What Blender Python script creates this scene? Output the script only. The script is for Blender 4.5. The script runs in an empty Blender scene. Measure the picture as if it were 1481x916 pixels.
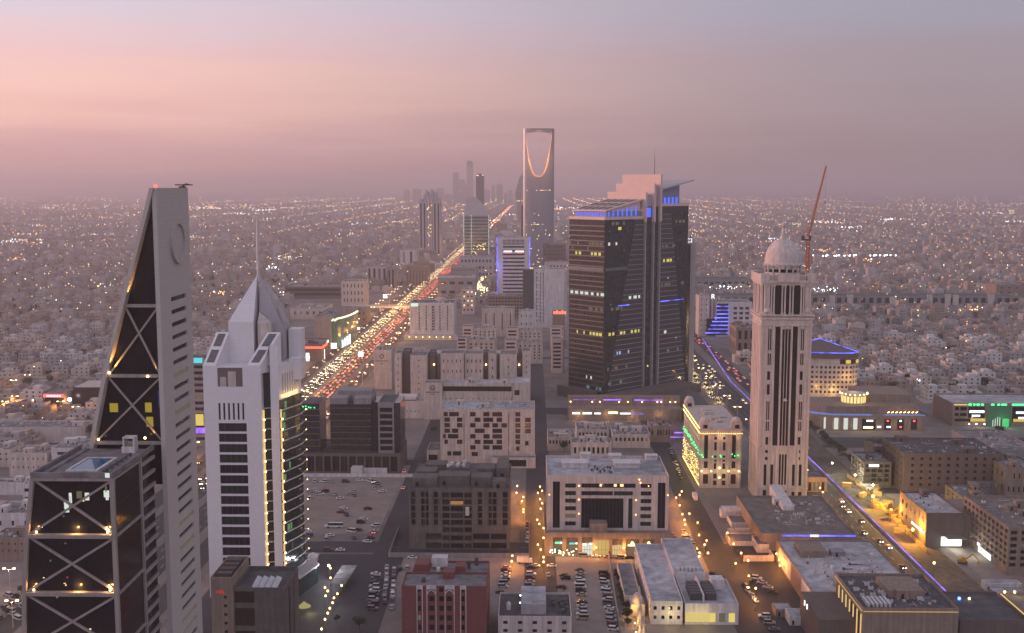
import bpy, math, random
from math import sin, cos, pi, radians, atan, tan, sqrt
random.seed(11)
S = bpy.context.scene
C = S.collection
R = random.random
U = random.uniform
# ------------------------------------------------------------------ camera
FPX, HOR, CH = 1600.0, 270.0, 180.0
PITCH = atan((458 - HOR) / FPX)
cam = bpy.data.cameras.new('camera'); co = bpy.data.objects.new('camera', cam); C.objects.link(co)
cam.sensor_width = 36; cam.lens = 36 * FPX / 1481; cam.clip_start = 1; cam.clip_end = 400000
co.location = (0, 0, CH); co.rotation_euler = (pi / 2 - PITCH, 0, 0); S.camera = co
# ------------------------------------------------------------------ exposure, sampling
S.view_settings.view_transform = 'Standard'; S.view_settings.look = 'None'
S.view_settings.exposure = -0.02; S.view_settings.gamma = 1.0; S.view_settings.use_curve_mapping = False
S.render.engine = 'CYCLES'
cy = S.cycles
cy.max_bounces = 4; cy.diffuse_bounces = 2; cy.glossy_bounces = 2; cy.transmission_bounces = 2; cy.volume_bounces = 1
cy.sample_clamp_indirect = 2.0; cy.use_denoising = True; cy.caustics_reflective = False; cy.caustics_refractive = False
# ------------------------------------------------------------------ world: dusk sky
SUN_AZ, SUN_EL = -76.0, 4.5           # azimuth left of the view, elevation
sd = (sin(radians(SUN_AZ)) * cos(radians(SUN_EL)), cos(radians(SUN_AZ)) * cos(radians(SUN_EL)), sin(radians(SUN_EL)))
W = bpy.data.worlds.new('World'); S.world = W; W.use_nodes = True
nt = W.node_tree; nt.nodes.clear(); N = nt.nodes.new; L = nt.links.new
def ramp(stops, fac):
    r = N('ShaderNodeValToRGB'); e = r.color_ramp.elements
    while len(e) < len(stops): e.new(0.5)
    for k, (p, c) in enumerate(stops):
        e[k].position = p; e[k].color = (*c, 1)
    L(fac, r.inputs[0]); return r.outputs[0]
def mth(op, a, b=None, c=None, clamp=False):
    m = N('ShaderNodeMath'); m.operation = op; m.use_clamp = clamp
    for k, x in enumerate((a, b, c)):
        if x is None: continue
        if isinstance(x, (int, float)): m.inputs[k].default_value = x
        else: L(x, m.inputs[k])
    return m.outputs[0]
tc = N('ShaderNodeTexCoord'); sp = N('ShaderNodeSeparateXYZ'); L(tc.outputs['Generated'], sp.inputs[0])
el = mth('MAXIMUM', sp.outputs[2], 0.0)
# long thin streaks of cloud
mp = N('ShaderNodeMapping'); mp.inputs['Scale'].default_value = (2.6, 2.6, 46); mp.inputs['Rotation'].default_value = (0, radians(2.0), 0)
L(tc.outputs['Generated'], mp.inputs[0])
nz = N('ShaderNodeTexNoise'); nz.inputs['Scale'].default_value = 1.0; nz.inputs['Detail'].default_value = 5; nz.inputs['Roughness'].default_value = .55
L(mp.outputs[0], nz.inputs['Vector'])
elw = mth('ADD', el, mth('MULTIPLY', mth('SUBTRACT', nz.outputs[0], .5), .09))
rr = ramp([(0, (.30, .235, .262)), (.05, (.35, .268, .308)), (.10, (.385, .308, .362)), (.165, (.375, .37, .48)), (.4, (.40, .40, .50)), (1, (.36, .38, .50))], elw)
lr = ramp([(0, (.66, .345, .36)), (.035, (.82, .45, .465)), (.062, (1.06, .61, .545)), (.085, (1.10, .67, .60)), (.105, (1.02, .63, .64)), (.135, (.92, .67, .73)), (.165, (.80, .69, .80)), (.4, (.52, .47, .54)), (1, (.36, .38, .50))], elw)
dt = N('ShaderNodeVectorMath'); dt.operation = 'DOT_PRODUCT'; L(tc.outputs['Generated'], dt.inputs[0]); dt.inputs[1].default_value = (sin(radians(SUN_AZ)), cos(radians(SUN_AZ)), 0)
mr = N('ShaderNodeMapRange'); mr.interpolation_type = 'SMOOTHERSTEP'; mr.inputs[1].default_value = -.22; mr.inputs[2].default_value = .78
L(dt.outputs['Value'], mr.inputs[0])
mx = N('ShaderNodeMix'); mx.data_type = 'RGBA'; L(mr.outputs[0], mx.inputs[0]); L(rr, mx.inputs[6]); L(lr, mx.inputs[7])
# the sky behind the camera keeps the brighter pale band opposite the sunset
bk = N('ShaderNodeMapRange'); bk.interpolation_type = 'SMOOTHSTEP'; bk.inputs[1].default_value = .15; bk.inputs[2].default_value = -.75; bk.inputs[3].default_value = 1.0; bk.inputs[4].default_value = 1.95
L(sp.outputs[1], bk.inputs[0])
sky = N('ShaderNodeTexSky'); sky.sky_type = 'NISHITA'; sky.sun_disc = False; sky.sun_elevation = radians(SUN_EL); sky.sun_rotation = radians(SUN_AZ)
bg1 = N('ShaderNodeBackground'); L(mx.outputs[2], bg1.inputs[0]); L(mth('MULTIPLY', bk.outputs[0], .95), bg1.inputs[1])
bg2 = N('ShaderNodeBackground'); L(sky.outputs[0], bg2.inputs[0]); bg2.inputs[1].default_value = .015
ad = N('ShaderNodeAddShader'); L(bg1.outputs[0], ad.inputs[0]); L(bg2.outputs[0], ad.inputs[1])
wo = N('ShaderNodeOutputWorld'); L(ad.outputs[0], wo.inputs[0])
# ------------------------------------------------------------------ sun
sl = bpy.data.lights.new('sun', 'SUN'); sl.energy = 3.6; sl.angle = radians(6); sl.color = (1, .50, .40)
so = bpy.data.objects.new('sun', sl); C.objects.link(so)
from mathutils import Vector, Matrix
so.rotation_euler = Vector(sd).to_track_quat('Z', 'Y').to_euler(); so.location = (-500, 0, 800)
# ------------------------------------------------------------------ picture -> place
cp, sn_ = cos(PITCH), sin(PITCH)
def at(u, v, d):
    a = (u - 740.5) / FPX; b = (458 - v) / FPX
    y = cp + b * sn_; z = -sn_ + b * cp
    return (a * d / y, d, CH + d * z / y)
def G(u, v, z=0.0):
    b = (458 - v) / FPX; y = cp + b * sn_; zz = -sn_ + b * cp
    d = (z - CH) * y / zz
    p = at(u, v, d); return (p[0], p[1])
def zat(v, d): return at(740, v, d)[2]
GA = atan(28 / FPX)                    # the street grid leans a little to the east
E1 = (cos(GA), -sin(GA)); E2 = (sin(GA), cos(GA))
def gx(x, d): return x + tan(GA) * d   # a line running along the grid
# ------------------------------------------------------------------ mesh builder
class MB:
    def __init__(s): s.v = []; s.f = []; s.m = []
    def poly(s, pts, m=0):
        n = len(s.v); s.v += [tuple(p) for p in pts]; s.f.append(tuple(range(n, n + len(pts)))); s.m.append(m)
    def box(s, x0, x1, y0, y1, z0, z1, m=0, bot=False):
        n = len(s.v)
        s.v += [(x0, y0, z0), (x1, y0, z0), (x1, y1, z0), (x0, y1, z0), (x0, y0, z1), (x1, y0, z1), (x1, y1, z1), (x0, y1, z1)]
        fs = [(0, 1, 5, 4), (1, 2, 6, 5), (2, 3, 7, 6), (3, 0, 4, 7), (4, 5, 6, 7)] + ([(3, 2, 1, 0)] if bot else [])
        for f in fs: s.f.append(tuple(n + k for k in f)); s.m.append(m)
    def prism(s, pts, z0, z1, m=0, mt=None, bot=False):
        k = len(pts)
        for i in range(k):
            a = pts[i]; b = pts[(i + 1) % k]
            s.poly([(a[0], a[1], z0), (b[0], b[1], z0), (b[0], b[1], z1), (a[0], a[1], z1)], m)
        s.poly([(p[0], p[1], z1) for p in pts], m if mt is None else mt)
        if bot: s.poly([(p[0], p[1], z0) for p in reversed(pts)], m)
    def hexa(s, q, m=0):               # q = 8 points: bottom ring then top ring
        for f in ((3, 2, 1, 0), (0, 1, 5, 4), (1, 2, 6, 5), (2, 3, 7, 6), (3, 0, 4, 7), (4, 5, 6, 7)):
            s.poly([q[k] for k in f], m)
    def beam(s, p, q, w, h=None, up=(0, 0, 1), m=0):
        p = Vector(p); q = Vector(q); d = (q - p).normalized(); upv = Vector(up)
        if abs(d.dot(upv)) > .98: upv = Vector((0, 1, 0))
        r = d.cross(upv).normalized() * (w / 2); t = r.cross(d).normalized() * ((h or w) / 2)
        s.hexa([p - r - t, p + r - t, q + r - t, q - r - t, p - r + t, p + r + t, q + r + t, q - r + t], m)
    def tube(s, p, q, r, r2=None, n=7, m=0):
        p = Vector(p); q = Vector(q); d = (q - p).normalized()
        a = d.cross(Vector((0, 0, 1)) if abs(d.z) < .9 else Vector((1, 0, 0))).normalized(); b = d.cross(a)
        r2 = r if r2 is None else r2
        k0 = [p + (a * cos(2 * pi * i / n) + b * sin(2 * pi * i / n)) * r for i in range(n)]
        k1 = [q + (a * cos(2 * pi * i / n) + b * sin(2 * pi * i / n)) * r2 for i in range(n)]
        for i in range(n): s.poly([k0[i], k1[i], k1[(i + 1) % n], k0[(i + 1) % n]][::-1], m)
        s.poly(k1, m); s.poly(k0[::-1], m)
    def lathe(s, prof, n=20, c=(0, 0), m=0, a0=0.0):
        for (r0, z0), (r1, z1) in zip(prof, prof[1:]):
            for i in range(n):
                t0 = a0 + 2 * pi * i / n; t1 = a0 + 2 * pi * (i + 1) / n
                s.poly([(c[0] + r0 * cos(t0), c[1] + r0 * sin(t0), z0), (c[0] + r0 * cos(t1), c[1] + r0 * sin(t1), z0),
                        (c[0] + r1 * cos(t1), c[1] + r1 * sin(t1), z1), (c[0] + r1 * cos(t0), c[1] + r1 * sin(t0), z1)], m)
    def ball(s, c, r, n=6, m=0):
        k = max(3, n // 2 + 1)
        s_ = [(max(1e-4, r * sin(pi * i / k)), c[2] - r * cos(pi * i / k)) for i in range(k + 1)]
        s.lathe(s_, n, c, m)
    def octa(s, c, r, m=0):
        n = len(s.v); x, y, z = c
        s.v += [(x + r, y, z), (x, y + r, z), (x - r, y, z), (x, y - r, z), (x, y, z + r), (x, y, z - r)]
        for a, b in ((0, 1), (1, 2), (2, 3), (3, 0)):
            s.f.append((n + a, n + b, n + 4)); s.m.append(m); s.f.append((n + b, n + a, n + 5)); s.m.append(m)
    def mesh(s, name, mats, smooth=False):
        me = bpy.data.meshes.new(name); me.from_pydata(s.v, [], s.f)
        for m in (mats if isinstance(mats, (list, tuple)) else [mats]): me.materials.append(m)
        if any(s.m): me.polygons.foreach_set('material_index', s.m)
        if smooth: me.polygons.foreach_set('use_smooth', [True] * len(s.f))
        me.update(); return me
    def build(s, name, mats, parent=None, smooth=False, **kw):
        if not s.f: return None
        o = bpy.data.objects.new(name, s.mesh(name, mats, smooth)); C.objects.link(o)
        if parent is not None: o.parent = parent
        for k, x in kw.items(): o[k] = x
        return o
def tag(o, label=None, cat=None, group=None, kind=None):
    for k, x in (('label', label), ('category', cat), ('group', group), ('kind', kind)):
        if x: o[k] = x
    return o
def thing(name, label, cat, loc=(0, 0, 0), rz=0.0, group=None):
    o = bpy.data.objects.new(name, None); C.objects.link(o); o.location = loc; o.rotation_euler = (0, 0, rz)
    o.empty_display_size = .5
    return tag(o, label, cat, group)
def part(src, parent, loc=None, rz=None):
    c = src.copy(); C.objects.link(c); c.parent = parent
    if loc: c.location = loc
    if rz is not None: c.rotation_euler = (0, 0, rz)
    return c
def copy_tree(o, parent=None):
    c = o.copy(); C.objects.link(c); c.parent = parent
    for ch in list(o.children): copy_tree(ch, c)
    return c
# ------------------------------------------------------------------ materials
MT = {}
def M(name, col, rough=.85, var=.14, scale=.25, metal=0.0, emit=None, es=0.0, spec=.3, samp=None, streak=0.0, bump=0.0, world=False, vcol=None, big=0.0):
    m = bpy.data.materials.new(name); m.use_nodes = True; t = m.node_tree; b = t.nodes['Principled BSDF']; MT[name] = m
    b.inputs['Base Color'].default_value = (*col, 1); b.inputs['Roughness'].default_value = rough; b.inputs['Metallic'].default_value = metal
    b.inputs['Specular IOR Level'].default_value = spec
    n = t.nodes.new; l = t.links.new
    if emit:
        b.inputs['Emission Color'].default_value = (*emit, 1); b.inputs['Emission Strength'].default_value = es
    if var > 0 or vcol:
        tcn = n('ShaderNodeTexCoord'); src = tcn.outputs['Object']
        if world: src = n('ShaderNodeNewGeometry').outputs['Position']
        colout = None
        if vcol:
            at_ = n('ShaderNodeVertexColor'); at_.layer_name = vcol; colout = at_.outputs[0]
        def mul(fac_out, lo, hi, prev):
            r = n('ShaderNodeMapRange'); r.inputs[3].default_value = lo; r.inputs[4].default_value = hi; r.inputs[1].default_value = .3; r.inputs[2].default_value = .7
            l(fac_out, r.inputs[0])
            x = n('ShaderNodeMix'); x.data_type = 'RGBA'; x.blend_type = 'MULTIPLY'; x.inputs[0].default_value = 1
            if prev is None: x.inputs[6].default_value = (*col, 1)
            else: l(prev, x.inputs[6])
            l(r.outputs[0], x.inputs[7]); return x.outputs[2]
        z1 = n('ShaderNodeTexNoise'); z1.inputs['Scale'].default_value = scale; z1.inputs['Detail'].default_value = 6; z1.inputs['Roughness'].default_value = .65
        l(src, z1.inputs['Vector'])
        colout = mul(z1.outputs[0], 1 - var, 1 + var, colout)
        if big:
            z3 = n('ShaderNodeTexNoise'); z3.inputs['Scale'].default_value = scale * .12; z3.inputs['Detail'].default_value = 3
            l(src, z3.inputs['Vector']); colout = mul(z3.outputs[0], 1 - big, 1 + big, colout)
        if streak:
            mpn = n('ShaderNodeMapping'); mpn.inputs['Scale'].default_value = (.8, .8, .05); l(src, mpn.inputs[0])
            z2 = n('ShaderNodeTexNoise'); z2.inputs['Scale'].default_value = 1.0; z2.inputs['Detail'].default_value = 4; l(mpn.outputs[0], z2.inputs['Vector'])
            colout = mul(z2.outputs[0], 1 - streak, 1 + streak * .4, colout)
        l(colout, b.inputs['Base Color'])
        if bump:
            bp = n('ShaderNodeBump'); bp.inputs['Strength'].default_value = bump; bp.inputs['Distance'].default_value = .1
            l(z1.outputs[0], bp.inputs['Height']); l(bp.outputs[0], b.inputs['Normal'])
    if samp: m.cycles.emission_sampling = samp
    return m
def E(name, col, s, samp='NONE'):
    return M(name, (.02, .02, .02), var=0, emit=col, es=s, samp=samp)
def flicker(m, s):
    """a light line whose segments differ in brightness"""
    t = m.node_tree; b = t.nodes['Principled BSDF']; g = t.nodes.new('ShaderNodeNewGeometry'); z = t.nodes.new('ShaderNodeTexNoise'); z.inputs['Scale'].default_value = .11; z.inputs['Detail'].default_value = 5; r = t.nodes.new('ShaderNodeMapRange')
    t.links.new(g.outputs['Position'], z.inputs['Vector']); t.links.new(z.outputs[0], r.inputs[0]); r.inputs[1].default_value = .35; r.inputs[2].default_value = .7; r.inputs[3].default_value = .25 * s; r.inputs[4].default_value = 1.7 * s
    t.links.new(r.outputs[0], b.inputs['Emission Strength']); return m
def brickish(name, col, line, sx, sz, rough=.1, lw=.03, spec=.5, metal=0.0, jit=.35):
    """panelled surface: panels of sx by sz metres divided by thin joints"""
    m = M(name, col, rough=rough, var=0, spec=spec, metal=metal); t = m.node_tree; b = t.nodes['Principled BSDF']; n = t.nodes.new; l = t.links.new
    tcn = n('ShaderNodeTexCoord'); s = n('ShaderNodeSeparateXYZ'); l(tcn.outputs['Object'], s.inputs[0])
    a = n('ShaderNodeMath'); a.operation = 'ADD'; l(s.outputs[0], a.inputs[0]); l(s.outputs[1], a.inputs[1])
    cmb = n('ShaderNodeCombineXYZ'); l(a.outputs[0], cmb.inputs[0]); l(s.outputs[2], cmb.inputs[1])
    br = n('ShaderNodeTexBrick'); br.offset = 0; br.inputs['Scale'].default_value = 1; br.inputs['Brick Width'].default_value = sx; br.inputs['Row Height'].default_value = sz
    br.inputs['Mortar Size'].default_value = lw; br.inputs['Color1'].default_value = (*col, 1)
    br.inputs['Color2'].default_value = (*[c * (1 - jit) for c in col], 1); br.inputs['Mortar'].default_value = (*line, 1)
    l(cmb.outputs[0], br.inputs['Vector']); l(br.outputs['Color'], b.inputs['Base Color'])
    return m
concrete = M('concrete', (.42, .37, .345), streak=.26, var=.07)
slabconc = brickish('slab_panels', (.47, .425, .40), (.37, .33, .31), 2.4, 1.27, rough=.8, lw=.03, spec=.25, jit=.05)
whitepan = brickish('white_panels', (.74, .70, .71), (.58, .54, .56), 1.5, 1.55, rough=.55, lw=.03, spec=.4, jit=.05)
greypan = brickish('grey_panels', (.40, .37, .385), (.3, .28, .29), 1.5, 1.55, rough=.5, lw=.03, spec=.4, jit=.06)
beige = M('beige_stone', (.47, .37, .31), streak=.26)
cream = M('cream_plaster', (.55, .46, .41), streak=.26)
pinkst = M('pink_stone', (.55, .47, .43), streak=.26, var=.1)
greyw = M('grey_render', (.25, .23, .23), streak=.18)
whitew = M('white_render', (.60, .55, .54), streak=.26)
tan_ = M('tan_render', (.26, .195, .155), streak=.26)
brown = M('brown_stone', (.14, .105, .092), streak=.12)
redbr = M('red_brick', (.20, .07, .062), streak=.12, var=.18, scale=1.2)
rawcon = M('raw_concrete', (.125, .11, .10), streak=.25, var=.22)
roofg = M('roof_grey', (.18, .166, .17), var=.45, scale=.22, big=.25)
roofl = M('roof_pale', (.36, .34, .355), var=.4, scale=.2, big=.25)
roofd = M('roof_dark', (.085, .078, .08), var=.4, scale=.2)
roofb = M('roof_brown', (.165, .135, .12), var=.4, scale=.2)
metalw = M('pale_metal', (.5, .48, .48), rough=.5, var=.1)
metald = M('dark_metal', (.07, .065, .065), rough=.5, var=.2, scale=1)
darkgap = M('dark_recess', (.012, .011, .011), var=.2)
asphalt = M('asphalt', (.045, .043, .046), var=.22, scale=.12, big=.2, world=True, rough=.75)
paving = M('paving', (.17, .145, .13), var=.18, scale=.35, world=True)
dirt = M('dirt', (.26, .205, .18), var=.2, scale=.1, big=.18, world=True, bump=.2)
paint = M('road_paint', (.62, .6, .56), var=.2, scale=1, world=True)
gl = M('glass_dark', (.008, .010, .014), rough=.08, var=0, spec=.3)
gl2 = M('glass_grey', (.02, .023, .026), rough=.14, var=0, spec=.3)
glg = M('glass_green', (.012, .028, .022), rough=.1, var=0, spec=.35)
glbr = M('glass_brown', (.035, .024, .02), rough=.16, var=0, spec=.5)
glpan = brickish('glass_panels', (.012, .013, .018), (.018, .017, .018), 1.9, 3.95, rough=.08, lw=.06, spec=.18, jit=.3)
curtain = brickish('curtain_wall', (.046, .042, .041), (.018, .017, .017), 1.45, 1.4, rough=.14, lw=.06, spec=.5, jit=.6)
curtain2 = brickish('curtain_wall_blue', (.02, .042, .042), (.03, .036, .036), 1.45, 1.4, rough=.1, lw=.06, spec=.5, jit=.6)
wwarm = E('window_warm', (1, .66, .3), 1.5); wyel = E('window_yellow', (.95, .80, .16), .8); wwht = E('window_white', (.85, .95, .85), .8)
wdim = E('window_dim', (.9, .8, .5), .12); wgrn = E('window_green', (.35, .8, .3), .28); wteal = E('window_teal', (.4, .75, .7), .22); wblue = E('window_blue', (.4, .6, 1), .8)
ledw = E('light_warm', (1, .62, .25), 9); ledo = E('light_orange', (1, .46, .12), 9); ledy = E('light_yellow', (1, .80, .30), 7); leda = E('light_white', (.9, .97, 1), 10)
ledg = E('light_green', (.05, 1, .25), 3.5); ledb = E('neon_blue', (.12, .13, 1), 2.6, 'AUTO'); ledp = E('neon_purple', (.33, .13, 1), 2.2, 'AUTO'); ledc = E('neon_cyan', (.1, .75, .85), 1.0)
ledr = E('light_red', (1, .06, .04), 5); gold = E('gold_glow', (1, .64, .23), .95); headl = E('headlight_glow', (1, .88, .62), 14); taill = E('taillight_glow', (1, .07, .05), 5)
signw = E('sign_white', (.95, .97, 1), 1.9); signr = E('sign_red', (1, .1, .09), 2.2); signg = E('sign_green', (.1, 1, .3), 2.2); signd = M('sign_dark', (.05, .05, .06), var=0)
blued = E('blue_wash', (.05, .12, 1), 1.6, 'AUTO')
flicker(ledb, 2.2); flicker(ledp, 1.8); frame_m = M('frame_stone', (.31, .27, .25), streak=.2, var=.1)
def lamp(parent, loc, power, col=(1, .55, .18), r=.25, name='bulb', spot=None, rot=None):
    k = ('SPOT' if spot else 'POINT', power, col, r, spot)
    if k not in MT:
        d = bpy.data.lights.new(name, k[0]); d.energy = power; d.color = col; d.shadow_soft_size = r; MT[k] = d
        if spot: d.spot_size = radians(spot); d.spot_blend = .6
    o = bpy.data.objects.new(name, MT[k]); C.objects.link(o); o.location = loc
    if rot: o.rotation_euler = rot
    if parent is not None: o.parent = parent
    return o
# ------------------------------------------------------------------ facade tools
def facade(mb, p0, d, w, z0, z1, opens, depth=.4, m=0):
    """wall of width w from p0 along d with real openings; gives back the pane corners"""
    nx, ny = d[1], -d[0]
    opens = [(max(0.01, a), min(w - .01, b), max(z0 + .01, c), min(z1 - .01, e)) for a, b, c, e in opens]
    opens = [o for o in opens if o[1] - o[0] > .05 and o[3] - o[2] > .05]
    xs = sorted({0, w, *[round(o[0], 3) for o in opens], *[round(o[1], 3) for o in opens]})
    zs = sorted({z0, z1, *[round(o[2], 3) for o in opens], *[round(o[3], 3) for o in opens]})
    xi = {x: i for i, x in enumerate(xs)}; zi = {z: i for i, z in enumerate(zs)}
    hole = set()
    for a, b, c, e in opens:
        for i in range(xi[round(a, 3)], xi[round(b, 3)]):
            for j in range(zi[round(c, 3)], zi[round(e, 3)]): hole.add((i, j))
    P = lambda x, z, k=0.0: (p0[0] + d[0] * x - nx * k, p0[1] + d[1] * x - ny * k, z)
    for j in range(len(zs) - 1):
        i = 0
        while i < len(xs) - 1:
            if (i, j) in hole: i += 1; continue
            k = i
            while k < len(xs) - 1 and (k, j) not in hole: k += 1
            mb.poly([P(xs[i], zs[j]), P(xs[k], zs[j]), P(xs[k], zs[j + 1]), P(xs[i], zs[j + 1])], m); i = k
    pn = []
    for a, b, c, e in opens:
        mb.poly([P(a, c), P(b, c), P(b, c, depth), P(a, c, depth)], m); mb.poly([P(a, e, depth), P(b, e, depth), P(b, e), P(a, e)], m)
        mb.poly([P(a, c), P(a, c, depth), P(a, e, depth), P(a, e)], m); mb.poly([P(b, c, depth), P(b, c), P(b, e), P(b, e, depth)], m)
        pn.append(([P(a, c, depth), P(b, c, depth), P(b, e, depth), P(a, e, depth)], (nx, ny)))
    return pn
def pick(ws):
    t = R() * sum(w for _, w in ws)
    for m, w in ws:
        t -= w
        if t <= 0: return m
    return ws[-1][0]
blind = M('window_blind', (.10, .09, .082), rough=.6, var=.2)
DARK = [(gl, 5), (gl2, 4), (wdim, .6), (blind, 1.2)]
def windows(T, panes, glass=None, mull=0, cap=100):
    random.shuffle(panes); rest = MB(); mats = [m for m, _ in (glass or DARK)] + [metald]
    for k, (q, n) in enumerate(panes):
        mb = MB() if k < cap else rest
        mi = mats.index(pick(glass or DARK)); mb.poly(q, mi)
        if mull:
            a = Vector(q[0]); b = Vector(q[1]); ln = (b - a).length; c = int(ln / mull); h = q[2][2] - q[0][2]
            for i in range(1, c):
                p = a + (b - a) * (i / c) + Vector((n[0], n[1], 0)) * .05
                mb.beam(p, p + Vector((0, 0, h)), .12, .1, m=len(mats) - 1)
        if k < cap: mb.build('window', mats, T)
    o = rest.build('window', mats, T)
    if o: o['kind'] = 'stuff'
def grid(w, z0, z1, nx, nz, fw=.5, fh=.5, m0=0.0, m1=0.0):
    cw = (w - m0 - m1) / nx; ch = (z1 - z0) / nz
    return [(m0 + cw * (i + .5 - fw / 2), m0 + cw * (i + .5 + fw / 2), z0 + ch * (j + .5 - fh / 2), z0 + ch * (j + .5 + fh / 2)) for i in range(nx) for j in range(nz)]
def block(T, x0, x1, y0, y1, z0, z1, wall, opens=None, par=.9, depth=.4, glass=None, roof=None, mull=0, t=.35, name='wall', cap=100):
    mb = MB(); opens = opens or {}; pn = []
    for k, p0, d, w in (('f', (x0, y0), (1, 0), x1 - x0), ('r', (x1, y0), (0, 1), y1 - y0), ('b', (x1, y1), (-1, 0), x1 - x0), ('l', (x0, y1), (0, -1), y1 - y0)):
        pn += facade(mb, p0, d, w, z0, z1, opens.get(k, []), depth)
    o = [(x0, y0), (x1, y0), (x1, y1), (x0, y1)]; i = [(x0 + t, y0 + t), (x1 - t, y0 + t), (x1 - t, y1 - t), (x0 + t, y1 - t)]
    for k in range(4):
        a, b, c, e = o[k], o[(k + 1) % 4], i[(k + 1) % 4], i[k]
        mb.poly([(*a, z1), (*b, z1), (*c, z1), (*e, z1)])
        mb.poly([(*e, z1), (*c, z1), (*c, z1 - par), (*e, z1 - par)])
    mb.build(name, wall, T)
    rf = MB(); rf.poly([(*p, z1 - par) for p in i]); rf.build('roof', roof or roofg, T)
    if pn: windows(T, pn, glass, mull, cap)
def clutter(T, x0, x1, y0, y1, z, huts=1, acs=6, tanks=1, wall=None, seed=None):
    """plant on a flat roof: stair huts, air conditioners, water tanks"""
    w = x1 - x0; d = y1 - y0
    for _ in range(huts):
        a = U(3, min(8, w * .4)); b = U(3, min(6, d * .5)); x = U(x0 + .5, x1 - a - .5); y = U(y0 + .5, max(y0 + .6, y1 - b - .5)); h = U(2.2, 3.4)
        m = MB(); m.box(x, x + a, y, y + b, z, z + h); m.box(x - .15, x + a + .15, y - .15, y + b + .15, z + h, z + h + .2, bot=True)
        m.box(x + a * .3, x + a * .3 + .9, y - .06, y + .1, z + .01, z + 2, 1); m.build('stair_hut', [wall or cream, darkgap], T)
    roof_bits(T, x0, x1, y0, y1, z)
    for _ in range(acs):
        x = U(x0 + .5, x1 - 2); y = U(y0 + .5, y1 - 1.6); s = U(.8, 1.5)
        m = MB(); m.box(x, x + s * 1.3, y, y + s, z + .2, z + .2 + s * .8, bot=True)
        for q in (x + .05, x + s * 1.3 - .15): m.box(q, q + .1, y + .05, y + s - .05, z - .02, z + .2)
        m.lathe([(s * .35, z + .2 + s * .8), (s * .3, z + .26 + s * .8), (.01, z + .25 + s * .8)], 8, (x + s * .65, y + s * .5), 1)
        m.build('air_conditioner', [metalw, metald], T)
    for _ in range(tanks):
        x = U(x0 + 1.3, x1 - 1.3); y = U(y0 + 1.3, y1 - 1.3); m = MB()
        m.lathe([(1.0, z - .01), (1.05, z + 1.5), (.6, z + 1.95), (.25, z + 2.05), (.01, z + 2.06)], 10, (x, y)); m.build('water_tank', metalw, T, smooth=True)
def roof_bits(T, x0, x1, y0, y1, z):
    n = int(min(70, max(6, (x1 - x0) * (y1 - y0) / 14))); m = MB()
    for k in range(n):
        x = U(x0 + .4, x1 - 1.4); y = U(y0 + .4, y1 - 1.4); q = R()
        if q < .3: m.beam((x, y, z + .15), (min(x1 - .4, x + U(1, 6)), y, z + .15), .16)
        elif q < .5: m.beam((x, y, z + .15), (x, min(y1 - .4, y + U(1, 6)), z + .15), .16)
        elif q < .85: s = U(.3, .9); m.box(x, x + s, y, y + s * U(.6, 1.5), z, z + U(.25, 1.1), random.choice((0, 1, 2)))
        else: m.tube((x, y, z), (x, y, z + U(.8, 2.6)), .05, n=4, m=1); m.lathe([(.1, z + .8), (.5, z + 1.05)], 8, (x, y), 2)
    m.build('roof_clutter', [metalw, metald, cream], T, kind='stuff')
def site(ul, ur, vb):
    a = G(ul, vb); b = G(ur, vb)
    return a, (b[0] - a[0]) * E1[0] + (b[1] - a[1]) * E1[1]
def word(txt, size, mat, parent, loc, rx=pi / 2, rz=0.0, ex=.05, name='sign_lettering', align='LEFT'):
    c = bpy.data.curves.new(name, 'FONT'); c.body = txt; c.size = size; c.extrude = ex; c.align_x = align; c.materials.append(mat); c.resolution_u = 2
    t = bpy.data.objects.new(name, c); C.objects.link(t); dg = bpy.context.evaluated_depsgraph_get(); dg.update()
    me = bpy.data.meshes.new_from_object(t.evaluated_get(dg)); bpy.data.objects.remove(t)
    o = bpy.data.objects.new(name, me); C.objects.link(o); o.location = loc; o.rotation_euler = (rx, 0, rz)
    if parent is not None: o.parent = parent
    return o
# ------------------------------------------------------------------ the setting
def sheet(name, pts, z, mat, kind='structure'):
    m = MB(); m.poly([(*p, z) for p in pts]); return m.build(name, mat, kind=kind)
def strip(name, x0, x1, d0, d1, z, mat):
    return sheet(name, [(gx(x0, d0), d0), (gx(x1, d0), d0), (gx(x1, d1), d1), (gx(x0, d1), d1)], z, mat)
def cross(name, d0, d1, x0, x1, z, mat):
    s = -tan(GA)
    return sheet(name, [(x0, d0 + s * x0), (x1, d0 + s * x1), (x1, d1 + s * x1), (x0, d1 + s * x0)], z, mat)
groundm = M('city_ground', (.19, .16, .148), var=.3, scale=.045, big=.25, world=True)
BIG = 90000
g = MB(); g.poly([(-BIG, -3000, 0), (BIG, -3000, 0), (BIG, BIG, 0), (-BIG, BIG, 0)]); g.build('ground', groundm, kind='structure')
hz = MB(); hz.box(-BIG - 200, BIG + 200, -3200, BIG + 200, -1.5, 345, bot=True)
hm = bpy.data.materials.new('haze'); hm.use_nodes = True; ht = hm.node_tree; ht.nodes.clear()
pv = ht.nodes.new('ShaderNodeVolumePrincipled'); pv.inputs['Color'].default_value = (.72, .675, .71, 1); pv.inputs['Density'].default_value = 1.3e-4; pv.inputs['Anisotropy'].default_value = .35
ho = ht.nodes.new('ShaderNodeOutputMaterial'); ht.links.new(pv.outputs[0], ho.inputs['Volume'])
hz.build('haze', hm, kind='stuff')
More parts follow.
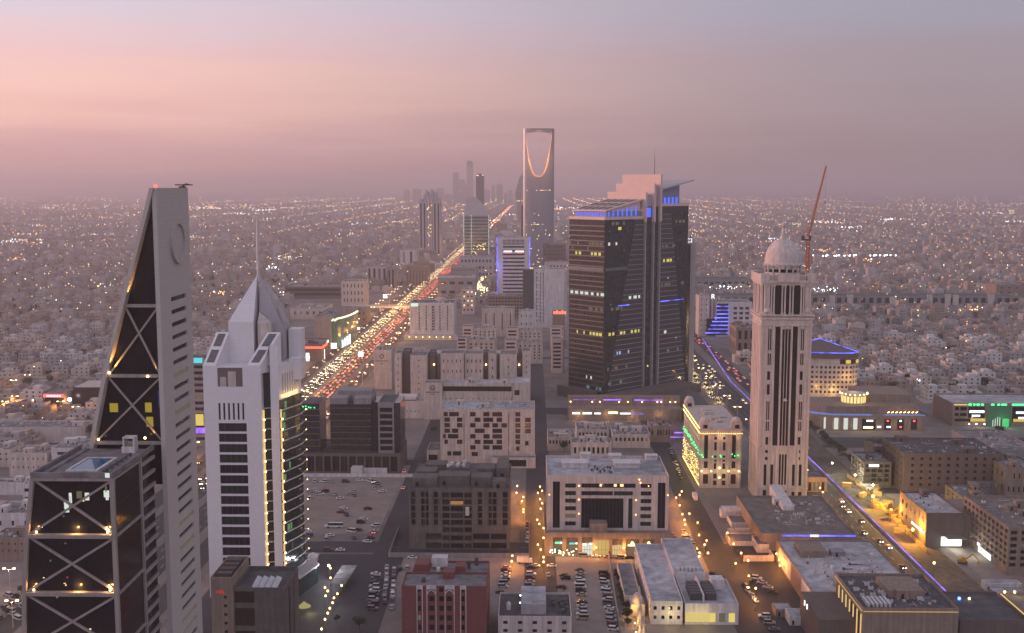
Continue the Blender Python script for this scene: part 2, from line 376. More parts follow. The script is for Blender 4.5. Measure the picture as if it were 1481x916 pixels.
# highway: two carriageways, two service roads, kerbed verges
for n, a, b in (('service_road', -221, -210), ('road', -206, -190.6), ('road', -187.4, -172), ('service_road', -167, -156)):
    strip(n, a, b, 380, 16000, .05, asphalt)
def kerbs(name, x0, x1, d0, d1, mat, h=.14):
    m = MB(); q = [(gx(x0, d0), d0), (gx(x1, d0), d0), (gx(x1, d1), d1), (gx(x0, d1), d1)]; m.prism(q, -.02, h); m.build(name, mat, kind='structure')
for a, b in ((-210, -206), (-190.6, -187.4), (-172, -167), (-225, -221), (-156, -152)): kerbs('kerb', a, b, 380, 7000, paving)
m = MB()
for base in (-206, -187.4):
    for k in range(1, 4):
        x = base + k * 3.85
        for d in range(400, 2600, 12): m.poly([(gx(x - .09, d), d, .058), (gx(x + .09, d), d, .058), (gx(x + .09, d + 5), d + 5, .058), (gx(x - .09, d + 5), d + 5, .058)])
    for x in (base + .4, base + 15): m.poly([(gx(x - .08, 380), 380, .059), (gx(x + .08, 380), 380, .059), (gx(x + .08, 3000), 3000, .059), (gx(x - .08, 3000), 3000, .059)])
m.build('road_markings', paint, kind='structure')
# the commercial street on the east side and its two carriageways
strip('road', 161, 181.5, 380, 4200, .05, asphalt); strip('road', 191, 204, 900, 4200, .05, asphalt); strip('building_site', 184.2, 204, 455, 899, .05, M('site_soil', (.11, .085, .065), var=.45, scale=.3, big=.3, world=True, bump=.4))
kerbs('kerb', 181.5, 184, 380, 2500, paving); kerbs('kerb', 156, 161, 380, 2500, paving); kerbs('kerb', 204, 208, 760, 2500, paving)
m = MB()
for x in (166, 171.2, 176.4):
    for d in range(400, 1300, 10): m.poly([(gx(x - .09, d), d, .058), (gx(x + .09, d), d, .058), (gx(x + .09, d + 4), d + 4, .058), (gx(x - .09, d + 4), d + 4, .058)])
m.build('road_markings', paint, kind='structure')
# local streets
strip('road', -3, 12, 380, 1300, .046, asphalt)
strip('road', 84, 98, 380, 870, .046, asphalt)
strip('road', -78, -62, 380, 1300, .046, asphalt)
cross('road', 529, 546, -150, 160, .054, asphalt)
cross('road', 702, 716, -150, 20, .042, asphalt)
cross('road', 866, 892, -150, 330, .042, asphalt)
cross('road', 1150, 1164, -150, 160, .042, asphalt)
cross('road', 640, 652, 208, 420, .042, asphalt)
cross('road', 756, 788, 208, 420, .042, asphalt)
cross('road', 735, 760, -700, -225, .04, asphalt)
m = MB()
for x in range(-60, 90, 8): m.poly([(x, 537.5 - tan(GA) * x, .062), (x + 3.5, 537.5 - tan(GA) * x, .062), (x + 3.5, 537.7 - tan(GA) * x, .062), (x, 537.7 - tan(GA) * x, .062)])
m.build('road_markings', paint, kind='structure')
# pavements with kerbs
for x0, x1, d0, d1 in ((12, 17, 548, 700), (79, 84, 548, 700), (-62, -58, 548, 700), (-6, -3, 548, 700), (98, 102, 548, 640)): kerbs('pavement', x0, x1, d0, d1, paving)
# bare lots
strip('dirt_lot', -150, -80, 560, 690, .03, dirt); strip('dirt_lot', -62, -3, 470, 528, .03, dirt); strip('dirt_lot', -60, -6, 548, 566, .03, dirt)
strip('dirt_lot', 12, 44, 380, 528, .03, dirt); strip('dirt_lot', -3, 12, 380, 380.5, .03, dirt); strip('dirt_lot', 98, 125, 400, 530, .028, asphalt)
strip('dirt_lot', -145, -62, 380, 528, .024, asphalt)
strip('dirt_lot', 209, 232, 470, 640, .03, dirt)
# ------------------------------------------------------------------ low houses of the sprawl
WALLS = [M('house_' + n, c, streak=.16, var=.12) for n, c in (('sand', (.42, .33, .275)), ('cream', (.52, .44, .39)), ('pink', (.42, .325, .285)), ('grey', (.37, .335, .325)), ('tan', (.36, .275, .225)), ('white', (.60, .55, .53)))]
WN = ['sand coloured', 'cream', 'pinkish', 'grey', 'tan', 'white']
ROOFS = [roofg, roofl, roofb]
wins = M('window_glass_small', (.07, .062, .06), rough=.2, var=0)
leafm = M('leaves_dark', (.045, .055, .03), var=.5, scale=.9, rough=.7); leafm2 = M('leaves_olive', (.07, .07, .04), var=.5, scale=.9, rough=.7); bark = M('bark', (.11, .08, .06))
def house_proto(seed):
    random.seed(seed); wi = seed % 6; st = 2 + (seed % 2); w = U(13, 19); d = U(12, 17); h = 3.6 * st + .9
    T = thing('house', '', 'house'); wall = WALLS[wi]; mb = MB(); pn = []
    for p0, dr, ww in (((-w / 2, -d / 2), (1, 0), w), ((w / 2, -d / 2), (0, 1), d), ((w / 2, d / 2), (-1, 0), w), ((-w / 2, d / 2), (0, -1), d)):
        pn += facade(mb, p0, dr, ww, 0, h, grid(ww, .4, h - .8, random.choice((3, 4)), st, .34, .45), .3)
    x0, x1, y0, y1 = -w / 2, w / 2, -d / 2, d / 2; t = .3; par = .9
    o = [(x0, y0), (x1, y0), (x1, y1), (x0, y1)]; i = [(x0 + t, y0 + t), (x1 - t, y0 + t), (x1 - t, y1 - t), (x0 + t, y1 - t)]
    for k in range(4):
        a, b, c, e = o[k], o[(k + 1) % 4], i[(k + 1) % 4], i[k]
        mb.poly([(*a, h), (*b, h), (*c, h), (*e, h)]); mb.poly([(*e, h), (*c, h), (*c, h - par), (*e, h - par)])
    if seed % 3: mb.box(x1 - .01, x1 + U(3, 5), y0 + 1, y1 - U(2, 5), 0, h - 3.4)
    mb.build('wall', wall, T)
    m = MB(); m.poly([(*p, h - par) for p in i]); m.build('roof', ROOFS[seed % 3], T)
    m = MB(); a = U(x0 + 1, x0 + w * .4); m.box(a, a + w * .38, y0 + d * .35, y0 + d * .8, h - par, h + 2.1); m.box(a + .5, a + 1.4, y0 + d * .35 - .05, y0 + d * .35 + .1, h - par + .01, h + 1, 1); m.build('stair_hut', [wall, darkgap], T)
    m = MB()
    for q, n in pn: m.poly(q)
    m.build('window', wins, T, kind='stuff')
    if seed % 2: m = MB(); m.lathe([(.9, h - par - .01), (.95, h + .5), (.5, h + .8), (.01, h + .85)], 8, (x1 - 2, y1 - 2)); m.build('water_tank', metalw, T)
    m = MB(); W2, D2 = w / 2 + 3.2, d / 2 + 3
    for b in ((-W2, W2, -D2, -D2 + .25), (-W2, W2, D2 - .25, D2), (-W2, -W2 + .25, -D2 + .25, D2 - .25), (W2 - .25, W2, -D2 + .25, D2 - .25)): m.box(*b, 0, 2.6)
    m.build('boundary_wall', wall, T)
    return T, wi, st
RES = []          # ground already taken: x0,x1,d0,d1 in grid coordinates
def free(x, d, pad=9):
    X = x - tan(GA) * d
    if -229 < X < -148 and True: return False
    if 150 < X < 212: return False
    if X > -229 and X < 212 and d < 1640: return False
    for a, b, c, e in RES:
        if a - pad < X < b + pad and c - pad < d < e + pad: return False
    return True
# (x0, x1, d0, d1) reserved
RES += [(-330, -225, 600, 770), (-300, -229, 1050, 1500), (209, 320, 380, 760), (213, 330, 770, 960), (315, 520, 800, 850), (213, 700, 1650, 1800), (190, 300, 1150, 1420), (-260, -225, 560, 700), (-450, -225, 1795, 1860), (209, 520, 630, 770),
        (-60, 60, 2330, 2430), (-360, -229, 1500, 1780), (-330, -229, 2900, 3100), (-450, -300, 440, 620)]
spots = []; random.seed(5)
PLANS = 0
def lots():
    d = 560.0; row = 0
    while d < 11500:
        far = max(1.0, d / 2600) if d > 2600 else 1.0
        lw = 23 * far; lim = .50 * d + 60
        x = -lim + U(0, lw)
        while x < lim:
            bx = int((x - tan(GA) * d) / (lw * 6.6))
            if abs((x - tan(GA) * d) / (lw * 6.6) - bx) > .09 and R() > .06:
                xx = x + U(-2, 2) * (1 if d < 1500 else 4 * far); dd = d + U(-2, 2) * (1 if d < 1500 else 4 * far)
                if free(xx, dd) and (d < 1500 or R() < .82): spots.append((xx, dd, far))
            x += lw
        row += 1
        d += 23 * far if row % 2 else 37 * far
lots()
def inview(x, d): return abs(x) < .468 * d + 12 and d > 560
near = sorted([s for s in spots if inview(s[0], s[1])], key=lambda s: s[1])[:290]; nset = set(near)
protos = [house_proto(k) for k in range(1, 13)]
EW = lambda x: 'west of the highway' if x < -100 else 'east of the shopping street'
def band(d): return 'in the front rows' if d < 950 else ('in the middle rows' if d < 1150 else 'in the back rows')
random.seed(9)
used = set()
for x, d, f in near:
    k = random.randrange(12); T, wi, st = protos[k]
    o = T if k not in used else copy_tree(T); used.add(k)
    o.location = (x, d, 0); o.rotation_euler = (0, 0, -GA + random.choice((0, pi)) + U(-.04, .04))
    ex = ('with a side wing ' if k + 1 and (k + 1) % 3 else '') + ('and a roof tank ' if (k + 1) % 2 else '')
    tag(o, f"{WN[wi]} {['two', 'three'][st - 2]} storey house {band(d)}, {EW(x)}", 'house', 'low houses of the sprawl')
for k in range(12):
    if k not in used:
        for ch in list(protos[k][0].children): bpy.data.objects.remove(ch)
        bpy.data.objects.remove(protos[k][0])
# the rest of the sprawl as one mass
random.seed(21)
cols = [(.42, .33, .275), (.52, .44, .39), (.42, .325, .285), (.37, .335, .325), (.36, .275, .225), (.50, .45, .43), (.30, .25, .23)]
rcols = [(.30, .275, .275), (.38, .35, .355), (.27, .215, .19), (.33, .285, .27)]
vcm = M('sprawl_walls', (.4, .3, .3), vcol='tint', var=.16, scale=.2, world=True)
mb = MB(); fc = []
def put(b, wc, rc):
    mb.box(*b); fc.extend([wc] * 4 + [rc])
for x, d, f in spots:
    if (x, d, f) in nset or not (abs(x) < .5 * d + 40): continue
    w = U(11, 19) * f * .93; dd = U(11, 18) * f * .93; h = random.choice((4.2, 7.5, 7.8, 8.2, 11, 11.5)) * (1 if f == 1 else U(.7, 1.5))
    if R() < .03: h = U(14, 26)
    c = random.choice(cols); c = (lambda t: tuple(q * t for q in c))(U(.78, 1.0)); rc = random.choice(rcols); rc = (lambda t: tuple(q * t for q in rc))(U(.75, 1.0))
    x0, x1, y0, y1 = x - w / 2, x + w / 2, d - dd / 2, d + dd / 2
    put((x0, x1, y0, y1, 0, h), c, rc)
    if d < 4200:
        for b in ((x0, x1, y0, y0 + .4), (x0, x1, y1 - .4, y1), (x0, x0 + .4, y0 + .41, y1 - .41), (x1 - .4, x1, y0 + .41, y1 - .41)): put((*b, h + .002, h + .9), c, c)
        a = U(x0 + .6, x0 + w * .5); e = U(y0 + .6, y0 + dd * .5); put((a, a + w * .35, e, e + dd * .35, h + .003, h + 2.8), c, rc)
        if R() < .5: a2 = U(x0 + .6, x1 - 2); put((a2, a2 + 1.6, y0 + .7, y0 + 2.2, h + .004, h + 1.7), (.55, .53, .52), (.55, .53, .52))
        if R() < .5: put((x1 + .01, x1 + U(2, 4), y0 + 1, y1 - U(1, 5), 0, h * .5), c, rc)
        if d < 1900:
            for q in range(random.choice((2, 3, 4))):
                a = x0 + w * (q + .3) / 4.2
                for lv in range(int(h / 3.7)): put((a, a + 1.4, y0 - .05, y0 + .2, 1.1 + lv * 3.6, 2.6 + lv * 3.6), (.05, .045, .045), c)
        b0 = (x0 - 3, x1 + 3)
        put((b0[0], b0[1], y0 - 3.2, y0 - 2.9, 0, 2.7), c, c)
    elif R() < .6: a = U(x0, x0 + w * .5); put((a, a + w * .4, y0 + dd * .2, y0 + dd * .7, h + .003, h + 3.2 * f), c, rc)
o = mb.build('distant_houses', vcm, kind='stuff', label='sea of low flat roofed houses reaching to the hazy horizon')
ca = o.data.color_attributes.new('tint', 'FLOAT_COLOR', 'CORNER'); buf = []
for c in fc: buf.extend((*c, 1.0) * 4)
ca.data.foreach_set('color', buf); o['category'] = 'houses'
# ------------------------------------------------------------------ trees
def crown_mesh(seed, rx, rz, n, mat):
    random.seed(seed); mb = MB(); lobes = [(U(-.55, .55) * rx, U(-.55, .55) * rx, U(-.45, .5) * rz, U(.4, .62)) for _ in range(8)]
    for k in range(n):
        lx, ly, lz, ls = random.choice(lobes); a = U(0, 2 * pi); b = math.acos(U(-1, 1)); q = R() ** .4 * ls
        c = Vector((lx + rx * q * sin(b) * cos(a), ly + rx * q * sin(b) * sin(a), lz + rz * q * cos(b)))
        s = U(.25, .55) * (rx / 3) ** .5; u = Vector((U(-1, 1), U(-1, 1), U(-1, 1))).normalized(); w = u.orthogonal().normalized()
        mb.poly([c + u * s, c + w * s * .7, c - u * s, c - w * s * .7])
    return mb.mesh('crown', mat)
def tree_proto(seed, h, rx, mat=leafm):
    T = thing('tree', '', 'tree'); mb = MB(); mb.tube((0, 0, -.1), (0, 0, h * .55), h * .035, h * .02)
    random.seed(seed)
    for k in range(4): a = k * 1.6 + U(0, .5); mb.tube((0, 0, h * U(.35, .5)), (cos(a) * rx * .5, sin(a) * rx * .5, h * .75), h * .015, h * .006, 5)
    mb.build('trunk', bark, T)
    c = bpy.data.objects.new('crown', crown_mesh(seed, rx, h * .33, 420, mat)); C.objects.link(c); c.parent = T; c.location = (0, 0, h * .66)
    return T
TP = [tree_proto(1, 5.5, 2.6), tree_proto(2, 7, 3.2, leafm2), tree_proto(3, 8.5, 3.9), tree_proto(4, 4.2, 1.9)]
TPU = set()
def tree(x, y, k, label, group=None, s=1.0):
    o = TP[k] if k not in TPU else copy_tree(TP[k]); TPU.add(k); o.location = (x, y, 0); o.rotation_euler = (0, 0, U(0, 6)); o.scale = (s, s, s * U(.9, 1.1))
    return tag(o, label, 'tree', group)
random.seed(33); gp = []
for k in range(760):          # groves: patches of dark trees among the houses
    d = 650 * (1 + 9 * R() ** 1.8); x = U(-.47, .47) * d
    gp.append((x, d, random.choice((0, 0, 1, 2, 5)), U(8, 26)))
ts = []
for x, d, n, sp in gp:
    for q in range(n + 1):
        a = x + random.gauss(0, sp); b = d + random.gauss(0, sp * .7)
        if free(a, b, 2) and abs(a) < .48 * b: ts.append((a, b))
ts.sort(key=lambda t: t[1])
for x, d in ts[:150]: tree(x, d, random.choice((0, 1, 2, 2)), f"dark bushy tree among the low houses {EW(x)}", 'trees among the houses', U(.9, 1.5))
mb = MB()
for x, d in ts[150:] + [(U(-.47, .47) * d_, d_) for d_ in [1500 + 6500 * R() for _ in range(1500)]]:
    if not free(x, d, 2): continue
    f = 1 if d < 2500 else d / 2500
    for q in range(30 if d < 2200 else 14):
        a = U(0, 2 * pi); r = U(0, 3.6) * f; z = U(1.5, 8); s = U(.7, 1.5) * f
        c = Vector((x + r * cos(a), d + r * sin(a), z)); u = Vector((U(-1, 1), U(-1, 1), U(-1, 1))).normalized(); w = u.orthogonal().normalized()
        mb.poly([c + u * s, c + w * s, c - u * s, c - w * s])
o = mb.build('distant_trees', leafm, kind='stuff'); o['label'] = 'dark trees scattered between the distant houses'; o['category'] = 'trees'
# ------------------------------------------------------------------ lights of the far city
random.seed(44)
mb = MB(); LM = [ledo, ledw, ledy, leda, ledg]
def glow(x, d, z, m, k=1.0): mb.octa((x, d, z + 4 + d * .0006), (.36 + d * .00017 + max(0, d - 3500) * .00013) * k * U(.55, 1.15), m)
def far_ok(x, d): return abs(x) < .47 * d
for x in (-3300, -2500, -1850, -1330, -930, -610, -420, 420, 560, 760, 960, 1180, 1380, 1900, 2600, 3400):
    for k in range(190):
        d = 1500 + 40 * k * (1 + k * .006)
        if far_ok(gx(x, d), d) and d < 15000 and R() < .9: glow(gx(x, d) + random.choice((-9, 9)), d, 10, random.choice((0, 0, 1, 1, 2)))
for d in (1500, 1840, 2100, 2350, 2700, 3050, 3350, 3700, 4150, 4600, 5600, 6800, 8200, 10000, 12500):
    w = .47 * d; x = -w
    while x < w:
        if R() < .55: glow(x, d + U(-14, 14) - tan(GA) * x, 10, random.choice((0, 1, 1, 2, 3)))
        x += 26 + d * .003
for k in range(1500):
    d = 720 * (1 + 13 * R() ** 1.15); x = U(-.47, .47) * d
    if free(x, d, 0): glow(x, d + 11, U(4, 9), random.choice((0, 0, 0, 1, 1, 2, 3)), U(.6, 1.1))
for k in range(80):            # brighter clusters: petrol stations, shop parades, sports grounds
    d = 1500 * (1 + 6 * R() ** 1.2); x = U(-.47, .47) * d; mt = random.choice((0, 1, 2, 3, 3))
    for q in range(random.randrange(6, 26)): glow(x + random.gauss(0, d * .008), d + random.gauss(0, d * .008), U(5, 12), mt if R() < .8 else 3, U(.8, 1.3))
for k in range(620):           # the far horizon
    d = U(8000, 17000); glow(U(-.47, .47) * d, d, U(8, 20), random.choice((0, 0, 1, 1, 2, 3)), 1.1)
o = mb.build('distant_city_lights', LM, kind='stuff'); o['label'] = 'lamps of the distant city twinkling out to the horizon'; o['category'] = 'city lights'
# ------------------------------------------------------------------ the tall towers
random.seed(3)
ROT = -GA
# --- dark glass wedge with a slotted concrete slab
a = at(230, 560, 315)
T = thing('wedge_tower', 'dark glass wedge tower with a slotted grey slab and crossed bracing', 'tower', (a[0] + 1.3, 315, 0), ROT)
mb = MB(); pn = []; H = 179.6; D = 29
sl_ = [(9.5, 23.5, z, z + 1.35) for z in [146.2 - 3.8 * k for k in range(37)]]
pn += facade(mb, (0, 0), (0, 1), D, 0, H, sl_, .5)
facade(mb, (-1.3, 0), (1, 0), 1.3, 0, H, [], .1); facade(mb, (0, D), (-1, 0), 1.3, 0, H, []); facade(mb, (-1.3, D), (0, -1), D, 0, H, [])
mb.poly([(-1.3, 0, H), (0, 0, H), (0, D, H), (-1.3, D, H)]); mb.build('slab', slabconc, T); windows(T, pn, [(gl, 6), (gl2, 2), (wdim, 1)])
mb = MB(); n = 40; cyy, cz = 16.5, 163.5
for r0, r1, x0, x1 in ((6.4, 6.4, .003, .9), (6.4, 5.5, .9, .9), (5.5, 5.5, .9, .25), (5.5, .01, .25, .25)):
    for i in range(n):
        t0 = 2 * pi * i / n; t1 = 2 * pi * (i + 1) / n; q = lambda r, t, x: (x, cyy + r * cos(t), cz + r * sin(t))
        mb.poly([q(r0, t0, x0), q(r0, t1, x0), q(r1, t1, x1), q(r1, t0, x1)])
mb.build('roundel', slabconc, T)
LE = [(-.7, 179.6), (-2.5, 173), (-10.4, 146.5), (-16.1, 126.8), (-20.7, 107), (-22.6, 93), (-24.2, 79), (-25.4, 60), (-26.4, 40), (-27.4, 0)]   # the leaning edge: x, z
mb = MB()
for (x0, z0), (x1, z1) in zip(LE, LE[1:]):
    mb.hexa([(x1 - 1.1, -.6, z1), (x1, -.6, z1), (x1, D, z1), (x1 - 1.1, D, z1), (x0 - 1.1, -.6, z0), (x0, -.6, z0), (x0, D, z0), (x0 - 1.1, D, z0)])
mb.build('leaning_wall', slabconc, T)
mb = MB()
for (x0, z0), (x1, z1) in zip(LE[:6], LE[1:6]): mb.poly([(x1, 2.4, z1), (-1.3, 2.4, z1), (-1.3, 2.4, z0), (x0, 2.4, z0)])
mb.build('glazing', glpan, T)
def edge(z):
    for (x0, z0), (x1, z1) in zip(LE, LE[1:]):
        if z1 <= z <= z0: return x0 + (x1 - x0) * (z0 - z) / (z0 - z1)
    return LE[-1][0]
mb = MB()
for z in (146.0, 125.6, 105.8): mb.beam((edge(z), .9, z), (-1.3, .9, z), 1.1, .9)
for za, zb in ((145.4, 126.2), (125.0, 106.4)):
    mb.beam((edge(za) + .4, 1.0, za), (-1.3, 1.0, zb), .5, .5); mb.beam((-1.3, 1.25, za), (edge(zb) + .4, 1.25, zb), .5, .5)
mb.build('bracing', frame_m, T)
for x, z, w, h, mt in ((-16.8, 114.6, 2.4, 2.6, wyel), (-6.4, 114.6, 1.9, 2.8, wyel), (-6.2, 110.3, 2.0, 2.9, wyel), (-2.5, 116, 1.0, 5, wblue)):
    mb = MB(); mb.box(x, x + w, 2.25, 2.5, z, z + h)
    mb.build('window', [E('lit_' + str(len(MT)), (.9, .68, .05), .35) if mt is wyel else E('dimblue', (.1, .2, .8), .12)], T)
# lower block with the pool terrace
before = set(T.children)
mb = MB(); ZT = 105.0
FX = lambda z: edge(min(z, 104)) - .6 + (0 if z < 104 else .2)
zs = [0, 25.3, 41.1, 56.9, 72.7, 88.5, 104]
for z0, z1 in zip(zs, zs[1:]):
    mb.poly([(FX(z0), -31.4, z0), (-1.2, -31.4, z0), (-1.2, -31.4, z1), (FX(z1), -31.4, z1)]); mb.poly([(FX(z0), -.7, z0), (FX(z0), -31.4, z0), (FX(z1), -31.4, z1), (FX(z1), -.7, z1)])
mb.poly([(-.9, -31.4, 0), (-.9, -.7, 0), (-.9, -.7, 104), (-.9, -31.4, 104)]); mb.build('glazing', glpan, T)
mb = MB()
for z in zs[1:]: mb.box(FX(z) - .6, -.5, -33, -31.3, z - .55, z + .45, bot=True)
for z0, z1 in zip(zs, zs[1:]):
    mb.beam((FX(z0) - .2, -32.6, z0), (FX(z1) - .2, -32.6, z1), 1.0, .9, up=(0, 1, 0)); mb.beam((-.8, -32.4, z0), (-.8, -32.4, z1 + .2), 1.1, 1.1, up=(0, 1, 0))
    za, zb = z0 + .6, z1 - .8
    mb.beam((FX(za) + .6, -32.1, za), (-1.4, -32.1, zb), .55, .6); mb.beam((-1.4, -31.8, za), (FX(zb) + .6, -31.8, zb), .55, .6)
    mb.beam((-.75, -32, z1 - .2), (-.75, -12.2, z1 - .2), 1.0, .5); mb.beam((-.75, -32, z0 + 7.9), (-.75, -12.2, z0 + 7.9), .01, .01)
mb.beam((-.75, -12, 0), (-.75, -12, 104.4), .9, .9, up=(0, 1, 0))
for k in range(27): mb.box(-.88, -.2, -11.4, -.9, k * 3.9 + .4, k * 3.9 + 1.3, bot=True)
mb.build('bracing', frame_m, T)
mb = MB(); mb.poly([(FX(104) - .4, -32.9, ZT - .6), (-.5, -32.9, ZT - .6), (-.5, -.7, ZT - .6), (FX(104) - .4, -.7, ZT - .6)])
for b in ((FX(104) - .5, -.4, -33.1, -32.5), (FX(104) - .5, FX(104) + .1, -32.5, -.8), (-1.0, -.4, -32.5, -.8)): mb.box(*b, ZT - .7, ZT + .7)
mb.box(FX(104) + 1.2, FX(104) + 2.6, -31, -2, ZT - .6, ZT - .1)
mb.build('terrace', roofg, T)
poolw = M('pool_water', (.03, .12, .22), rough=.08, var=.15, scale=.4)
mb = MB(); mb.poly([(-14.6, -26, ZT - .38), (-7.6, -26, ZT - .38), (-7.6, -13, ZT - .38), (-14.6, -13, ZT - .38)]); o = mb.build('pool', poolw, T)
mb = MB()
for b in ((-15.4, -6.8, -26.9, -26), (-15.4, -6.8, -13, -12.2), (-15.4, -14.6, -26, -13), (-7.6, -6.8, -26, -13)): mb.box(*b, ZT - .6, ZT - .2)
mb.build('rim', whitew, o)
mb = MB(); mb.box(-8, -4.2, -6, -3.2, ZT - .6, ZT + 1.2); mb.box(-7.6, -7.2, -6, -3.2, ZT + 1.2, ZT + 3.6); mb.box(-4.7, -4.3, -6, -3.2, ZT + 1.2, ZT + 3.6); mb.box(-7.6, -4.3, -6.1, -3.1, ZT + 3.6, ZT + 4); mb.build('terrace_shelter', whitew, T)
for k in range(6): mb = MB(); mb.box(-5.4, -3.9, -27 + k * 3.4, -26.2 + k * 3.4, ZT - .58, ZT - .2); mb.box(-4.5, -3.9, -27 + k * 3.4, -26.2 + k * 3.4, ZT - .2, ZT + .3); mb.build('sun_lounger', roofd, T)
for k in range(9):        # rooms lit behind the glass of the top bay
    x = U(-14.5, -3) ; mb = MB(); q = U(.4, 1.5); z = 95.5 + (x + 14) * .3 + U(-1, 2); mb.box(x, x + q, -31.55, -31.38, z, z + U(.8, 3)); mb.build('window', [wwht if k % 3 else wdim], T)
mb = MB(); mb.box(-2.3, -1.1, -33.15, -33.0, ZT - .5, ZT + .7); mb.build('sign_light', [wwht], T)
for k in range(16): mb = MB(); x = U(-21, -2); z = U(60, 100); mb.box(x, x + U(.25, .6), -31.5, -31.38, z, z + U(.2, .5)); mb.build('window', [pick([(wdim, 3), (wwarm, 1), (wgrn, 1), (E('redspot', (1, .1, .1), .5), .5)])], T)
upl = None
for x, y, z in ((edge(126) + .7 + 2.7, 0, 126.6), (-1.8, 0, 125.6), (edge(106) + 4, -.2, 107), (-3.2, -.2, 107.5)):
    mb = MB(); mb.ball((x, y, z), .38); mb.build('uplight', [ledw], T)
def up(x, y, z, tx, ty, tz, p, ang):
    q = Vector((tx - x, ty - y, tz - z)).to_track_quat('-Z', 'Y').to_euler(); lamp(T, (x, y, z), p, (1, .46, .08), .12, 'uplight_bulb', ang, q)
up(edge(126) + 1.6, .2, 127, edge(150) + .2, 1.0, 150, 9000, 60); up(edge(126) + 1.6, .2, 127, -10, 1, 134, 1400, 70); up(-2.2, .2, 126.6, -5, 1, 134, 1400, 60)
up(edge(106) + 3.4, .2, 107.2, edge(106) + 6.5, 1, 112, 600, 60); up(-3.0, .2, 107.6, -6, 1, 112, 1600, 60); up(edge(146) + 1.4, .2, 147, edge(175), 1, 176, 9000, 45)
for z in (88.5, 72.7, 56.9):
    for x, p in ((FX(z) + 2.2, 900), (-2.6, 900)):
        mb = MB(); mb.ball((x, -32.3, z + 1.0), .33); mb.ball((x + (1.4 if x < -10 else -.3), -32, z + 2.3), .2); mb.build('uplight', [ledw], T); lamp(T, (x, -32.2, z + 1.9), p, (1, .50, .14), .3)
    lamp(T, (-11, -32.2, z + 1.9), 900, (1, .5, .14), .3)
for ch in T.children:
    if ch not in before and not ch.name.startswith('uplight_bulb') and ch.location.y < 1: ch.location.x -= 2.7
mb = MB(); mb.box(-1.2, -.2, 24, 28, H, H + .5); mb.beam((-1, 25, H), (-.2, 28.5, H + 1.3), .3); mb.beam((-3, 26, H + .9), (2.2, 27, H + .9), .35); mb.beam((-.6, 24, H + .9), (.4, 29, H + 1.1), .3); mb.build('cleaning_crane', metald, T)
mb = MB(); mb.ball((-2.2, 6, H + .5), .5); mb.build('beacon', ledr, T)
# --- white tower with a split pyramid and mast
T = thing('pyramid_tower', 'white panelled tower with a split pyramid top and tall mast', 'tower', (at(298, 840, 470)[0] + 1.6, 470, 0), ROT)
mb = MB(); pn = []
fl = [(6.1, 18.3, z, z + 3.75) for z in [74.6 - 4.62 * k for k in range(16)]]
sl_ = [(6.3 + k * 2.05, 7.15 + k * 2.05, 79.8, 87.2) for k in range(6)]
pn += facade(mb, (0, 0), (1, 0), 25, 0, 103, fl + sl_, .6)
ter = facade(mb, (0, 0), (1, 0), .001, 0, .01, [])
mb.box(0, 6.2, 0, 11, 103, 103.1); mb.box(17.2, 25, 0, 11, 103, 103.1)
facade(mb, (0, 27), (0, -1), 27, 0, 103, [(9, 10.5, z, z + 2) for z in range(6, 96, 5)], .3)
facade(mb, (25, 0), (0, 1), 4, 0, 103, [], .3)
facade(mb, (28.4, 2.5), (1, .0), 3.6, 0, 112, [], .3); facade(mb, (28.4, 6), (0, -1), 3.5, 0, 112, [])
mb.poly([(0, 0, 103), (25, 0, 103), (25, 27, 103), (0, 27, 103)])
A17 = radians(17); dx, dy = sin(A17), cos(A17)
pn2 = facade(mb, (32, 2.5), (dx, dy), 20, 88, 103, [(3.2 + k * 2.1, 4.1 + k * 2.1, 90, 99) for k in range(7)], .5)
q = (32 + dx * 20, 2.5 + dy * 20)
facade(mb, q, (-1, 0), q[0], 0, 103, [])
mb.poly([(25, 4, 103), (28.4, 2.5, 112), (28.4, 6, 112)]); mb.poly([(25, 4, 103), (32, 2.5, 103), (*q, 103), (25, 27, 103)])
mb.build('wall', whitepan, T)
windows(T, pn, [(gl, 5), (gl2, 3), (glg, 3), (wgrn, .35)], mull=2.4); windows(T, pn2, [(gl, 1)])
mb = MB()         # curved glass flank, white bands and lamp brackets
fk = [(32.0, 2.5), (32 + dx * 7, 2.5 + dy * 7), (32 + dx * 13 + .5, 2.5 + dy * 13), (32 + dx * 18 + .3, 2.5 + dy * 18), q]
for p0, p1 in zip(fk, fk[1:]): mb.poly([(*p0, 0), (*p1, 0), (*p1, 88), (*p0, 88)])
mb.poly([(25, 4, 0), (28.4, 5.4, 0), (28.4, 5.4, 103), (25, 4, 103)]); mb.build('flank_glazing', curtain2, T)
mb = MB(); zf = [83.2 - 4.62 * k for k in range(18)]
for z in zf:
    for p0, p1 in zip(fk, fk[1:]): mb.beam((p0[0] + .25, p0[1] - .1, z), (p1[0] + .25, p1[1] - .1, z), .5, .35)
    mb.beam((25, 3.6, z + 1), (28.3, 5.0, z + 1), .6, .35)
    mb.beam((q[0] - .3, q[1] - .8, z), (q[0] + 1.8, q[1] - .3, z + 1.5), .7, .25); mb.beam((-1.1, 5, z), (0, 5, z), .5, .4)
mb.build('floor_bands', whitew, T)
mb = MB(); [mb.box(q[0] + 1.6, q[0] + 2.0, q[1] - .6, q[1] - .2, z + 1.0, z + 1.8) for z in zf]
mb.build('bracket_fin', metalw, T)
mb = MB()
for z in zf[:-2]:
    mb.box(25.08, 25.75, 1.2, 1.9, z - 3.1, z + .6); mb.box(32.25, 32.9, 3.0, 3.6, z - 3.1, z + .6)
mb.build('glow_strip', gold, T)  # lamp wash on the pilasters, put into the strips as their own glow
mb = MB()
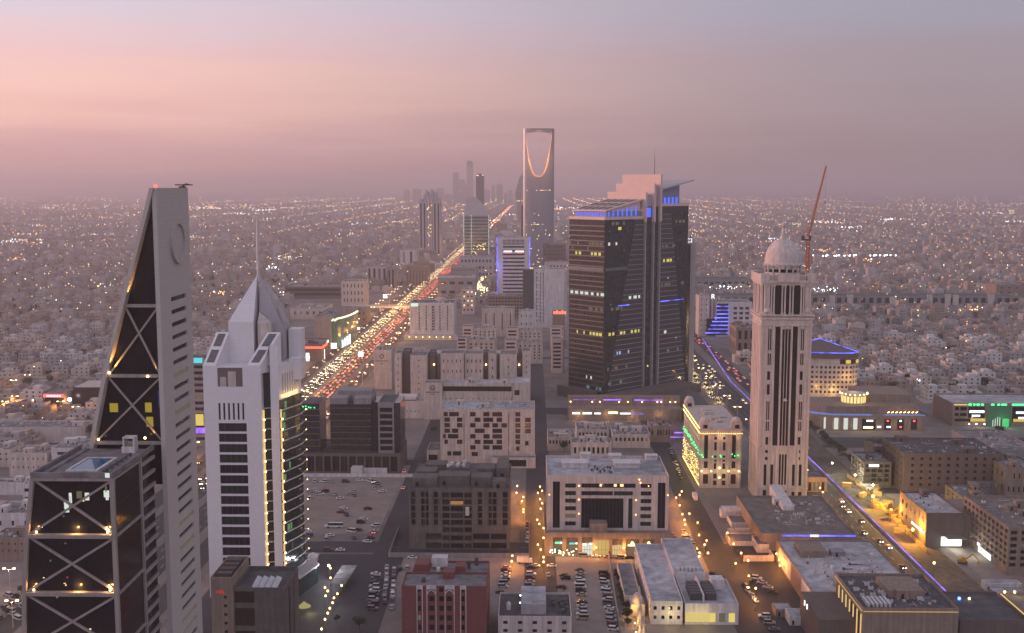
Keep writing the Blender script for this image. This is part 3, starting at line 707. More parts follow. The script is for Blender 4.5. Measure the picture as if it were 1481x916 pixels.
for z in zf[:-2]:
    mb.ball((25.9, .7, z - 3.4), .42); mb.ball((33.3, 2.4, z - 3.4), .42); mb.ball((q[0] + 1.9, q[1] - .5, z + 1.7), .22); mb.ball((-1.1, 4.6, z + .3), .3)
mb.build('bracket_lamp', ledw, T, kind='stuff')
for k in range(7): lamp(T, (32.3 + dx * (3.6 + k * 2.1) + .7, 2.5 + dy * (3.6 + k * 2.1) - .6, 89.2), 130, (1, .62, .2), .2)
for z in (70, 52, 34, 16): lamp(T, (-2.2, 4.5, z), 250, (1, .62, .3), .3)
random.seed(8); mb = MB()
for k in range(16):
    s = U(1, 17); z = random.choice(zf) + .5; p = (32 + dx * s + .12, 2.5 + dy * s - .04); mb.poly([(*p, z), (p[0] + dx * 2, p[1] + dy * 2, z), (p[0] + dx * 2, p[1] + dy * 2, z + 3), (*p, z + 3)])
mb.build('window', wgrn, T, kind='stuff')
def ramp_wing(x0, w, sh):
    m = MB(); m.hexa([(x0, .01, 100), (x0 + w, .01, 100), (x0 + w + sh, 12, 100), (x0 + sh, 12, 100), (x0, .01, 103.6), (x0 + w, .01, 103.6), (x0 + w + sh, 12, 116.5), (x0 + sh, 12, 116.5)]); m.build('sloping_wing', whitepan, T)
    m = MB()
    for t0, t1 in ((.08, .46), (.56, .94)):
        f = lambda t, u: (x0 + u * w + sh * t, .01 + 12 * t, 103.72 + 12.9 * t)
        m.poly([f(t0, .2), f(t0, .8), f(t1, .8), f(t1, .2)])
    m.build('skylight', brickish('skylight_glass', (.10, .09, .09), (.22, .2, .2), .9, .8, lw=.06, rough=.3), T)
ramp_wing(0.02, 5.6, 3.0); ramp_wing(19, 5.8, 6.5)
mb = MB(); mb.box(8.3, 19.4, 12, 30, 95, 121); ap = (19.4, 21, 141)
mb.poly([(8.3, 12, 121), (19.4, 12, 121), ap]); mb.poly([(8.3, 30, 121), (8.3, 12, 121), ap]); mb.poly([(19.4, 30, 121), (8.3, 30, 121), ap]); mb.poly([(19.4, 12, 121), (19.4, 30, 121), ap])
mb.build('pyramid_half', whitepan, T)
mb = MB(); ap = (20.6, 21, 140.5)
mb.box(20.6, 31.5, 17, 30, 95, 118); mb.poly([(20.6, 17, 118), (28, 17, 127), (31.5, 17, 118)])
mb.poly([(20.6, 17, 118), (31.5, 17, 118), (31.2, 17, 122), (28.4, 18, 130), ap]); mb.poly([(31.5, 17, 118), (31.5, 30, 118), (28.4, 24, 130), (28.4, 18, 130), (31.2, 17, 122)]); mb.poly([(28.4, 18, 130), (28.4, 24, 130), ap]); mb.poly([(31.5, 30, 118), (20.6, 30, 118), ap, (28.4, 24, 130)])
mb.build('pyramid_half', greypan, T)
mb = MB(); mb.box(20.9, 26.8, 13.2, 16.9, 95, 120.4); mb.poly([(20.9, 13.2, 120.4), (26.8, 13.2, 120.4), (20.9, 16.9, 125)]); mb.poly([(26.8, 13.2, 120.4), (26.8, 16.9, 120.4), (20.9, 16.9, 125)]); mb.build('gable', pinkst, T)
mb = MB(); mb.box(32.4, 38.2, 22.5, 30, 95, 116.5); mb.box(34, 39.4, 15, 22.4, 95, 104.5); mb.build('rear_block', whitepan, T)
mb = MB(); mb.tube((20, 21, 138), (20, 21, 160), .75, .55); mb.tube((20, 21, 160), (20, 21, 168.5), .5, .25); mb.build('mast', metalw, T)
mb = MB(); mb.box(7, 10, 2, 6, 97, 101); mb.box(10.5, 13.4, 3, 8, 97, 102.8); mb.build('plant_box', concrete, T)
mb = MB(); mb.box(6.3, 17.1, -.03, .15, 94.4, 102.6); mb.build('terrace_shade_panel', [M('terrace_shade', (.16, .12, .11))], T)  # flat panel on the wall; the open terrace's shade is put into its colour
mb = MB(); mb.box(7.4, 10, -.06, .1, 94.4, 98.6); mb.box(10.8, 14.2, -.09, .1, 94.4, 101); mb.build('plant_screen', pinkst, T)
mb = MB(); mb.prism([(30, -2), (39, 2), (44, 20), (40, 27), (33, 14)], 0, 8, 0); mb.build('lobby', [curtain2], T); mb = MB(); mb.prism([(29.5, -2.5), (39.5, 1.6), (44.6, 20), (40.4, 27.4), (33, 14)], 8.01, 8.8, 0); mb.build('lobby_roof', [greypan], T)
# --- the great glass tower with the stepped crown
TH = radians(48); rd = (sin(TH), cos(TH)); A0 = at(872, 585, 914)
T = thing('stepped_tower', 'tall dark glass office tower with blue lit roof and stepped pink crown', 'tower', (A0[0], 914, 0), -(TH - pi / 2) * 1 - 0)
T.rotation_euler = (0, 0, pi / 2 - TH)      # local x runs along the long face, y along the short face
LX, LY = 108.0, 41.0
mb = MB(); mb.poly([(0, 0, 0), (LX, 0, 0), (LX, 0, 163), (48, 0, 163), (48, 0, 153.6), (0, 0, 153.6)]); mb.poly([(LX, 0, 0), (LX, LY, 0), (LX, LY, 163), (LX, 0, 163)]); mb.poly([(LX, LY, 0), (0, LY, 0), (0, LY, 153.6), (48, LY, 153.6), (48, LY, 163), (LX, LY, 163)])
mb.build('glazing', curtain2, T)
mb = MB(); mb.poly([(0, LY, 0), (0, 0, 0), (0, 0, 153.6), (0, LY, 153.6)]); mb.build('glazing', curtain, T)
sp_br = M('spandrel_brown', (.10, .085, .078), rough=.4); spw = M('band_pale', (.27, .26, .27), rough=.5)
mb = MB(); FH = 4.2
for k in range(2, 36): mb.box(-.18, .02, .05, LY, k * FH, k * FH + .9, bot=True)
mb.build('spandrel_bands', sp_br, T)
mb = MB()
for k in range(1, 38):
    z = k * FH + .5; a = 3 + 33 * (z / 146) if z < 150 else 36; b = 107.8 - 24 * (z / 150)
    if z < 152: mb.box(a, 47.5, -1.2, .02, z, z + .42, bot=True)
    if z < 158: mb.box(68.6, b, -1.2, .02, z, z + .42, bot=True)
mb.build('floor_bands', spw, T)
mb = MB(); mb.poly([(3.2, -.6, 4), (47.6, -.6, 4), (47.6, -.6, 150), (37, -.6, 150)]); mb.poly([(68.5, -.6, 4), (107, -.6, 4), (84, -.6, 157), (68.5, -.6, 157)]); mb.poly([(3.2, -.6, 4), (37, -.6, 150), (37, 0, 150), (3.2, 0, 4)]); mb.build('leaning_glazing', M('glass_blue_grey', (.05, .058, .06), rough=.12, var=0, spec=.4), T)
crownm = M('crown_panels', (.62, .46, .41), rough=.6, var=.05)
for x, z, w in ((48.0, 175.5, 1.6), (58.8, 182.6, 2.2), (67.0, 190.4, 2.2)):
    mb = MB(); mb.box(x, x + w, -2.6, LY + 1, 150, z, bot=True); mb.build('crown_wall', crownm, T); mb = MB(); mb.box(x, x + 1.3, -2.4, .8, 0, 149.99); mb.build('fin', spw, T)
mb = MB(); mb.box(49.7, 58.7, 0.6, LY, 153, 173); mb.box(61.1, 66.9, .6, LY, 153, 180); mb.build('core', greypan, T)
mb = MB(); mb.box(-.6, 47.9, -.6, 0, 152.6, 155); mb.box(-.6, 0, 0.01, LY + .4, 152.6, 155); mb.box(-.6, 47.9, LY, LY + .5, 152.6, 155); mb.poly([(0, 0, 154), (47.9, 0, 154), (47.9, LY, 154), (0, LY, 154)]); mb.box(69.3, LX + .4, -.6, 0, 163, 165.3); mb.box(LX, LX + .5, 0, LY, 163, 165.3); mb.poly([(69, 0, 164), (LX, 0, 164), (LX, LY, 164), (69, LY, 164)]); mb.build('parapet', crownm, T)
mb = MB(); mb.hexa([(4, 2, 154), (46, 2, 154), (46, 38, 154), (4, 38, 154), (4, 2, 159.4), (46, 2, 159.4), (46, 38, 159.4), (4, 38, 159.4)]); mb.hexa([(70, 4, 164), (100, 4, 164), (100, 36, 164), (70, 36, 164), (70, 4, 178), (100, 4, 183), (100, 36, 183), (70, 36, 178)]); mb.build('penthouse', M('penthouse_panel', (.22, .24, .34), rough=.5), T)
mb = MB(); mb.hexa([(2, .6, 159.5), (47, .6, 168), (47, 40, 168), (2, 40, 159.5), (2, .6, 160.4), (47, .6, 169.5), (47, 40, 169.5), (2, 40, 160.4)])
mb.poly([(46, 2.1, 159.4), (46, 2.1, 168), (4, 2.1, 159.6)]); mb.build('tilted_roof', crownm, T)
mb = MB()
for i in range(3):
    for j in range(5):
        x0, x1 = 5 + i * 14, 16 + i * 14; y0, y1 = 3 + j * 7.4, 8.6 + j * 7.4; zz = lambda x: 160.45 + (x - 2) * .2022 + .06
        mb.poly([(x0, y0, zz(x0)), (x1, y0, zz(x1)), (x1, y1, zz(x1)), (x0, y1, zz(x0))])
mb.build('roof_panel', metald, T)
mb = MB(); mb.hexa([(69.4, -1, 176.8), (112, -3, 185), (112, 40, 185), (69.4, 40, 176.8), (69.4, -1, 178), (112, -3, 186), (112, 40, 186), (69.4, 40, 178)]); mb.build('canopy', greypan, T)
mb = MB()
for k in range(11): mb.box(3.7, 3.95, 4 + k * 3.1, 5.3 + k * 3.1, 155.6, 158.4)
for k in range(7): mb.box(6 + k * 5.6, 7.4 + k * 5.6, 1.75, 1.95, 155.2, 159.2 + k * .7)
for k in range(5): mb.box(74 + k * 5.2, 76.2 + k * 5.2, 3.7, 3.95, 165.2, 170.5)
mb.box(50, 57, -.5, -.2, 154, 162)
mb.build('blue_light', blued, T)
mb = MB(); mb.tube((68.5, 6, 190), (68.5, 6, 205), .3, .22); mb.tube((68.5, 6, 205), (68.5, 6, 213), .14, .05); mb.build('mast', metald, T)
random.seed(12); mb = {}
def litrow(face, k, a, b, mat, p=.7, n=2.3):
    x = a
    while x < b:
        if R() < p:
            m = MB(); z = k * FH + 1.2; w = n * U(.6, 1.6)
            if face == 'l': m.box(-.12, .02, x, x + w, z, z + 2.5)
            else: m.box(x, x + w, -.75, -.5 if x < 48 else .02, z, z + 2.5)
            m.build('window', mat, T)
        x += n * 2
litrow('l', 21, 0, 38, wwht, .75, 3); litrow('l', 13, 2, 36, wyel, .6, 2); litrow('r', 13, 1, 44, wyel, .6); litrow('r', 20, 12, 46, wwht, .7, 3); litrow('r', 18, 8, 30, wdim, .7, 3); litrow('l', 18, 1, 16, wdim, .8, 3)
litrow('l', 29, 4, 34, wyel, .22); litrow('l', 31, 2, 40, wdim, .5); litrow('l', 30, 18, 40, wdim, .6); litrow('r', 31, 4, 14, wwht, .5, 1.5); litrow('r', 35, 8, 30, wdim, .6); litrow('r', 34, 16, 30, wyel, .3); litrow('r', 30, 72, 88, wdim, .6); litrow('r', 22, 72, 100, wdim, .6); litrow('r', 17, 72, 96, wyel, .25); litrow('r', 12, 72, 100, wwht, .25); litrow('r', 9, 10, 30, wblue, .35, 1.4); litrow('r', 8, 72, 100, wteal, .3); litrow('r', 35, 72, 100, wdim, .5); litrow('r', 27, 74, 84, wyel, .4); litrow('r', 6, 4, 40, wdim, .3); litrow('r', 3, 6, 44, wteal, .25); litrow('l', 4, 2, 20, wwht, .35, 1.4); litrow('l', 2, 2, 24, wteal, .4)
mb = MB(); mb.box(-.14, .02, 1, LY - 1, 26 * FH + 1, 26 * FH + 3.6); mb.box(1, 30, -.1, .02, 26 * FH + 1, 26 * FH + 3.6); mb.build('plant_floor', M('plant_floor_glass', (.10, .14, .14), rough=.3, var=.4, scale=.6), T)
mb = MB(); mb.box(70, 102, -1.35, -1.22, 18 * FH + 4.4, 18 * FH + 5.1); mb.box(16, 30, -1.35, -1.22, 18 * FH + 4.4, 18 * FH + 5.1); mb.build('blue_strip', ledb, T)
for k in range(26):
    f = R() < .5; m = MB(); z = U(6, 150); x = U(2, 38) if f else U(2, 100); s = U(.5, 1.1)
    if f: m.box(-.12, .02, x, x + s, z, z + s * 1.4)
    else: m.box(x, x + s, -.78, -.5, z, z + s * 1.4)
    m.build('window', pick([(wdim, 4), (wwht, 1), (wwarm, 1), (wteal, 1)]), T)
mb = MB(); mb.box(-14, LX - 10, -26, -1.3, 0, 7.5); mb.box(-6, -.7, 6, LY + 8, 0, 9); mb.build('podium', brown, T)
# slim stair tower beside it
p = at(999, 540, 1010)
T = thing('lift_tower', 'slim pale shaft standing close behind the dark glass tower', 'tower', (p[0] - 2.2, 1010, 0), ROT)
mb = MB(); mb.box(0, 4.6, 0, 6, 0, 131); mb.build('shaft', greypan, T); mb = MB(); mb.box(-5.5, -.01, 1, 6, 0, 128); mb.build('glazing', curtain, T); mb = MB(); mb.box(-.9, .2, -.2, .4, 129, 136); mb.build('sign_frame', metald, T)
word('C2', 5, signw, T, (-4.5, -.2, 129.5))
# --- the arched skyscraper far up the axis
DK = 2380.0; p = at(778.5, 330, DK); T = thing('arched_skyscraper', 'slender silver skyscraper with an inverted arch cut through its top', 'tower', (p[0], DK, 0), ROT)
ar, br, HH = 33.5, 17.0, 302.0
yb = lambda x: br * max(0.0, 1 - (abs(x) / ar) ** 2.2) ** .5 + 1.2
zc = lambda x: 202 + 89 * (abs(x) / 28.0) ** 2.7            # the inverted arch
xs = sorted({-ar, ar, *[-28 + 56 * k / 40 for k in range(41)], *[s_ * (28 + 5.5 * k / 6) for k in range(1, 6) for s_ in (-1, 1)]})
mb = MB(); inn = MB()
for x0, x1 in zip(xs, xs[1:]):
    for s_ in (-1, 1):
        def q(za, zb, zc_, zd_):
            P = [(x0, s_ * yb(x0), za), (x1, s_ * yb(x1), zb), (x1, s_ * yb(x1), zc_), (x0, s_ * yb(x0), zd_)]
            mb.poly(P if s_ < 0 else P[::-1])
        if abs(x0 + x1) / 2 < 28: q(0, 0, zc(x1), zc(x0)); q(295.5 - (abs(x1) / 28) ** 2 * 4, 295.5 - (abs(x1) / 28) ** 2 * 4, HH, HH)
        else: q(0, 0, HH, HH)
    mb.poly([(x0, -yb(x0), HH), (x1, -yb(x1), HH), (x1, yb(x1), HH), (x0, yb(x0), HH)])
    if abs(x0 + x1) / 2 < 28:
        inn.poly([(x0, -yb(x0), zc(x0)), (x1, -yb(x1), zc(x1)), (x1, yb(x1), zc(x1)), (x0, yb(x0), zc(x0))])
        za, zb = [295.5 - (abs(x) / 28) ** 2 * 4 for x in (x0, x1)]; zb = za = 295.5 - (abs(x1) / 28) ** 2 * 4
        inn.poly([(x0, yb(x0), za), (x1, yb(x1), zb), (x1, -yb(x1), zb), (x0, -yb(x0), za)])
mb.build('shell', M('silver_glass', (.20, .215, .25), rough=.4, metal=.3, var=.05, spec=.6), T, smooth=False)
inn.build('arch_lining', M('arch_lining', (.62, .45, .36), rough=.5, var=.03), T)
mb = MB(); pts = [(-28 + 56 * k / 30) for k in range(31)]
for x0, x1 in zip(pts, pts[1:]): mb.beam((x0, -yb(x0) - .6, zc(x0) - 1.2), (x1, -yb(x1) - .6, zc(x1) - 1.4), 1.8, 3.6)
mb.beam((-28, -yb(28) - .6, 293), (0, -yb(0) - .6, 297), 1.6, 2.4); mb.beam((28, -yb(28) - .6, 293), (0, -yb(0) - .6, 297), 1.6, 2.4)
mb.build('arch_frame', M('arch_frame', (.70, .46, .34), rough=.5, var=.03), T)
mb = MB(); random.seed(2)
for z in (172, 100): 
    for k in range(9):
        x = U(-27, 27); mb.ball((x, -yb(x) - 1, z + U(-.5, .5)), .42, 4)
for k in range(50): x = U(-30, 30); z = U(3, 130) * R(); mb.ball((x, -yb(x) - 1, z), .5, 4)
mb.build('facade_lamp', ledw, T, kind='stuff')
mb = MB(); mb.prism([(-110, -30), (110, -30), (110, 60), (-110, 60)], 0, 14); mb.build('podium', greyw, T)
mb = MB()
for k in range(14): mb.ball((U(-100, 100), -30.8, U(2, 12)), 1.2, 4)
mb.build('podium_lamp', ledy, T)
mb = MB(); mb.box(-ar - 3, -ar + 3.5, -4, 4, 0, 140); mb.build('edge_pier', metald, T)
for x, z in ((-24, 240), (24, 240)): lamp(T, (x, -yb(x) - 40, z), 90000, (1, .48, .2), 2)
# --- the stone tower with the dome
DD = 619.0; p = at(1094.5, 735, DD)
T = thing('domed_tower', 'tall stone tower with columns, balustrade and a round dome with finial', 'tower', (p[0], DD, 0), ROT)
w, dpt = 28.4, 26.0; F = []
for xa in (3.9, 22.3):
    F += [(xa, xa + .75, 88, 100), (xa + 1.1, xa + 1.85, 88, 100), (xa, xa + .75, 79.5, 86.5), (xa + 1.1, xa + 1.85, 79.5, 86.5), (xa, xa + 1.7, 71, 76), (xa, xa + 1.7, 62.5, 68.5)]
    F += [(xa, xa + .75, 48, 58.5), (xa + 1.1, xa + 1.85, 48, 58.5), (xa, xa + .75, 41.5, 47), (xa + 1.1, xa + 1.85, 41.5, 47), (xa, xa + 1.6, 33.5, 38), (xa, xa + 1.6, 28.6, 30.4), (xa, xa + 1.6, 24.6, 26.4)]
F += [(7.9, 10.75, 33, 101.5), (17.65, 20.5, 33, 101.5)]
F += [(11.8 + k * 1.7, 13.15 + k * 1.7, 33, 100) for k in range(3)] + [(12 + k * 1.6, 13.1 + k * 1.6, 10, 28) for k in range(3)]
F += [(3.4, 5, 9.5, 22), (7.2, 8.8, 9.5, 22), (19.6, 21.2, 9.5, 22), (23.4, 25, 9.5, 22), (3.2, 5.2, 1, 7), (7, 8.8, 1, 6), (11.6, 16.8, .5, 6.6), (19.6, 21.4, 2.5, 6), (23.4, 25.4, 2.5, 6)]
side = [(k * 4.2 + 2, k * 4.2 + 3.2, z, z + 5.5) for k in range(6) for z in (36, 44, 52, 60, 68, 76, 84, 92)] + [(k * 4.2 + 2, k * 4.2 + 3.6, 9, 22) for k in range(6)]
block(T, 0, w, 0, dpt, 0, 108, pinkst, {'f': F, 'l': side, 'r': side}, depth=.7, glass=[(darkgap, 1)])
mb = MB()        # mouldings and piers standing proud of the wall
for z, h, o_ in ((7.9, .8, .35), (31.4, .9, .45), (101.9, 1.0, .6), (105.6, 1.2, .9), (107.6, .8, 1.3)): mb.box(-o_, w + o_, -o_, dpt + o_, z, z + h, bot=True)
for x in (.02, 2.1, 6.4, 10.78, 16.62, 20.6, 24.9, w - 1.3): mb.box(x, x + 1.0, -.34, .05, 32.4, 101.8)
for x in (.02, 5.6, 10, 17.3, 22, w - 1.3): mb.box(x, x + 1.1, -.3, .05, 8.8, 31.3)
for y in (.4, 5.4, 9.6, 13.8, 18, 22.2): mb.box(-.34, .05, y, y + 1, 8.8, 101.8)
for xa in (3.9, 22.3):
    for z in (60, 87, 70, 32.5): mb.box(xa - .5, xa + 2.4, -.35, .02, z - .7, z, bot=True)
for xa in (4.85, 14.35, 23.2):
    for z in (100.6, 59.0): mb.lathe([(1.4, z), (1.1, z + .8), (.4, z + 1.3), (.01, z + 1.4)], 10, (xa, .1))
mb.build('moulding', pinkst, T)
G2 = lambda a, b: [(a, b)]
block(T, .9, w - .9, .9, dpt - .9, 108.4, 125, darkgap, {}, name='belvedere', roof=darkgap)
mb = MB()
for x in (1.6, 5.2, 6.6, 11.2, 12.8, 15.6, 17.2, 21.8, 23.2, 26.8):
    mb.lathe([(.75, 108.4), (.75, 109.2), (.52, 109.4), (.46, 123.6), (.8, 124.4), (.8, 125)], 9, (x, .2)); mb.lathe([(.75, 108.4), (.52, 109.4), (.46, 123.6), (.8, 125)], 7, (.3, min(dpt - 1, x * .92)))
for x0, x1 in ((0, 5.4), (w - 5.4, w)): mb.box(x0 + 1, x1 - 1, .3, 4, 108.4, 125)
mb.build('column', pinkst, T)
mb = MB()
for x0 in (.4, w - 5.8):
    mb.box(x0, x0 + 5.4, -.9, .3, 108.41, 110); mb.lathe([(1.9, 110), (1.6, 111.4), (.7, 112.3), (.01, 112.6)], 10, (x0 + 2.7, -.2))
mb.build('pediment', pinkst, T)
mb = MB(); mb.box(-.5, w + .5, -.5, dpt + .5, 125, 126.2, bot=True); mb.box(-1.2, w + 1.2, -1.2, dpt + 1.2, 126.2, 127.2, bot=True)
for x in (-1.1, w - 3.5): 
    for y in (-1.1, dpt - 3.5): mb.box(x, x + 4.6, y, y + 4.6, 127.2, 131.4)
for x0, x1 in ((3.6, 8), (9, 19), (20.2, w - 3.6)):
    mb.box(x0, x1, -.9, -.5, 127.2, 127.8); mb.box(x0, x1, -.9, -.5, 130.2, 130.9); k = int((x1 - x0) / .8)
    for i in range(k): mb.box(x0 + i * .8, x0 + i * .8 + .4, -.85, -.55, 127.8, 130.2)
mb.box(8, 20.2, -1.7, -.95, 126.9, 131.4); mb.box(-.9, -.5, 3.6, dpt - 3.6, 127.2, 130.9); mb.box(w + .5, w + .9, 3.6, dpt - 3.6, 127.2, 130.9)
mb.build('balustrade', pinkst, T)
mb = MB(); mb.poly([(0, 0, 127.21), (w, 0, 127.21), (w, dpt, 127.21), (0, dpt, 127.21)]); mb.build('roof', roofb, T)
cx, cyy = w / 2 - .3, dpt / 2
mb = MB(); mb.lathe([(9.4, 127.2), (9.4, 132.2)], 20, (cx, cyy), 0); mb.build('drum', darkgap, T)
mb = MB()
for k in range(16):
    t = 2 * pi * k / 16; mb.tube((cx + 9.8 * cos(t), cyy + 9.8 * sin(t), 127.2), (cx + 9.8 * cos(t), cyy + 9.8 * sin(t), 136), .5, n=6)
mb.lathe([(9.9, 127.2), (9.9, 131.6), (9.5, 131.7)], 32, (cx, cyy)); mb.build('drum_column', pinkst, T)
mb = MB(); mb.lathe([(9.4, 135.4), (10.8, 135.5), (11.0, 136.4), (10.3, 136.9), (10.2, 139.2), (9.6, 142.2), (8.4, 145.2), (6.6, 147.8), (4.4, 149.5), (2.2, 150.4), (1.6, 150.6)], 36, (cx, cyy)); mb.build('dome', pinkst, T, smooth=True)
mb = MB(); mb.lathe([(1.7, 150.5), (1.5, 153), (1.1, 153.3), (1.2, 154.6), (.8, 155), (.8, 156.3), (.6, 156.6), (1.3, 157.5), (1.5, 158.4), (1.2, 159.3), (.3, 160), (.05, 161)], 12, (cx, cyy)); mb.build('finial', pinkst, T, smooth=True)
mb = MB()
for z in (8.8, 32.5, 9): mb.box(-4, -2.2, 4, 5, 0, 1)
for x, z in (): lamp(T, (x, -5 if x > 0 else 8, z), 260, (1, .6, .3), .12)
# ------------------------------------------------------------------ mid-rise buildings
def pat(p, w, z0, z1):
    if not p: return []
    k = p[0]
    if k == 'grid': return grid(w, z0, z1, p[1], p[2], p[3], p[4], *(p[5:] if len(p) > 5 else (w * .04, w * .04)))
    if k == 'bands': return grid(w, z0, z1, 1, p[1], p[2], p[3])
    if k == 'strips': return grid(w, z0, z1, p[1], 1, p[2], p[3])
    return []
def mid(name, label, ul, ur, vb, vt, dep, wall, f=None, l=None, r=None, glass=None, roof=None, huts=1, acs=5, tanks=0, base=3.5, top=1.2, par=1.0, depth=.4, mull=0, cat='building', group=None, rz=0.0, capn=100):
    (x, d), w = site(ul, ur, vb); h = zat(vt, d)
    T = thing(name, label, cat, (x, d, 0), ROT + rz, group)
    block(T, 0, w, 0, dep, 0, h, wall, {'f': pat(f, w, base, h - top), 'l': pat(l, dep, base, h - top), 'r': pat(r, dep, base, h - top)}, par=par, depth=depth, glass=glass, roof=roof, mull=mull, cap=capn)
    clutter(T, .6, w - .6, .6, dep - .6, h - par, huts, acs, tanks, wall)
    return T, w, h
random.seed(17)
def dashes(T, x, y, z, n, s):      # lettering too small to read
    m = MB(); [m.box(x - n * s / 2 + k * s, x - n * s / 2 + k * s + s * .7, y - .05, y + .05, z, z + s * .8) for k in range(n)]; m.build('sign_lettering', signd, T)
# G: office block with shops along the street
(x, d), w = site(791, 967, 805); T = thing('office_block', 'pale office block with a glass centre above a row of lit shops', 'office', (x, d, 0), ROT)
w = 60.0; F = []
for xa in (9, 46.2):
    F += [(xa, xa + 5.3, 13.2 + k * 3.85, 15.4 + k * 3.85) for k in range(6)]
F += [(17, 32.5, 28.6, 30.8), (34.6, 34.7, 28.6, 28.7), (17, 43.6, 32.45, 34.7), (33, 42.4, 28.6, 30.8), (17, 37.8, 12, 27.2), (40.2, 42.3, 12, 27.2), (2.9, 6.4, 12, 35.6), (54.6, 58.4, 12, 35.2)]
sd_ = grid(41, 13, 37, 7, 6, .5, .5, 2, 2)
F = [o for o in F if o[0] != 34.6]
mbx = MB()
block(T, 0, w, 7.5, 48, 11.01, 38.8, pinkst, {'f': F, 'l': sd_, 'r': sd_}, depth=.7, glass=[(gl, 6), (gl2, 3), (glg, 3), (wteal, .5), (wdim, .8)], mull=1.6, roof=roofl, par=1.1)
SH = [(3, 7.6, 1, 9.6), (9.5, 15.2, 1, 9.6), (17.2, 22.3, .6, 9.8), (23.4, 30.4, .6, 8.3), (32, 36.6, .6, 9), (38.5, 45, .6, 9), (46.8, 52.4, .6, 9)]
mb = MB(); pn = facade(mb, (-1, 0), (1, 0), w + 2.4, 0, 11, [(a + 1, b + 1, c, e) for a, b, c, e in SH], 1.6)
facade(mb, (-1, 50), (0, -1), 50, 0, 11, []); facade(mb, (w + 1.4, 0), (0, 1), 50, 0, 11, grid(50, 1, 9, 7, 1, .6, .7)); mb.poly([(-1, 0, 11), (w + 1.4, 0, 11), (w + 1.4, 50, 11), (-1, 50, 11)]); mb.box(-1, w + 1.4, .01, .5, 11, 12, 0); mb.build('podium', tan_, T)
shopm = [wdim, wdim, wwht, E('shop_yellow', (1, .72, .22), .55), E('shop_amber', (1, .74, .34), .7), wdim, wdim]
for k, (a, b, c, e) in enumerate(SH):
    zt = e if k == 3 else e - 3.4; m = MB(); m.box(a + .02, b - .02, 1.35, 1.6, c, zt)
    for q in range(1, 4): m.box(a + (b - a) * q / 4 - .06, a + (b - a) * q / 4 + .06, 1.28, 1.36, c, zt, 1)
    m.box(a + .02, b - .02, 1.26, 1.36, c + 2.4, c + 2.55, 1); o = m.build('shop_window', [shopm[k], metald], T)
    if k != 3: m = MB(); m.box(a + .02, b - .02, .9, 1.6, zt, e - .02); m.build('shop_fascia', metald, T)
for xs_, wd, mt, z in ((4, 2.6, signg, 6.3), (6.5, .9, signw, 6.4), (11, 2.6, ledc, 6), (14, .9, signw, 6.1), (17.6, 1.6, signw, 5.6), (20.8, 1.4, signw, 5.9)):
    m = MB(); m.box(xs_, xs_ + wd, .5, .8, z, z + .8); m.build('shop_sign', mt, T)
for x0 in (39.6, 47.6):
    m = MB(); m.box(x0, x0 + 4.4, .6, .85, 5.2, 6.0); m.lathe([(1.1, 6.0), (.8, 6.9), (.5, 6.9), (.45, 7.5), (.01, 7.6)], 8, (x0 + 2.2, .75)); m.build('shop_sign', E('sign_yellow', (1, .85, .4), 2.5), T)
random.seed(6); m = MB()
for k in range(22): m.ball((U(1, 16), U(-3, .5), U(1, 4.5)), .28, 5, random.choice((0, 0, 1, 2)))
for k in range(8): m.ball((U(38, 53), U(-2, .4), U(.8, 2.2)), .25, 5, 0)
m.build('terrace_lights', [ledy, leda, ledw], T, kind='stuff')
m = MB()
for xx, z in ((15.8, 33.5), (15.8, 26.6), (15.8, 19.4), (43.9, 26.4), (43.9, 19), (45.4, 36.8), (46, 35.2), (50, 33.5), (59.5, 29), (1.2, 29)): m.ball((xx, 7.3, z), .28, 5)
m.build('wall_lamp', ledo, T)
for x0 in (26, 33, 36): m = MB(); m.box(x0, x0 + U(.8, 1.8), 8.05, 8.18, 33, 34.3); m.build('lit_room', E('room%d' % x0, (1, .7, .3), 1.6), T)
for x0, y0, a, b, h in ((8, 26, 13, 8, 2.4), (34.5, 26, 13, 8, 2.4), (18, 40, 5, 5, 3.6), (33, 40, 6, 5, 3), (52, 42, 6, 4, 2.5)):
    m = MB(); m.box(x0, x0 + a, y0, y0 + b, 37.7, 37.7 + h); m.box(x0 - .4, x0 + a + .4, y0 - .6, y0 + b + .2, 37.7 + h, 38 + h, 0, True); m.build('roof_shed', whitew, T)
random.seed(4)
for k in range(26):
    m = MB(); xx = U(21.5, 34); yy = U(15, 27); m.box(xx, xx + .9, yy, yy + .9, 37.69, 38.9); m.build('air_conditioner', metald if k % 3 else metalw, T)
m = MB(); m.box(21, 29.5, 1.2, 9, 11.01, 16.2); m.build('entrance_canopy', tan_, T)
for xx, yy, h in ((31, 5, 6), (33, 4, 4.5), (19, 5, 3.5)): tree_o = None
for xx in (8, 13, 20, 27, 36, 41, 49): lamp(T, (xx, -2.6, 5.4), 1000, (1, .42, .09), .4)
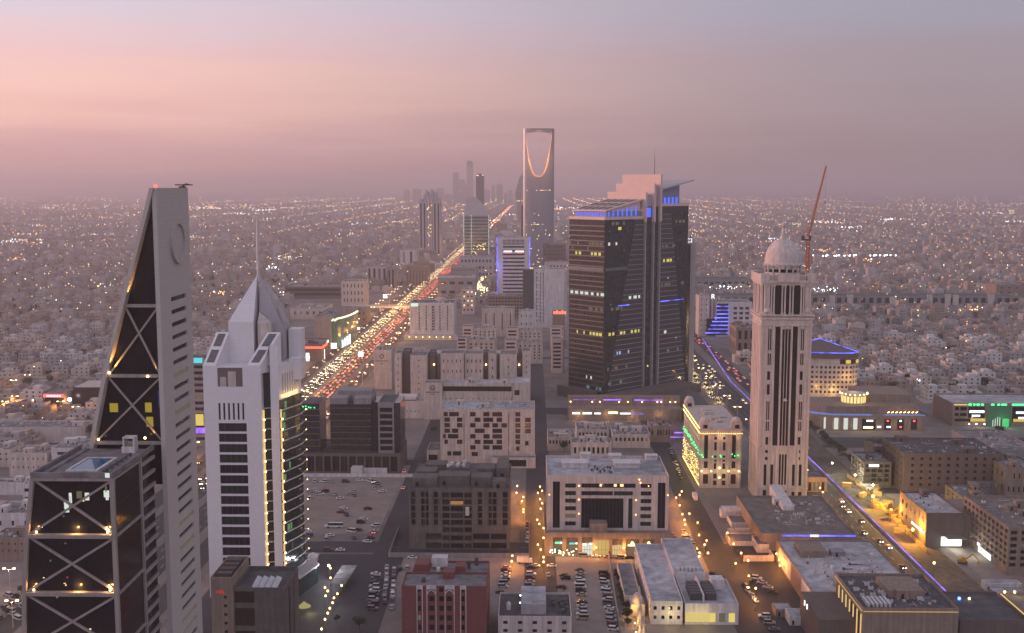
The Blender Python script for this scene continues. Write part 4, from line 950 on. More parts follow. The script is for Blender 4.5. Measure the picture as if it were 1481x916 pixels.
# H: unfinished concrete block
(x, d), w = site(592, 738, 795); T = thing('unfinished_block', 'unfinished grey concrete block with open floors and bare frame', 'building', (x, d, 0), ROT)
F = []; zl = [12.6 + 3.5 * k for k in range(5)]
for a, b in ((1.1, 3.2), (6, 7.9), (8.3, 9.8), (12.3, 14.5), (34.3, 36.4), (39.6, 41.2), (41.7, 43.6), (46.6, 49)): F += [(a, b, z, z + 3.0) for z in zl]
for a, b in ((16.6, 20.2), (20.7, 27), (27.6, 31.2)): F += [(a, b, z, z + 2.7) for z in [.6 + 4.1 * k for k in range(3)] + zl]
for a, b in ((8.4, 16.1), (31.8, 40), (40.7, 48.6)): F += [(a, b, z, z + 3.2) for z in (.5, 5.2)]
sd_ = grid(50, 12, 29, 10, 5, .4, .7, 2, 2)
block(T, 0, 50, 0, 50, 0, 31.5, rawcon, {'f': F, 'l': sd_, 'r': sd_}, depth=1.5, glass=[(darkgap, 5), (M('dark_floor', (.05, .04, .035)), 3)], par=.3, roof=roofd)
m = MB(); m.box(20.75, 26.95, -.05, 1.4, 23.2, 24.6); m.build('lit_floor', E('orange_room', (1, .48, .13), .35), T)
m = MB(); m.box(28.2, 30, -.1, .1, 17.6, 22); m.build('banner', whitew, T)
random.seed(23)
for x0, x1, y0, y1, h in ((1, 14, 4, 14, 4.2), (14.3, 30, 6, 16, 5), (30.5, 41, 5, 15, 4.6), (41.5, 48, 1, 9, 3.6), (2, 12, 20, 30, 3.5), (20, 29, 20, 32, 5.5), (33, 42, 24, 34, 4), (5, 16, 36, 46, 3), (43, 49, 22, 44, 5)):
    m = MB(); m.box(x0, x1, y0, y1, 31.2, 31.2 + h); m.box(x0 + 2, x0 + 3.6, y0 - .06, y0 + .2, 31.3, 33.4, 1); m.build('roof_room', [rawcon, darkgap], T)
for k in range(7): m = MB(); q = U(18, 27), U(21, 30); m.lathe([(.9, 36.69), (.95, 38), (.4, 38.5), (.01, 38.6)], 9, q); m.build('water_tank', metalw, T)
m = MB(); m.box(-9, 60, -12, -11.6, 0, 2.4); m.box(-9, -8.6, -11.6, 30, 0, 2.4); m.box(59.6, 60, -11.6, 40, 0, 2.4); o = m.build('site_wall', greyw); o.location = (x, d, 0); o.rotation_euler = (0, 0, ROT); tag(o, 'low concrete wall around the unfinished block', 'wall')
# I: hotel with checkerboard windows
(x, d), w = site(637, 773, 672); T = thing('checker_hotel', 'cream hotel with dark square windows scattered in a checker pattern', 'hotel', (x, d, 0), ROT)
w = 61.5; sx = w / 136; Pz = lambda v: zat(v, d); F = []
chk = [(642, 648, 0), (650, 664, 0), (680, 688, 0), (699, 708, 0), (712, 726, 0), (643, 651, 1), (661, 669, 1), (686.5, 695, 1), (699, 713, 1), (718, 726, 1), (643, 651, 2), (661, 669, 2), (680, 688, 2), (699, 708, 2), (712, 720, 2), (725, 733, 2), (643, 651, 3), (654, 663, 3), (686.5, 701, 3), (712, 726, 3), (641, 645, 4), (648, 663, 4), (680, 688, 4), (699, 708, 4), (712, 726, 4),
       (643, 648, 5), (661, 669, 5), (686.5, 695, 5), (699, 713, 5), (718, 726, 5), (680, 688, 6), (699, 708, 6), (712, 726, 6), (647, 653, 7.1), (655, 667, 7.1), (682, 691, 7.2), (745, 752, 0), (745, 752, 1), (745, 752, 2), (745, 752, 3), (745, 752, 4), (745, 752, 5), (746, 751, 6.2), (759, 767, 1), (759, 767, 2), (759, 767, 3), (759, 764, 5.2)]
for a, b, k in chk: z1 = Pz(596 + k * 8.0); F.append(((a - 637) * sx, (b - 637) * sx, z1 - 3.0, z1))
F += [((670.8 - 637) * sx, (671.6 - 637) * sx, 2, 34), ((735 - 637) * sx, (735.9 - 637) * sx, 2, 34)]
block(T, 0, w, 0, 30, 0, Pz(592), cream, {'f': F, 'r': grid(30, 4, 30, 3, 6, .3, .5)}, depth=.8, glass=[(M('window_maroon', (.045, .022, .02), rough=.3, var=0), 3), (gl2, 1)], roof=roofl)
clutter(T, 1, w - 1, 1, 28, Pz(592) - .9, 2, 12, 1, cream)
block(T, 34, w + 0.5, -9, -.02, 0, 7, pinkst, {'f': [(4, 22, 1, 5.5)]}, depth=1.2, glass=[(darkgap, 1)]); block(T, -9, -.02, 2, 25, 0, 9, cream, {'f': [(1, 7, 2, 6)]}, depth=.6, glass=[(gl, 1)])
m = MB(); m.box(44.5, 46.5, -1.2, -.02, 9, 12); m.lathe([(1.1, 12), (.7, 13.2), (.1, 15)], 6, (45.5, -.6)); m.build('lantern_bay', pinkst, T)
# K: dark office over a colonnade
(x, d), w = site(437, 578, 685); T = thing('dark_office', 'dark glass office in three blocks over a stone colonnade', 'office', (x - 8, d, 0), ROT)
w = 70.0; block(T, 0, w, 0, 40, 0, 13, brown, {'f': [(a, a + 4.3, 1.2, 11.2) for a in [1 + 5.25 * k for k in range(13)]]}, depth=1.5, glass=[(glbr, 2), (darkgap, 2)], mull=2, roof=roofd)
for x0, x1, y0, y1, wl, h in ((2, 19, 4, 26, curtain, 44), (25, 51, 8, 34, curtain, 43)):
    m = MB(); m.box(x0, x1, y0, y1, 12.2, h); m.build('glazing', wl, T)
    m = MB()
    for k in range(8): m.box(x0 - .15, x1 + .15, y0 - .2, y0 + .01, 12.6 + k * 3.95, 13.0 + k * 3.95, bot=True)
    m.build('floor_bands', M('band_bronze%d' % x0, (.13, .12, .08)), T)
    m = MB(); m.poly([(x0, y0, h + .01), (x1, y0, h + .01), (x1, y1, h + .01), (x0, y1, h + .01)]); m.build('roof', roofd, T)
m = MB(); m.box(25, 36, 8.2, 33, 43, 47); m.box(40, 51, 8.2, 33, 43, 47); m.box(28, 50, 20, 34, 43, 49.5); m.build('roof_storey', greyw, T)
block(T, 56, 66, 4, 32, 12.2, 45, greyw, {'f': [(1, 9, 14 + 4.1 * k, 17 + 4.1 * k) for k in range(7)]}, depth=1.2, glass=[(darkgap, 1)], roof=roofd)
m = MB(); m.box(66.01, 70, 5, 30, 12.2, 44.5); m.box(51.1, 55.9, 10, 30, 12.2, 44); m.build('glazing', curtain, T)
m = MB(); random.seed(3)
for k in range(12): m.ball((U(1, 16), 3.6, U(40.5, 42.8)), .4, 4)
m.build('roof_lights', ledg, T)
m = MB(); m.box(40, 47, -6, -.05, 0, 5.4); m.box(39, 62, -1.2, -.05, 0, 4); m.build('gatehouse', whitew, T)
o = MB(); o.box(-6, 84, -8, -7.7, 0, 2.2); o = o.build('boundary_wall', whitew); o.location = (x - 8, d, 0); o.rotation_euler = (0, 0, ROT); tag(o, 'long white wall below the dark colonnaded office', 'wall')
# J: hotel complex with the round emblem
(x, d), w = site(575, 758, 606); T = thing('emblem_hotel', 'long cream hotel with dotted windows and a round emblem pylon', 'hotel', (x, d, 0), ROT)
sx = 103 / 183; X = lambda u: (u - 575) * sx
F = [(2 + a * 4.3, 2.9 + a * 4.3, z, z + .9) for a in range(13) for z in (5, 15.2)] + [(1, 53, 10, 13)]
block(T, X(637), X(735), 2, 20, 0, 28, cream, {'f': F + [(.5, 54, 21.5, 25.5)]}, depth=.9, glass=[(darkgap, 2), (gl2, 1), (wdim, .3)], roof=roofl, mull=3)
block(T, X(735.2), X(758), 0, 26, 0, 29, cream, {'f': [(1, 5, 19, 23), (1, 12, 10, 13)]}, roof=roofl); block(T, X(575), X(612), 2, 24, 0, 14, pinkst, {'f': [(1 + 3 * k, 1.9 + 3 * k, 5, 6) for k in range(6)]}, roof=roofl)
block(T, X(612.2), X(637) - .02, -2, 12, 0, 29, cream, {}); m = MB(); m.box(X(575), X(600), 6, 20, 14, 16.2); m.build('skylight_roof', whitew, T)
m = MB()
for i in range(20):
    t0 = 2 * pi * i / 20; t1 = 2 * pi * (i + 1) / 20; c = (X(624.5), 25); q = lambda r, t: (c[0] + r * cos(t), -2.12, c[1] + r * sin(t)); m.poly([q(2.0, t0), q(2.0, t1), q(1.35, t1), q(1.35, t0)])
m.box(X(624) - .8, X(624) + .8, -2.12, -2.05, 24.2, 24.6); m.build('round_emblem', signd, T)
dashes(T, X(624.5), -2.1, 21.2, 11, 1.0); dashes(T, X(624.5), -2.1, 19.6, 4, .8)
m = MB(); m.box(X(638), X(642), 1.4, 1.95, 9.6, 13.4); m.build('lit_room', wwarm, T); m = MB(); m.box(X(646), X(648), 1.8, 2.6, 10.2, 12.4); m.box(X(726), X(730), 1.8, 2.6, 9.8, 11.6); m.build('red_lamp', ledr, T)
block(T, X(637), X(752), 20.1, 40, 0, 21, cream, {}, roof=roofb); clutter(T, X(640), X(730), 3, 18, 27, 2, 14, 2, cream)
# emblem slab tower and the wing behind
T, w, h = mid('emblem_tower', 'blank cream slab tower with a dark ring emblem, beside the highway', 541, 567, 563, 506, 22, cream, None, None, ('grid', 2, 10, .3, .5), huts=1, acs=4)
m = MB()
for i in range(20):
    t0 = 2 * pi * i / 20; t1 = 2 * pi * (i + 1) / 20; q = lambda r, t: (w * .45 + r * cos(t), -.1, h - 6 + r * sin(t)); m.poly([q(2.0, t0), q(2.0, t1), q(1.3, t1), q(1.3, t0)])
m.build('round_emblem', signd, T); dashes(T, w * .45, -.1, h - 10.5, 11, 1.0); dashes(T, w * .45, -.1, h - 13, 4, .8)
d = 905.0; T = thing('hotel_wing', 'long cream hotel wing with projecting bays and dark recesses', 'hotel', (at(570, 545, d)[0], d, 0), ROT)
sx = d / FPX
for a, b, y, vt, f in ((570, 580, 4, 512, ('grid', 1, 6, .12, .4)), (581, 592, 12, 510, None), (594, 618, 0, 514, ('grid', 1, 7, .06, .28)), (620, 629, 12, 512, None), (638, 672, 3, 512, ('grid', 5, 4, .2, .3)), (673, 700, 6, 513, ('grid', 4, 4, .25, .3)), (700, 708, 14, 512, None), (708, 720, 3, 512, ('grid', 1, 5, .15, .3)), (725, 750, 0, 512, ('grid', 1, 6, .06, .28)), (751, 757, 12, 511, None), (758, 770, 3, 508, ('grid', 1, 8, .12, .35))):
    xa, xb = (a - 570) * sx, (b - 570) * sx; h = zat(vt, d); block(T, xa, xb, y, 26, 0, h, cream if f else brown, {'f': pat(f, xb - xa, 6, h - 2)}, glass=[(darkgap, 1)], name='wing')
m = MB(); m.box(-.5, 113, 26.1, 44, 0, zat(518, d)); m.build('rear_wing', cream, T)
m = MB()
for u in (627, 704, 753): m.ball(((u - 570) * sx, 10, zat(530, d)), .8, 5)
m.build('wall_lamp', ledw, T); clutter(T, 2, 110, 27, 43, zat(518, d), 4, 16, 3, cream)
# L: gridded hotel by the overpass
T, w, h = mid('gridded_hotel', 'pale hotel with a regular grid of tiny windows over a lit arcade', 593, 657, 491, 438, 42, whitew, ('grid', 1, 1, .01, .01), None, ('grid', 3, 8, .2, .4), roof=roofd, acs=12, huts=2)
m = MB()
for k in range(9): m.box(1, w - 2, -.25, -.01, 13 + k * 3.35, 13.5 + k * 3.35, bot=True)
m.build('floor_bands', cream, T)
for fx in (.2, .36, .5, .535, .67, .84):
    for k in range(9): m = MB(); m.box(w * fx, w * fx + 1.2, -.3, .1, 10.9 + k * 3.35, 12.9 + k * 3.35); m.build('window', darkgap, T)
m = MB(); m.box(w * .03, w * .19, -.5, -.02, h - 4.4, h - .6); m.build('lit_sign', E('sign_pale_green', (.8, 1, .75), 1.0), T)
m = MB(); m.box(-6, w + 4, -8, -.02, 0, 6.2); m.build('arcade', cream, T)
m = MB()
for k in range(8): m.box(-4 + k * 7, 1 + k * 7, -8.15, -8.01, .6, 4.6)
m.build('arcade_opening', E('arcade_glow', (1, .72, .4), .35), T); m = MB(); [m.ball((k * 8, -8.4, 4), .5, 5) for k in range(7)]; m.build('arcade_lamp', ledw, T)
# apartment blocks with pink balconied gables
def gable_block(ul, ur, ug, vb, vt, label):
    (x, d), w = site(ul, ur, vb); h = zat(vt, d); T = thing('apartment_block', label, 'apartments', (x, d, 0), ROT, 'apartment blocks behind the hotel wing'); g = (ug - ul) * d / FPX
    block(T, g + .01, w, 3, 20, 0, h - 2, cream, {'f': grid(w - g, 4, h - 5, 5, 5, .35, .5, 1, 1)}, glass=[(gl, 2), (gl2, 2), (darkgap, 2)])
    block(T, 0, g, 0, 20, 0, h, crownm, {'f': [(g * .12, g * .82, 5 + k * 3.8, 7 + k * 3.8) for k in range(int((h - 8) / 3.8) + 1)], 'l': grid(20, 5, h - 2, 3, int((h - 7) / 3.8), .5, .5)}, depth=1.2, glass=[(darkgap, 1)], name='gable')
    clutter(T, g + 1, w - 1, 4, 19, h - 2.9, 2, 4, 2, cream); return T
gable_block(661, 716, 676, 527, 489, 'nearer pink gabled apartment block, west one of the front pair'); gable_block(669, 718, 684, 505, 472, 'farther pink gabled apartment block behind the west front one')
gable_block(730, 785, 748, 527, 492, 'nearer pink gabled apartment block, east one of the front pair'); gable_block(733, 784, 750, 507, 475, 'farther pink gabled apartment block behind the east front one')
gable_block(798, 816, 814, 540, 490, 'narrow pink gabled apartment block at the foot of the glass tower'); gable_block(796, 816, 813, 505, 474, 'small pink gabled apartment block below the red roof sign')
mid('apartment_block', 'blank cream block with three slit windows behind the gabled apartments', 697, 744, 487, 446, 26, cream, ('strips', 4, .12, .7), glass=[(darkgap, 1)], cat='apartments')
mid('apartment_block', 'small plain whitish block with two roof tanks beside a dark tree', 750, 772, 490, 450, 20, whitew, ('grid', 3, 3, .2, .3), cat='apartments', tanks=2)
mid('office_block', 'tan office with a fine window grid below the blue edged tower', 705, 758, 461, 428, 30, tan_, ('grid', 11, 6, .6, .5), glass=[(glbr, 1), (darkgap, 1)])
T, w, h = mid('blue_edged_tower', 'pale banded office tower edged with blue light', 719, 766, 452, 344, 34, whitew, ('bands', 1, .01, .01), huts=1, acs=5)
m = MB(); k0 = h - 12; n = 0
while k0 > 14 and n < 17: m.box(w * .18, w * .84, -.2, .1, k0 - 2.2, k0); k0 -= 5.4; n += 1
m.build('window_bands', gl, T, kind='stuff')
m = MB()
for i in range(5):
    for j in range(2): m.box(w * (.18 + i * .132), w * (.30 + i * .132), -.15, .1, h - 10 + j * 4, h - 6.6 + j * 4)
m.build('crown_grille', greyw, T)
for xx, ww in ((-.5, .9), (w - .3, .9)): m = MB(); m.box(xx, xx + ww, -.7, -.25, 8, h + .3); m.build('blue_edge', ledb, T)
m = MB(); m.box(w * .2, w * .46, -.5, -.25, h - 20.5, h - 18.5); m.box(w * .55, w * .82, -.5, -.25, h - 20.5, h - 18.5); m.build('white_sign', signw, T); m = MB(); m.box(w * .27, w * .42, -.52, -.25, h - 22, h - 20.6); m.box(w * .62, w * .77, -.52, -.25, h - 22, h - 20.6); m.build('red_sign', signr, T)
lamp(T, (-6, -6, h * .6), 9000, (.15, .2, 1), 1)
T, w, h = mid('slit_tower', 'blank white tower with two columns of slit windows and dark flank', 772, 816, 474, 389, 30, whitew, ('grid', 1, 1, .01, .01))
m = MB()
for k in range(14): m.box(w * .08, w * .11, -.12, .1, 8 + k * 4.6 + (k % 2), 10.6 + k * 4.6 + (k % 2)); m.box(w * .2, w * .225, -.12, .1, 8 + k * 4.6, 11 + k * 4.6); m.box(w * .3, w * .32, -.12, .1, 7 + k * 4.6, 11 + k * 4.6)
m.build('window_slits', darkgap, T); m = MB(); m.box(-14, -.01, 1, 24, 0, h - 1); m.build('flank_glazing', M('slate_glass', (.06, .066, .062), rough=.3, var=.1), T); m = MB(); m.box(w + .01, w + 4, 6, 26, 0, h - 4); m.build('rear_wing', whitew, T)
T, w, h = mid('sign_block', 'small tan block with a red lit sign on its roof edge', 799, 817, 500, 452, 22, tan_, None, roof=roofb, acs=2); m = MB(); [m.box(1 + 3 * k, 3.3 + 3 * k, -.4, -.05, h - 2, h + 1.2 + (k % 2)) for k in range(5)]; m.build('red_sign', E('sign_orange_red', (1, .2, .1), 2), T)
# beyond: offices up the axis
mid('low_mall', 'long low grey mall with a curved canopy beside the highway', 633, 688, 432, 402, 60, greyw, ('grid', 4, 2, .6, .3), roof=roofl, acs=14); mid('office_block', 'grey flat office with rows of tiny windows behind the low mall', 652, 690, 412, 386, 40, greyw, ('grid', 14, 3, .35, .3), roof=roofl, acs=8)
mid('car_park', 'long pale parking deck behind the grey mall', 664, 714, 404, 372, 40, greypan, ('grid', 9, 3, .5, .4), acs=6); mid('office_block', 'small pink office with a lit stair beside the shopping lane', 668, 686, 455, 418, 26, cream, ('grid', 3, 5, .4, .4), glass=[(gl, 2), (wwarm, 1)])
mid('office_block', 'brown dotted office just west of the arched skyscraper', 785, 818, 400, 354, 36, brown, ('grid', 9, 8, .4, .45)); mid('office_block', 'pale low office with a domed hall near the arched skyscraper', 788, 820, 420, 380, 36, cream, ('grid', 6, 4, .4, .4))
T, w, h = mid('crowned_tower', 'slim grey tower with a jagged crown west of the highway', 607, 637, 372, 292, 60, greypan, ('strips', 6, .45, .96), glass=[(gl2, 2), (curtain, 2)], huts=0, acs=0)
m = MB()
for k, (a, hh) in enumerate(((.02, 6), (.2, 14), (.3, 26), (.44, 20), (.56, 28), (.7, 22), (.84, 10))): m.prism([(w * a, 4), (w * a + w * .12, 4), (w * a + w * .14, 40), (w * a, 40)], h - .9, h + hh); m.poly([(w * a, 3.9, h + hh), (w * a + w * .12, 3.9, h + hh - 2), (w * a + w * .06, 3.9, h + hh + 7)])
m.build('crown', greypan, T); m = MB(); m.box(w * .4, w * .46, -2, -.1, 0, h + 12); m.box(w * .56, w * .6, -2, -.1, 0, h + 8); m.build('rib', crownm, T); m = MB(); [m.ball((w * U(.38, .62), -2.4, U(6, h)), .7, 4) for k in range(16)]; m.build('facade_lamp', ledy, T)
T, w, h = mid('dotted_tower', 'stepped teal office outlined with dotted white lights', 671, 707, 372, 312, 60, M('teal_render', (.2, .24, .25)), ('bands', 12, .96, .5), glass=[(gl2, 1), (glg, 1)], huts=0)
m = MB(); m.hexa([(w * .02, 2, h - 1), (w * .95, 2, h - 1), (w * .95, 50, h - 1), (w * .02, 50, h - 1), (w * .1, 10, h + 46), (w * .5, 10, h + 46), (w * .8, 46, h + 26), (w * .1, 46, h + 46)]); m.build('stepped_top', greypan, T)
m = MB(); [m.ball((w * q, -1.5, z * 4.6 + 5), .9, 4) for q in (0, .3, 1) for z in range(int(h / 4.6))]; m.build('outline_lamp', E('lamp_mint', (.7, 1, .9), 2), T); m = MB(); [m.ball((w * U(.35, .9), -3, U(4, 36)), 1.0, 4) for k in range(40)]; m.build('gold_lights', E('gold_lamps', (1, .7, .2), 4), T, kind='stuff')
# far business district, silhouettes in the haze
kd = [(655, 672, 250, 7200, 1), (675, 684, 234, 7600, 0), (688.5, 700, 254, 4300, 0), (584, 592, 275, 8200, 0), (597, 608, 274, 8200, 0), (631, 642, 273, 8000, 0), (643, 654, 282, 7600, 0), (668, 676, 268, 7400, 0), (700, 708, 275, 8000, 0), (711, 716, 269, 8300, 0), (718, 727, 267, 7900, 0), (729, 734, 280, 8000, 0), (745, 757, 250, 4700, 2), (612, 620, 285, 8200, 0), (735, 741, 276, 8600, 0)]
kl = ['hazy pair of slim far towers with a notched shoulder', 'tallest hazy tower of the far business district', 'dark square tower ahead of the hazy district', 'small pale far block at the west end of the district', 'second small far block from the west end', 'hazy far block with a flat top north of the jagged tower', 'lowest hazy far block beside the notched pair', 'narrow far block close behind the tallest hazy tower', 'far block just east of the dark square tower', 'thin far tower in the gap east of the dark square one', 'far block with a small mast beside the thin tower', 'low far block east of the thin tower', 'slanted faceted tower just west of the arched skyscraper', 'faint far block behind the jagged crowned tower', 'faint slim far tower west of the faceted one']
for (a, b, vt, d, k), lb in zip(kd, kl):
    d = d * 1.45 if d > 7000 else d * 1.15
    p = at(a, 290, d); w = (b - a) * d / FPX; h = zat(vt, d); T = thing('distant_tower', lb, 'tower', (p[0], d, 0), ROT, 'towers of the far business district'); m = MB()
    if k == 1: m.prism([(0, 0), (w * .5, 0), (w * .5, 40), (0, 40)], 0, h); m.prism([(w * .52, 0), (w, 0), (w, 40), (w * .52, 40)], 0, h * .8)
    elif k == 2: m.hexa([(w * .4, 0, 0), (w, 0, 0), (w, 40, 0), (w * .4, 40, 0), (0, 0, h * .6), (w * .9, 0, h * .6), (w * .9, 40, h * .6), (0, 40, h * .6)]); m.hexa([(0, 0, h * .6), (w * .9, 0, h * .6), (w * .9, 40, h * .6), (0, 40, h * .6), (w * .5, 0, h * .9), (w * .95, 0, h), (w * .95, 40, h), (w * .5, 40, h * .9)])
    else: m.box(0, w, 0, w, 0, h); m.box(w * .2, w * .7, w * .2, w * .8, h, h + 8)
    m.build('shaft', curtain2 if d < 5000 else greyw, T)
    if vt < 256: m = MB(); [m.ball((w * U(0, 1), -2, h * (.45 if d > 5000 else 1)), 1.3, 4) for q in range(4)]; m.build('facade_lamp', ledw, T)
# generic mid-rise streets beyond
random.seed(71); n = 0
for k in range(400):
    d = U(1540, 5200); xg = random.choice((U(-300, -229), U(-150, -10), U(20, 150), U(212, 330), U(-148, -60)))
    X = xg + tan(GA) * d; w = U(18, 42); dp = U(18, 34); h = random.choice((10, 12, 14, 18, 22, 30, 38)) * U(.8, 1.15); u = 740 + X * FPX / d
    if any(a - 6 < xg < b + 6 + w and c - 8 < d < e + 40 for a, b, c, e in RES + [(-150, 0, 1540, 1660), (-25, 75, 1400, 1850), (-60, 110, 2200, 2500)]): continue
    RES.append((xg - 2, xg + w + 2, d - 4, d + dp + 6))
    wl = random.choice((cream, tan_, greyw, whitew, pinkst)); T = thing('street_block', f"{ {cream: 'cream', tan_: 'tan', greyw: 'grey', whitew: 'whitish', pinkst: 'pinkish'}[wl]} {'low' if h < 13 else 'mid height' if h < 25 else 'taller'} flat roofed block lining the far end of the {'highway' if xg < -60 else 'shopping street' if xg > 200 else 'middle streets'}", 'building', (X, d, 0), ROT, 'street blocks towards the skyscraper'); n += 1
    m = MB(); m.box(0, w, 0, dp, 0, h); [m.box(*b, h, h + 1) for b in ((0, w, 0, .5), (0, w, dp - .5, dp), (0, .5, .51, dp - .51), (w - .5, w, .51, dp - .51))]; a = U(1, w * .4); m.box(a, a + w * .3, dp * .3, dp * .7, h + .01, h + 3.4); m.build('wall', wl, T)
    m = MB(); q = int(w / U(3, 6)); nf = max(2, int(h / 3.8))
    for i in range(q):
        for j in range(nf): x0 = w * (i + .3) / q; z0 = 1.2 + (h - 1) * j / nf; m.box(x0, x0 + w * .4 / q, -.08, .1, z0, z0 + 1.8, 1 if R() < .06 else 0)
    m.build('window', [gl2, wwarm], T, kind='stuff')
    if n >= 90: break
# ------------------------------------------------------------------ buildings east of the shopping street
random.seed(31)
# F: ornate corner block with gold and green lights
(x, d), w = site(1013, 1072, 706); x -= .5; T = thing('ornate_block', 'ornate corner block edged with gold and green fairy lights', 'building', (x, d, 0), ROT)
w = 24.5; D = 72; H = 36; F = []
for a, b in ((2.2, 4.6), (18.8, 21.2)): F += [(a, b, 18, 32.5), (a, b, 12.2, 16.4), (a - .3, b + .4, 2.5, 8.5)]
for a, b in ((8.2, 9.8), (13.4, 15)): F += [(a, b, 29.6, 31.4), (a, b, 23, 28.2), (a, b, 18.6, 20), (a, b, 16.2, 17.4), (a, b, 11.6, 15.2), (a - .2, b + .4, 5.8, 8.8), (a - .2, b + .4, 1.6, 4.6)]
sd_ = grid(D, 2, 33, 17, 8, .45, .62, 1, 1)
block(T, 0, w, 0, D, 0, H, cream, {'f': F, 'l': sd_}, depth=.6, glass=[(glbr, 4), (darkgap, 3), (wdim, .3)], roof=roofb, par=1.6)
m = MB()
for z, h, o_ in ((9.4, .6, .4), (17.4, .5, .35), (32.8, .8, .6), (35.4, .8, .9)): m.box(-o_, w + o_, -o_, D + .2, z, z + h, bot=True)
for xx in (.1, 5.6, 17.2, w - 1): m.box(xx, xx + .8, -.3, .05, .1, 32.8)
m.build('moulding', cream, T)
for xx, y in ((0, 0), (w - 5.6, 0), (0, D - 6)):
    m = MB(); m.box(xx - .3, xx + 5.6, y - .3, y + 5.6, H + .21, H + 4.2); m.lathe([(2.9, H + 4.2), (2.7, H + 5.4), (1.9, H + 6.6), (.9, H + 7.1), (.01, H + 7.2)], 14, (xx + 2.65, y + 2.65)); m.build('turret', cream, T)
    m = MB(); m.box(xx + 1.4, xx + 4, y - .36, y - .28, H + .6, H + 2.8); m.build('turret_opening', darkgap, T)
clutter(T, 7, w - 2, 8, D - 8, H - 1.6, 5, 9, 2, pinkst)
random.seed(8); m = MB()
for k in range(52): y = D * k / 52; m.ball((-.8, y, 33.9), .27, 4); m.ball((-.7, y + .5, 36.6), .22, 4, 0)
for k in range(20): xx = w * k / 19; m.ball((xx, -1, 33.7), .25, 4)
for k in range(130): y = U(3, D); m.ball((-.5, y, U(3, 16)), .22, 4)
for k in range(44): m.ball((-.6, D * k / 44, 2.0), .25, 4)
m.build('fairy_lights', E('fairy_gold', (1, .72, .18), 5), T, kind='stuff')
m = MB()
for k in range(60): y = D * (k / 60) ** .8; m.ball((-.6, y, 21.6 + U(-1.6, 1.6)), .25, 4)
for xx in (1, 1.6, 7.2, 12, 12.4, 19, 20.5, 22.4): m.ball((xx, -.5, 20 + U(-1, 1)), .36, 5)
m.build('green_lights', ledg, T, kind='stuff')
m = MB()
for xx in (.9, 6.6, 17, 23.2): m.ball((xx, -.7, 10.6), .45, 5)
m.ball((11.6, -.8, 12.6), .6, 5); m.ball((11.6, -.8, 6.6), .5, 5); m.build('wall_lamp', ledy, T)
for y in (6, 20, 36, 54, 68): lamp(T, (-4.5, y, 9), 900, (1, .66, .2), .5); lamp(T, (-3, y + 4, 31), 380, (1, .62, .2), .5)
for y in (8, 22, 40): lamp(T, (-2.2, y, 21.5), 220, (.08, 1, .25), .4)
for xx in (3, 12, 21): lamp(T, (xx, -3.6, 10), 420, (1, .7, .3), .4); lamp(T, (xx, -2.2, 31.6), 260, (1, .6, .2), .4)
lamp(T, (0, -2, 20.5), 120, (.1, 1, .3), .3); lamp(T, (w - 1, -2, 20.5), 90, (.1, 1, .3), .3)
# long roof behind it, along the lit plaza
p = G(990, 590); T = thing('market_hall', 'long low hall with a dark pitched roof behind the ornate block', 'building', (151, 760, 0), ROT); m = MB(); m.box(0, 22, 0, 120, 0, 8); m.hexa([(-1, -1, 8), (23, -1, 8), (23, 121, 8), (-1, 121, 8), (9, -1, 12), (13, -1, 12), (13, 121, 12), (9, 121, 12)]); T.location = (132, 790, 0); m.build('hall', roofd, T)
# metro-like long deck across the middle
T = thing('long_deck', 'long low terrace building with purple light strips below the glass tower', 'building', (at(822, 612, 842)[0], 842, 0), ROT); m = MB(); m.box(0, 88, 0, 14, 0, 9); m.box(0, 88, 14.01, 22, 0, 16); m.build('deck', tan_, T)
m = MB(); m.box(28, 42, 13.7, 13.98, 13.2, 14); m.box(52, 74, 13.7, 13.98, 13.2, 13.8); m.box(4, 22, 13.7, 13.98, 13.4, 13.8); m.build('purple_strip', ledp, T)
m = MB(); [m.ball((q, 12, 12.4), .55, 5) for q in (2, 19, 25, 40, 47, 58, 70, 73, 80, 84)]; m.build('terrace_lamp', ledw, T)
m = MB(); m.box(3, 9, -.3, -.02, 5, 6.4); m.box(11, 18, -.3, -.02, 5, 6.4); m.box(20, 25, -.3, -.02, 5, 6.2); m.box(40, 48, -.3, -.02, 5, 6.2); m.build('shop_sign', signw, T); m = MB(); m.box(31, 38, -.3, -.02, 5.6, 6.8); m.build('shop_sign', ledy, T); m = MB(); m.box(49, 58, -.3, -.02, 5, 5.6); m.build('blue_strip', ledb, T)
for a, b in ((22, 28), (46, 50)): pass
for xx in (8, 30, 50, 70): lamp(T, (xx, -4, 5), 900, (1, .62, .25), .4)
# low pink roofed row between the deck and the shops office
for k, (ul, ur, vb, vt, dp, wl, lb) in enumerate(((792, 832, 652, 632, 26, cream, 'low whitish shop row with roof equipment behind the lit office'), (834, 880, 640, 621, 26, cream, 'low cream block with roof frames between the deck and the office'), (886, 940, 648, 628, 30, pinkst, 'low salmon pink block with stepped parapets behind the office'), (826, 884, 668, 640, 14, pinkst, 'low pinkish annexe just behind the lit office roof'), (940, 975, 640, 616, 20, tan_, 'small tan shop block facing the purple lights'))):
    mid('shop_block', lb, ul, ur, vb, vt, dp, wl, ('grid', 8, 1, .5, .5), acs=16, huts=3, tanks=1)
T = thing('light_canopy', 'pair of purple lit canopy beams beside the ornate block', 'canopy', (at(958, 640, 775)[0], 775, 0), ROT)
m = MB(); m.box(0, 27, 0, .6, 5, 5.8); m.box(4, 27, -14, -13.4, 5, 5.6); m.box(-4, 0, -6, -5.5, 5, 5.5); m.build('light_beam', ledp, T); m = MB(); [m.box(q, q + .4, .1, .5, 0, 5) for q in (1, 13, 26)]; [m.box(q, q + .4, -13.9, -13.5, 0, 5) for q in (5, 26)]; m.build('post', metald, T)
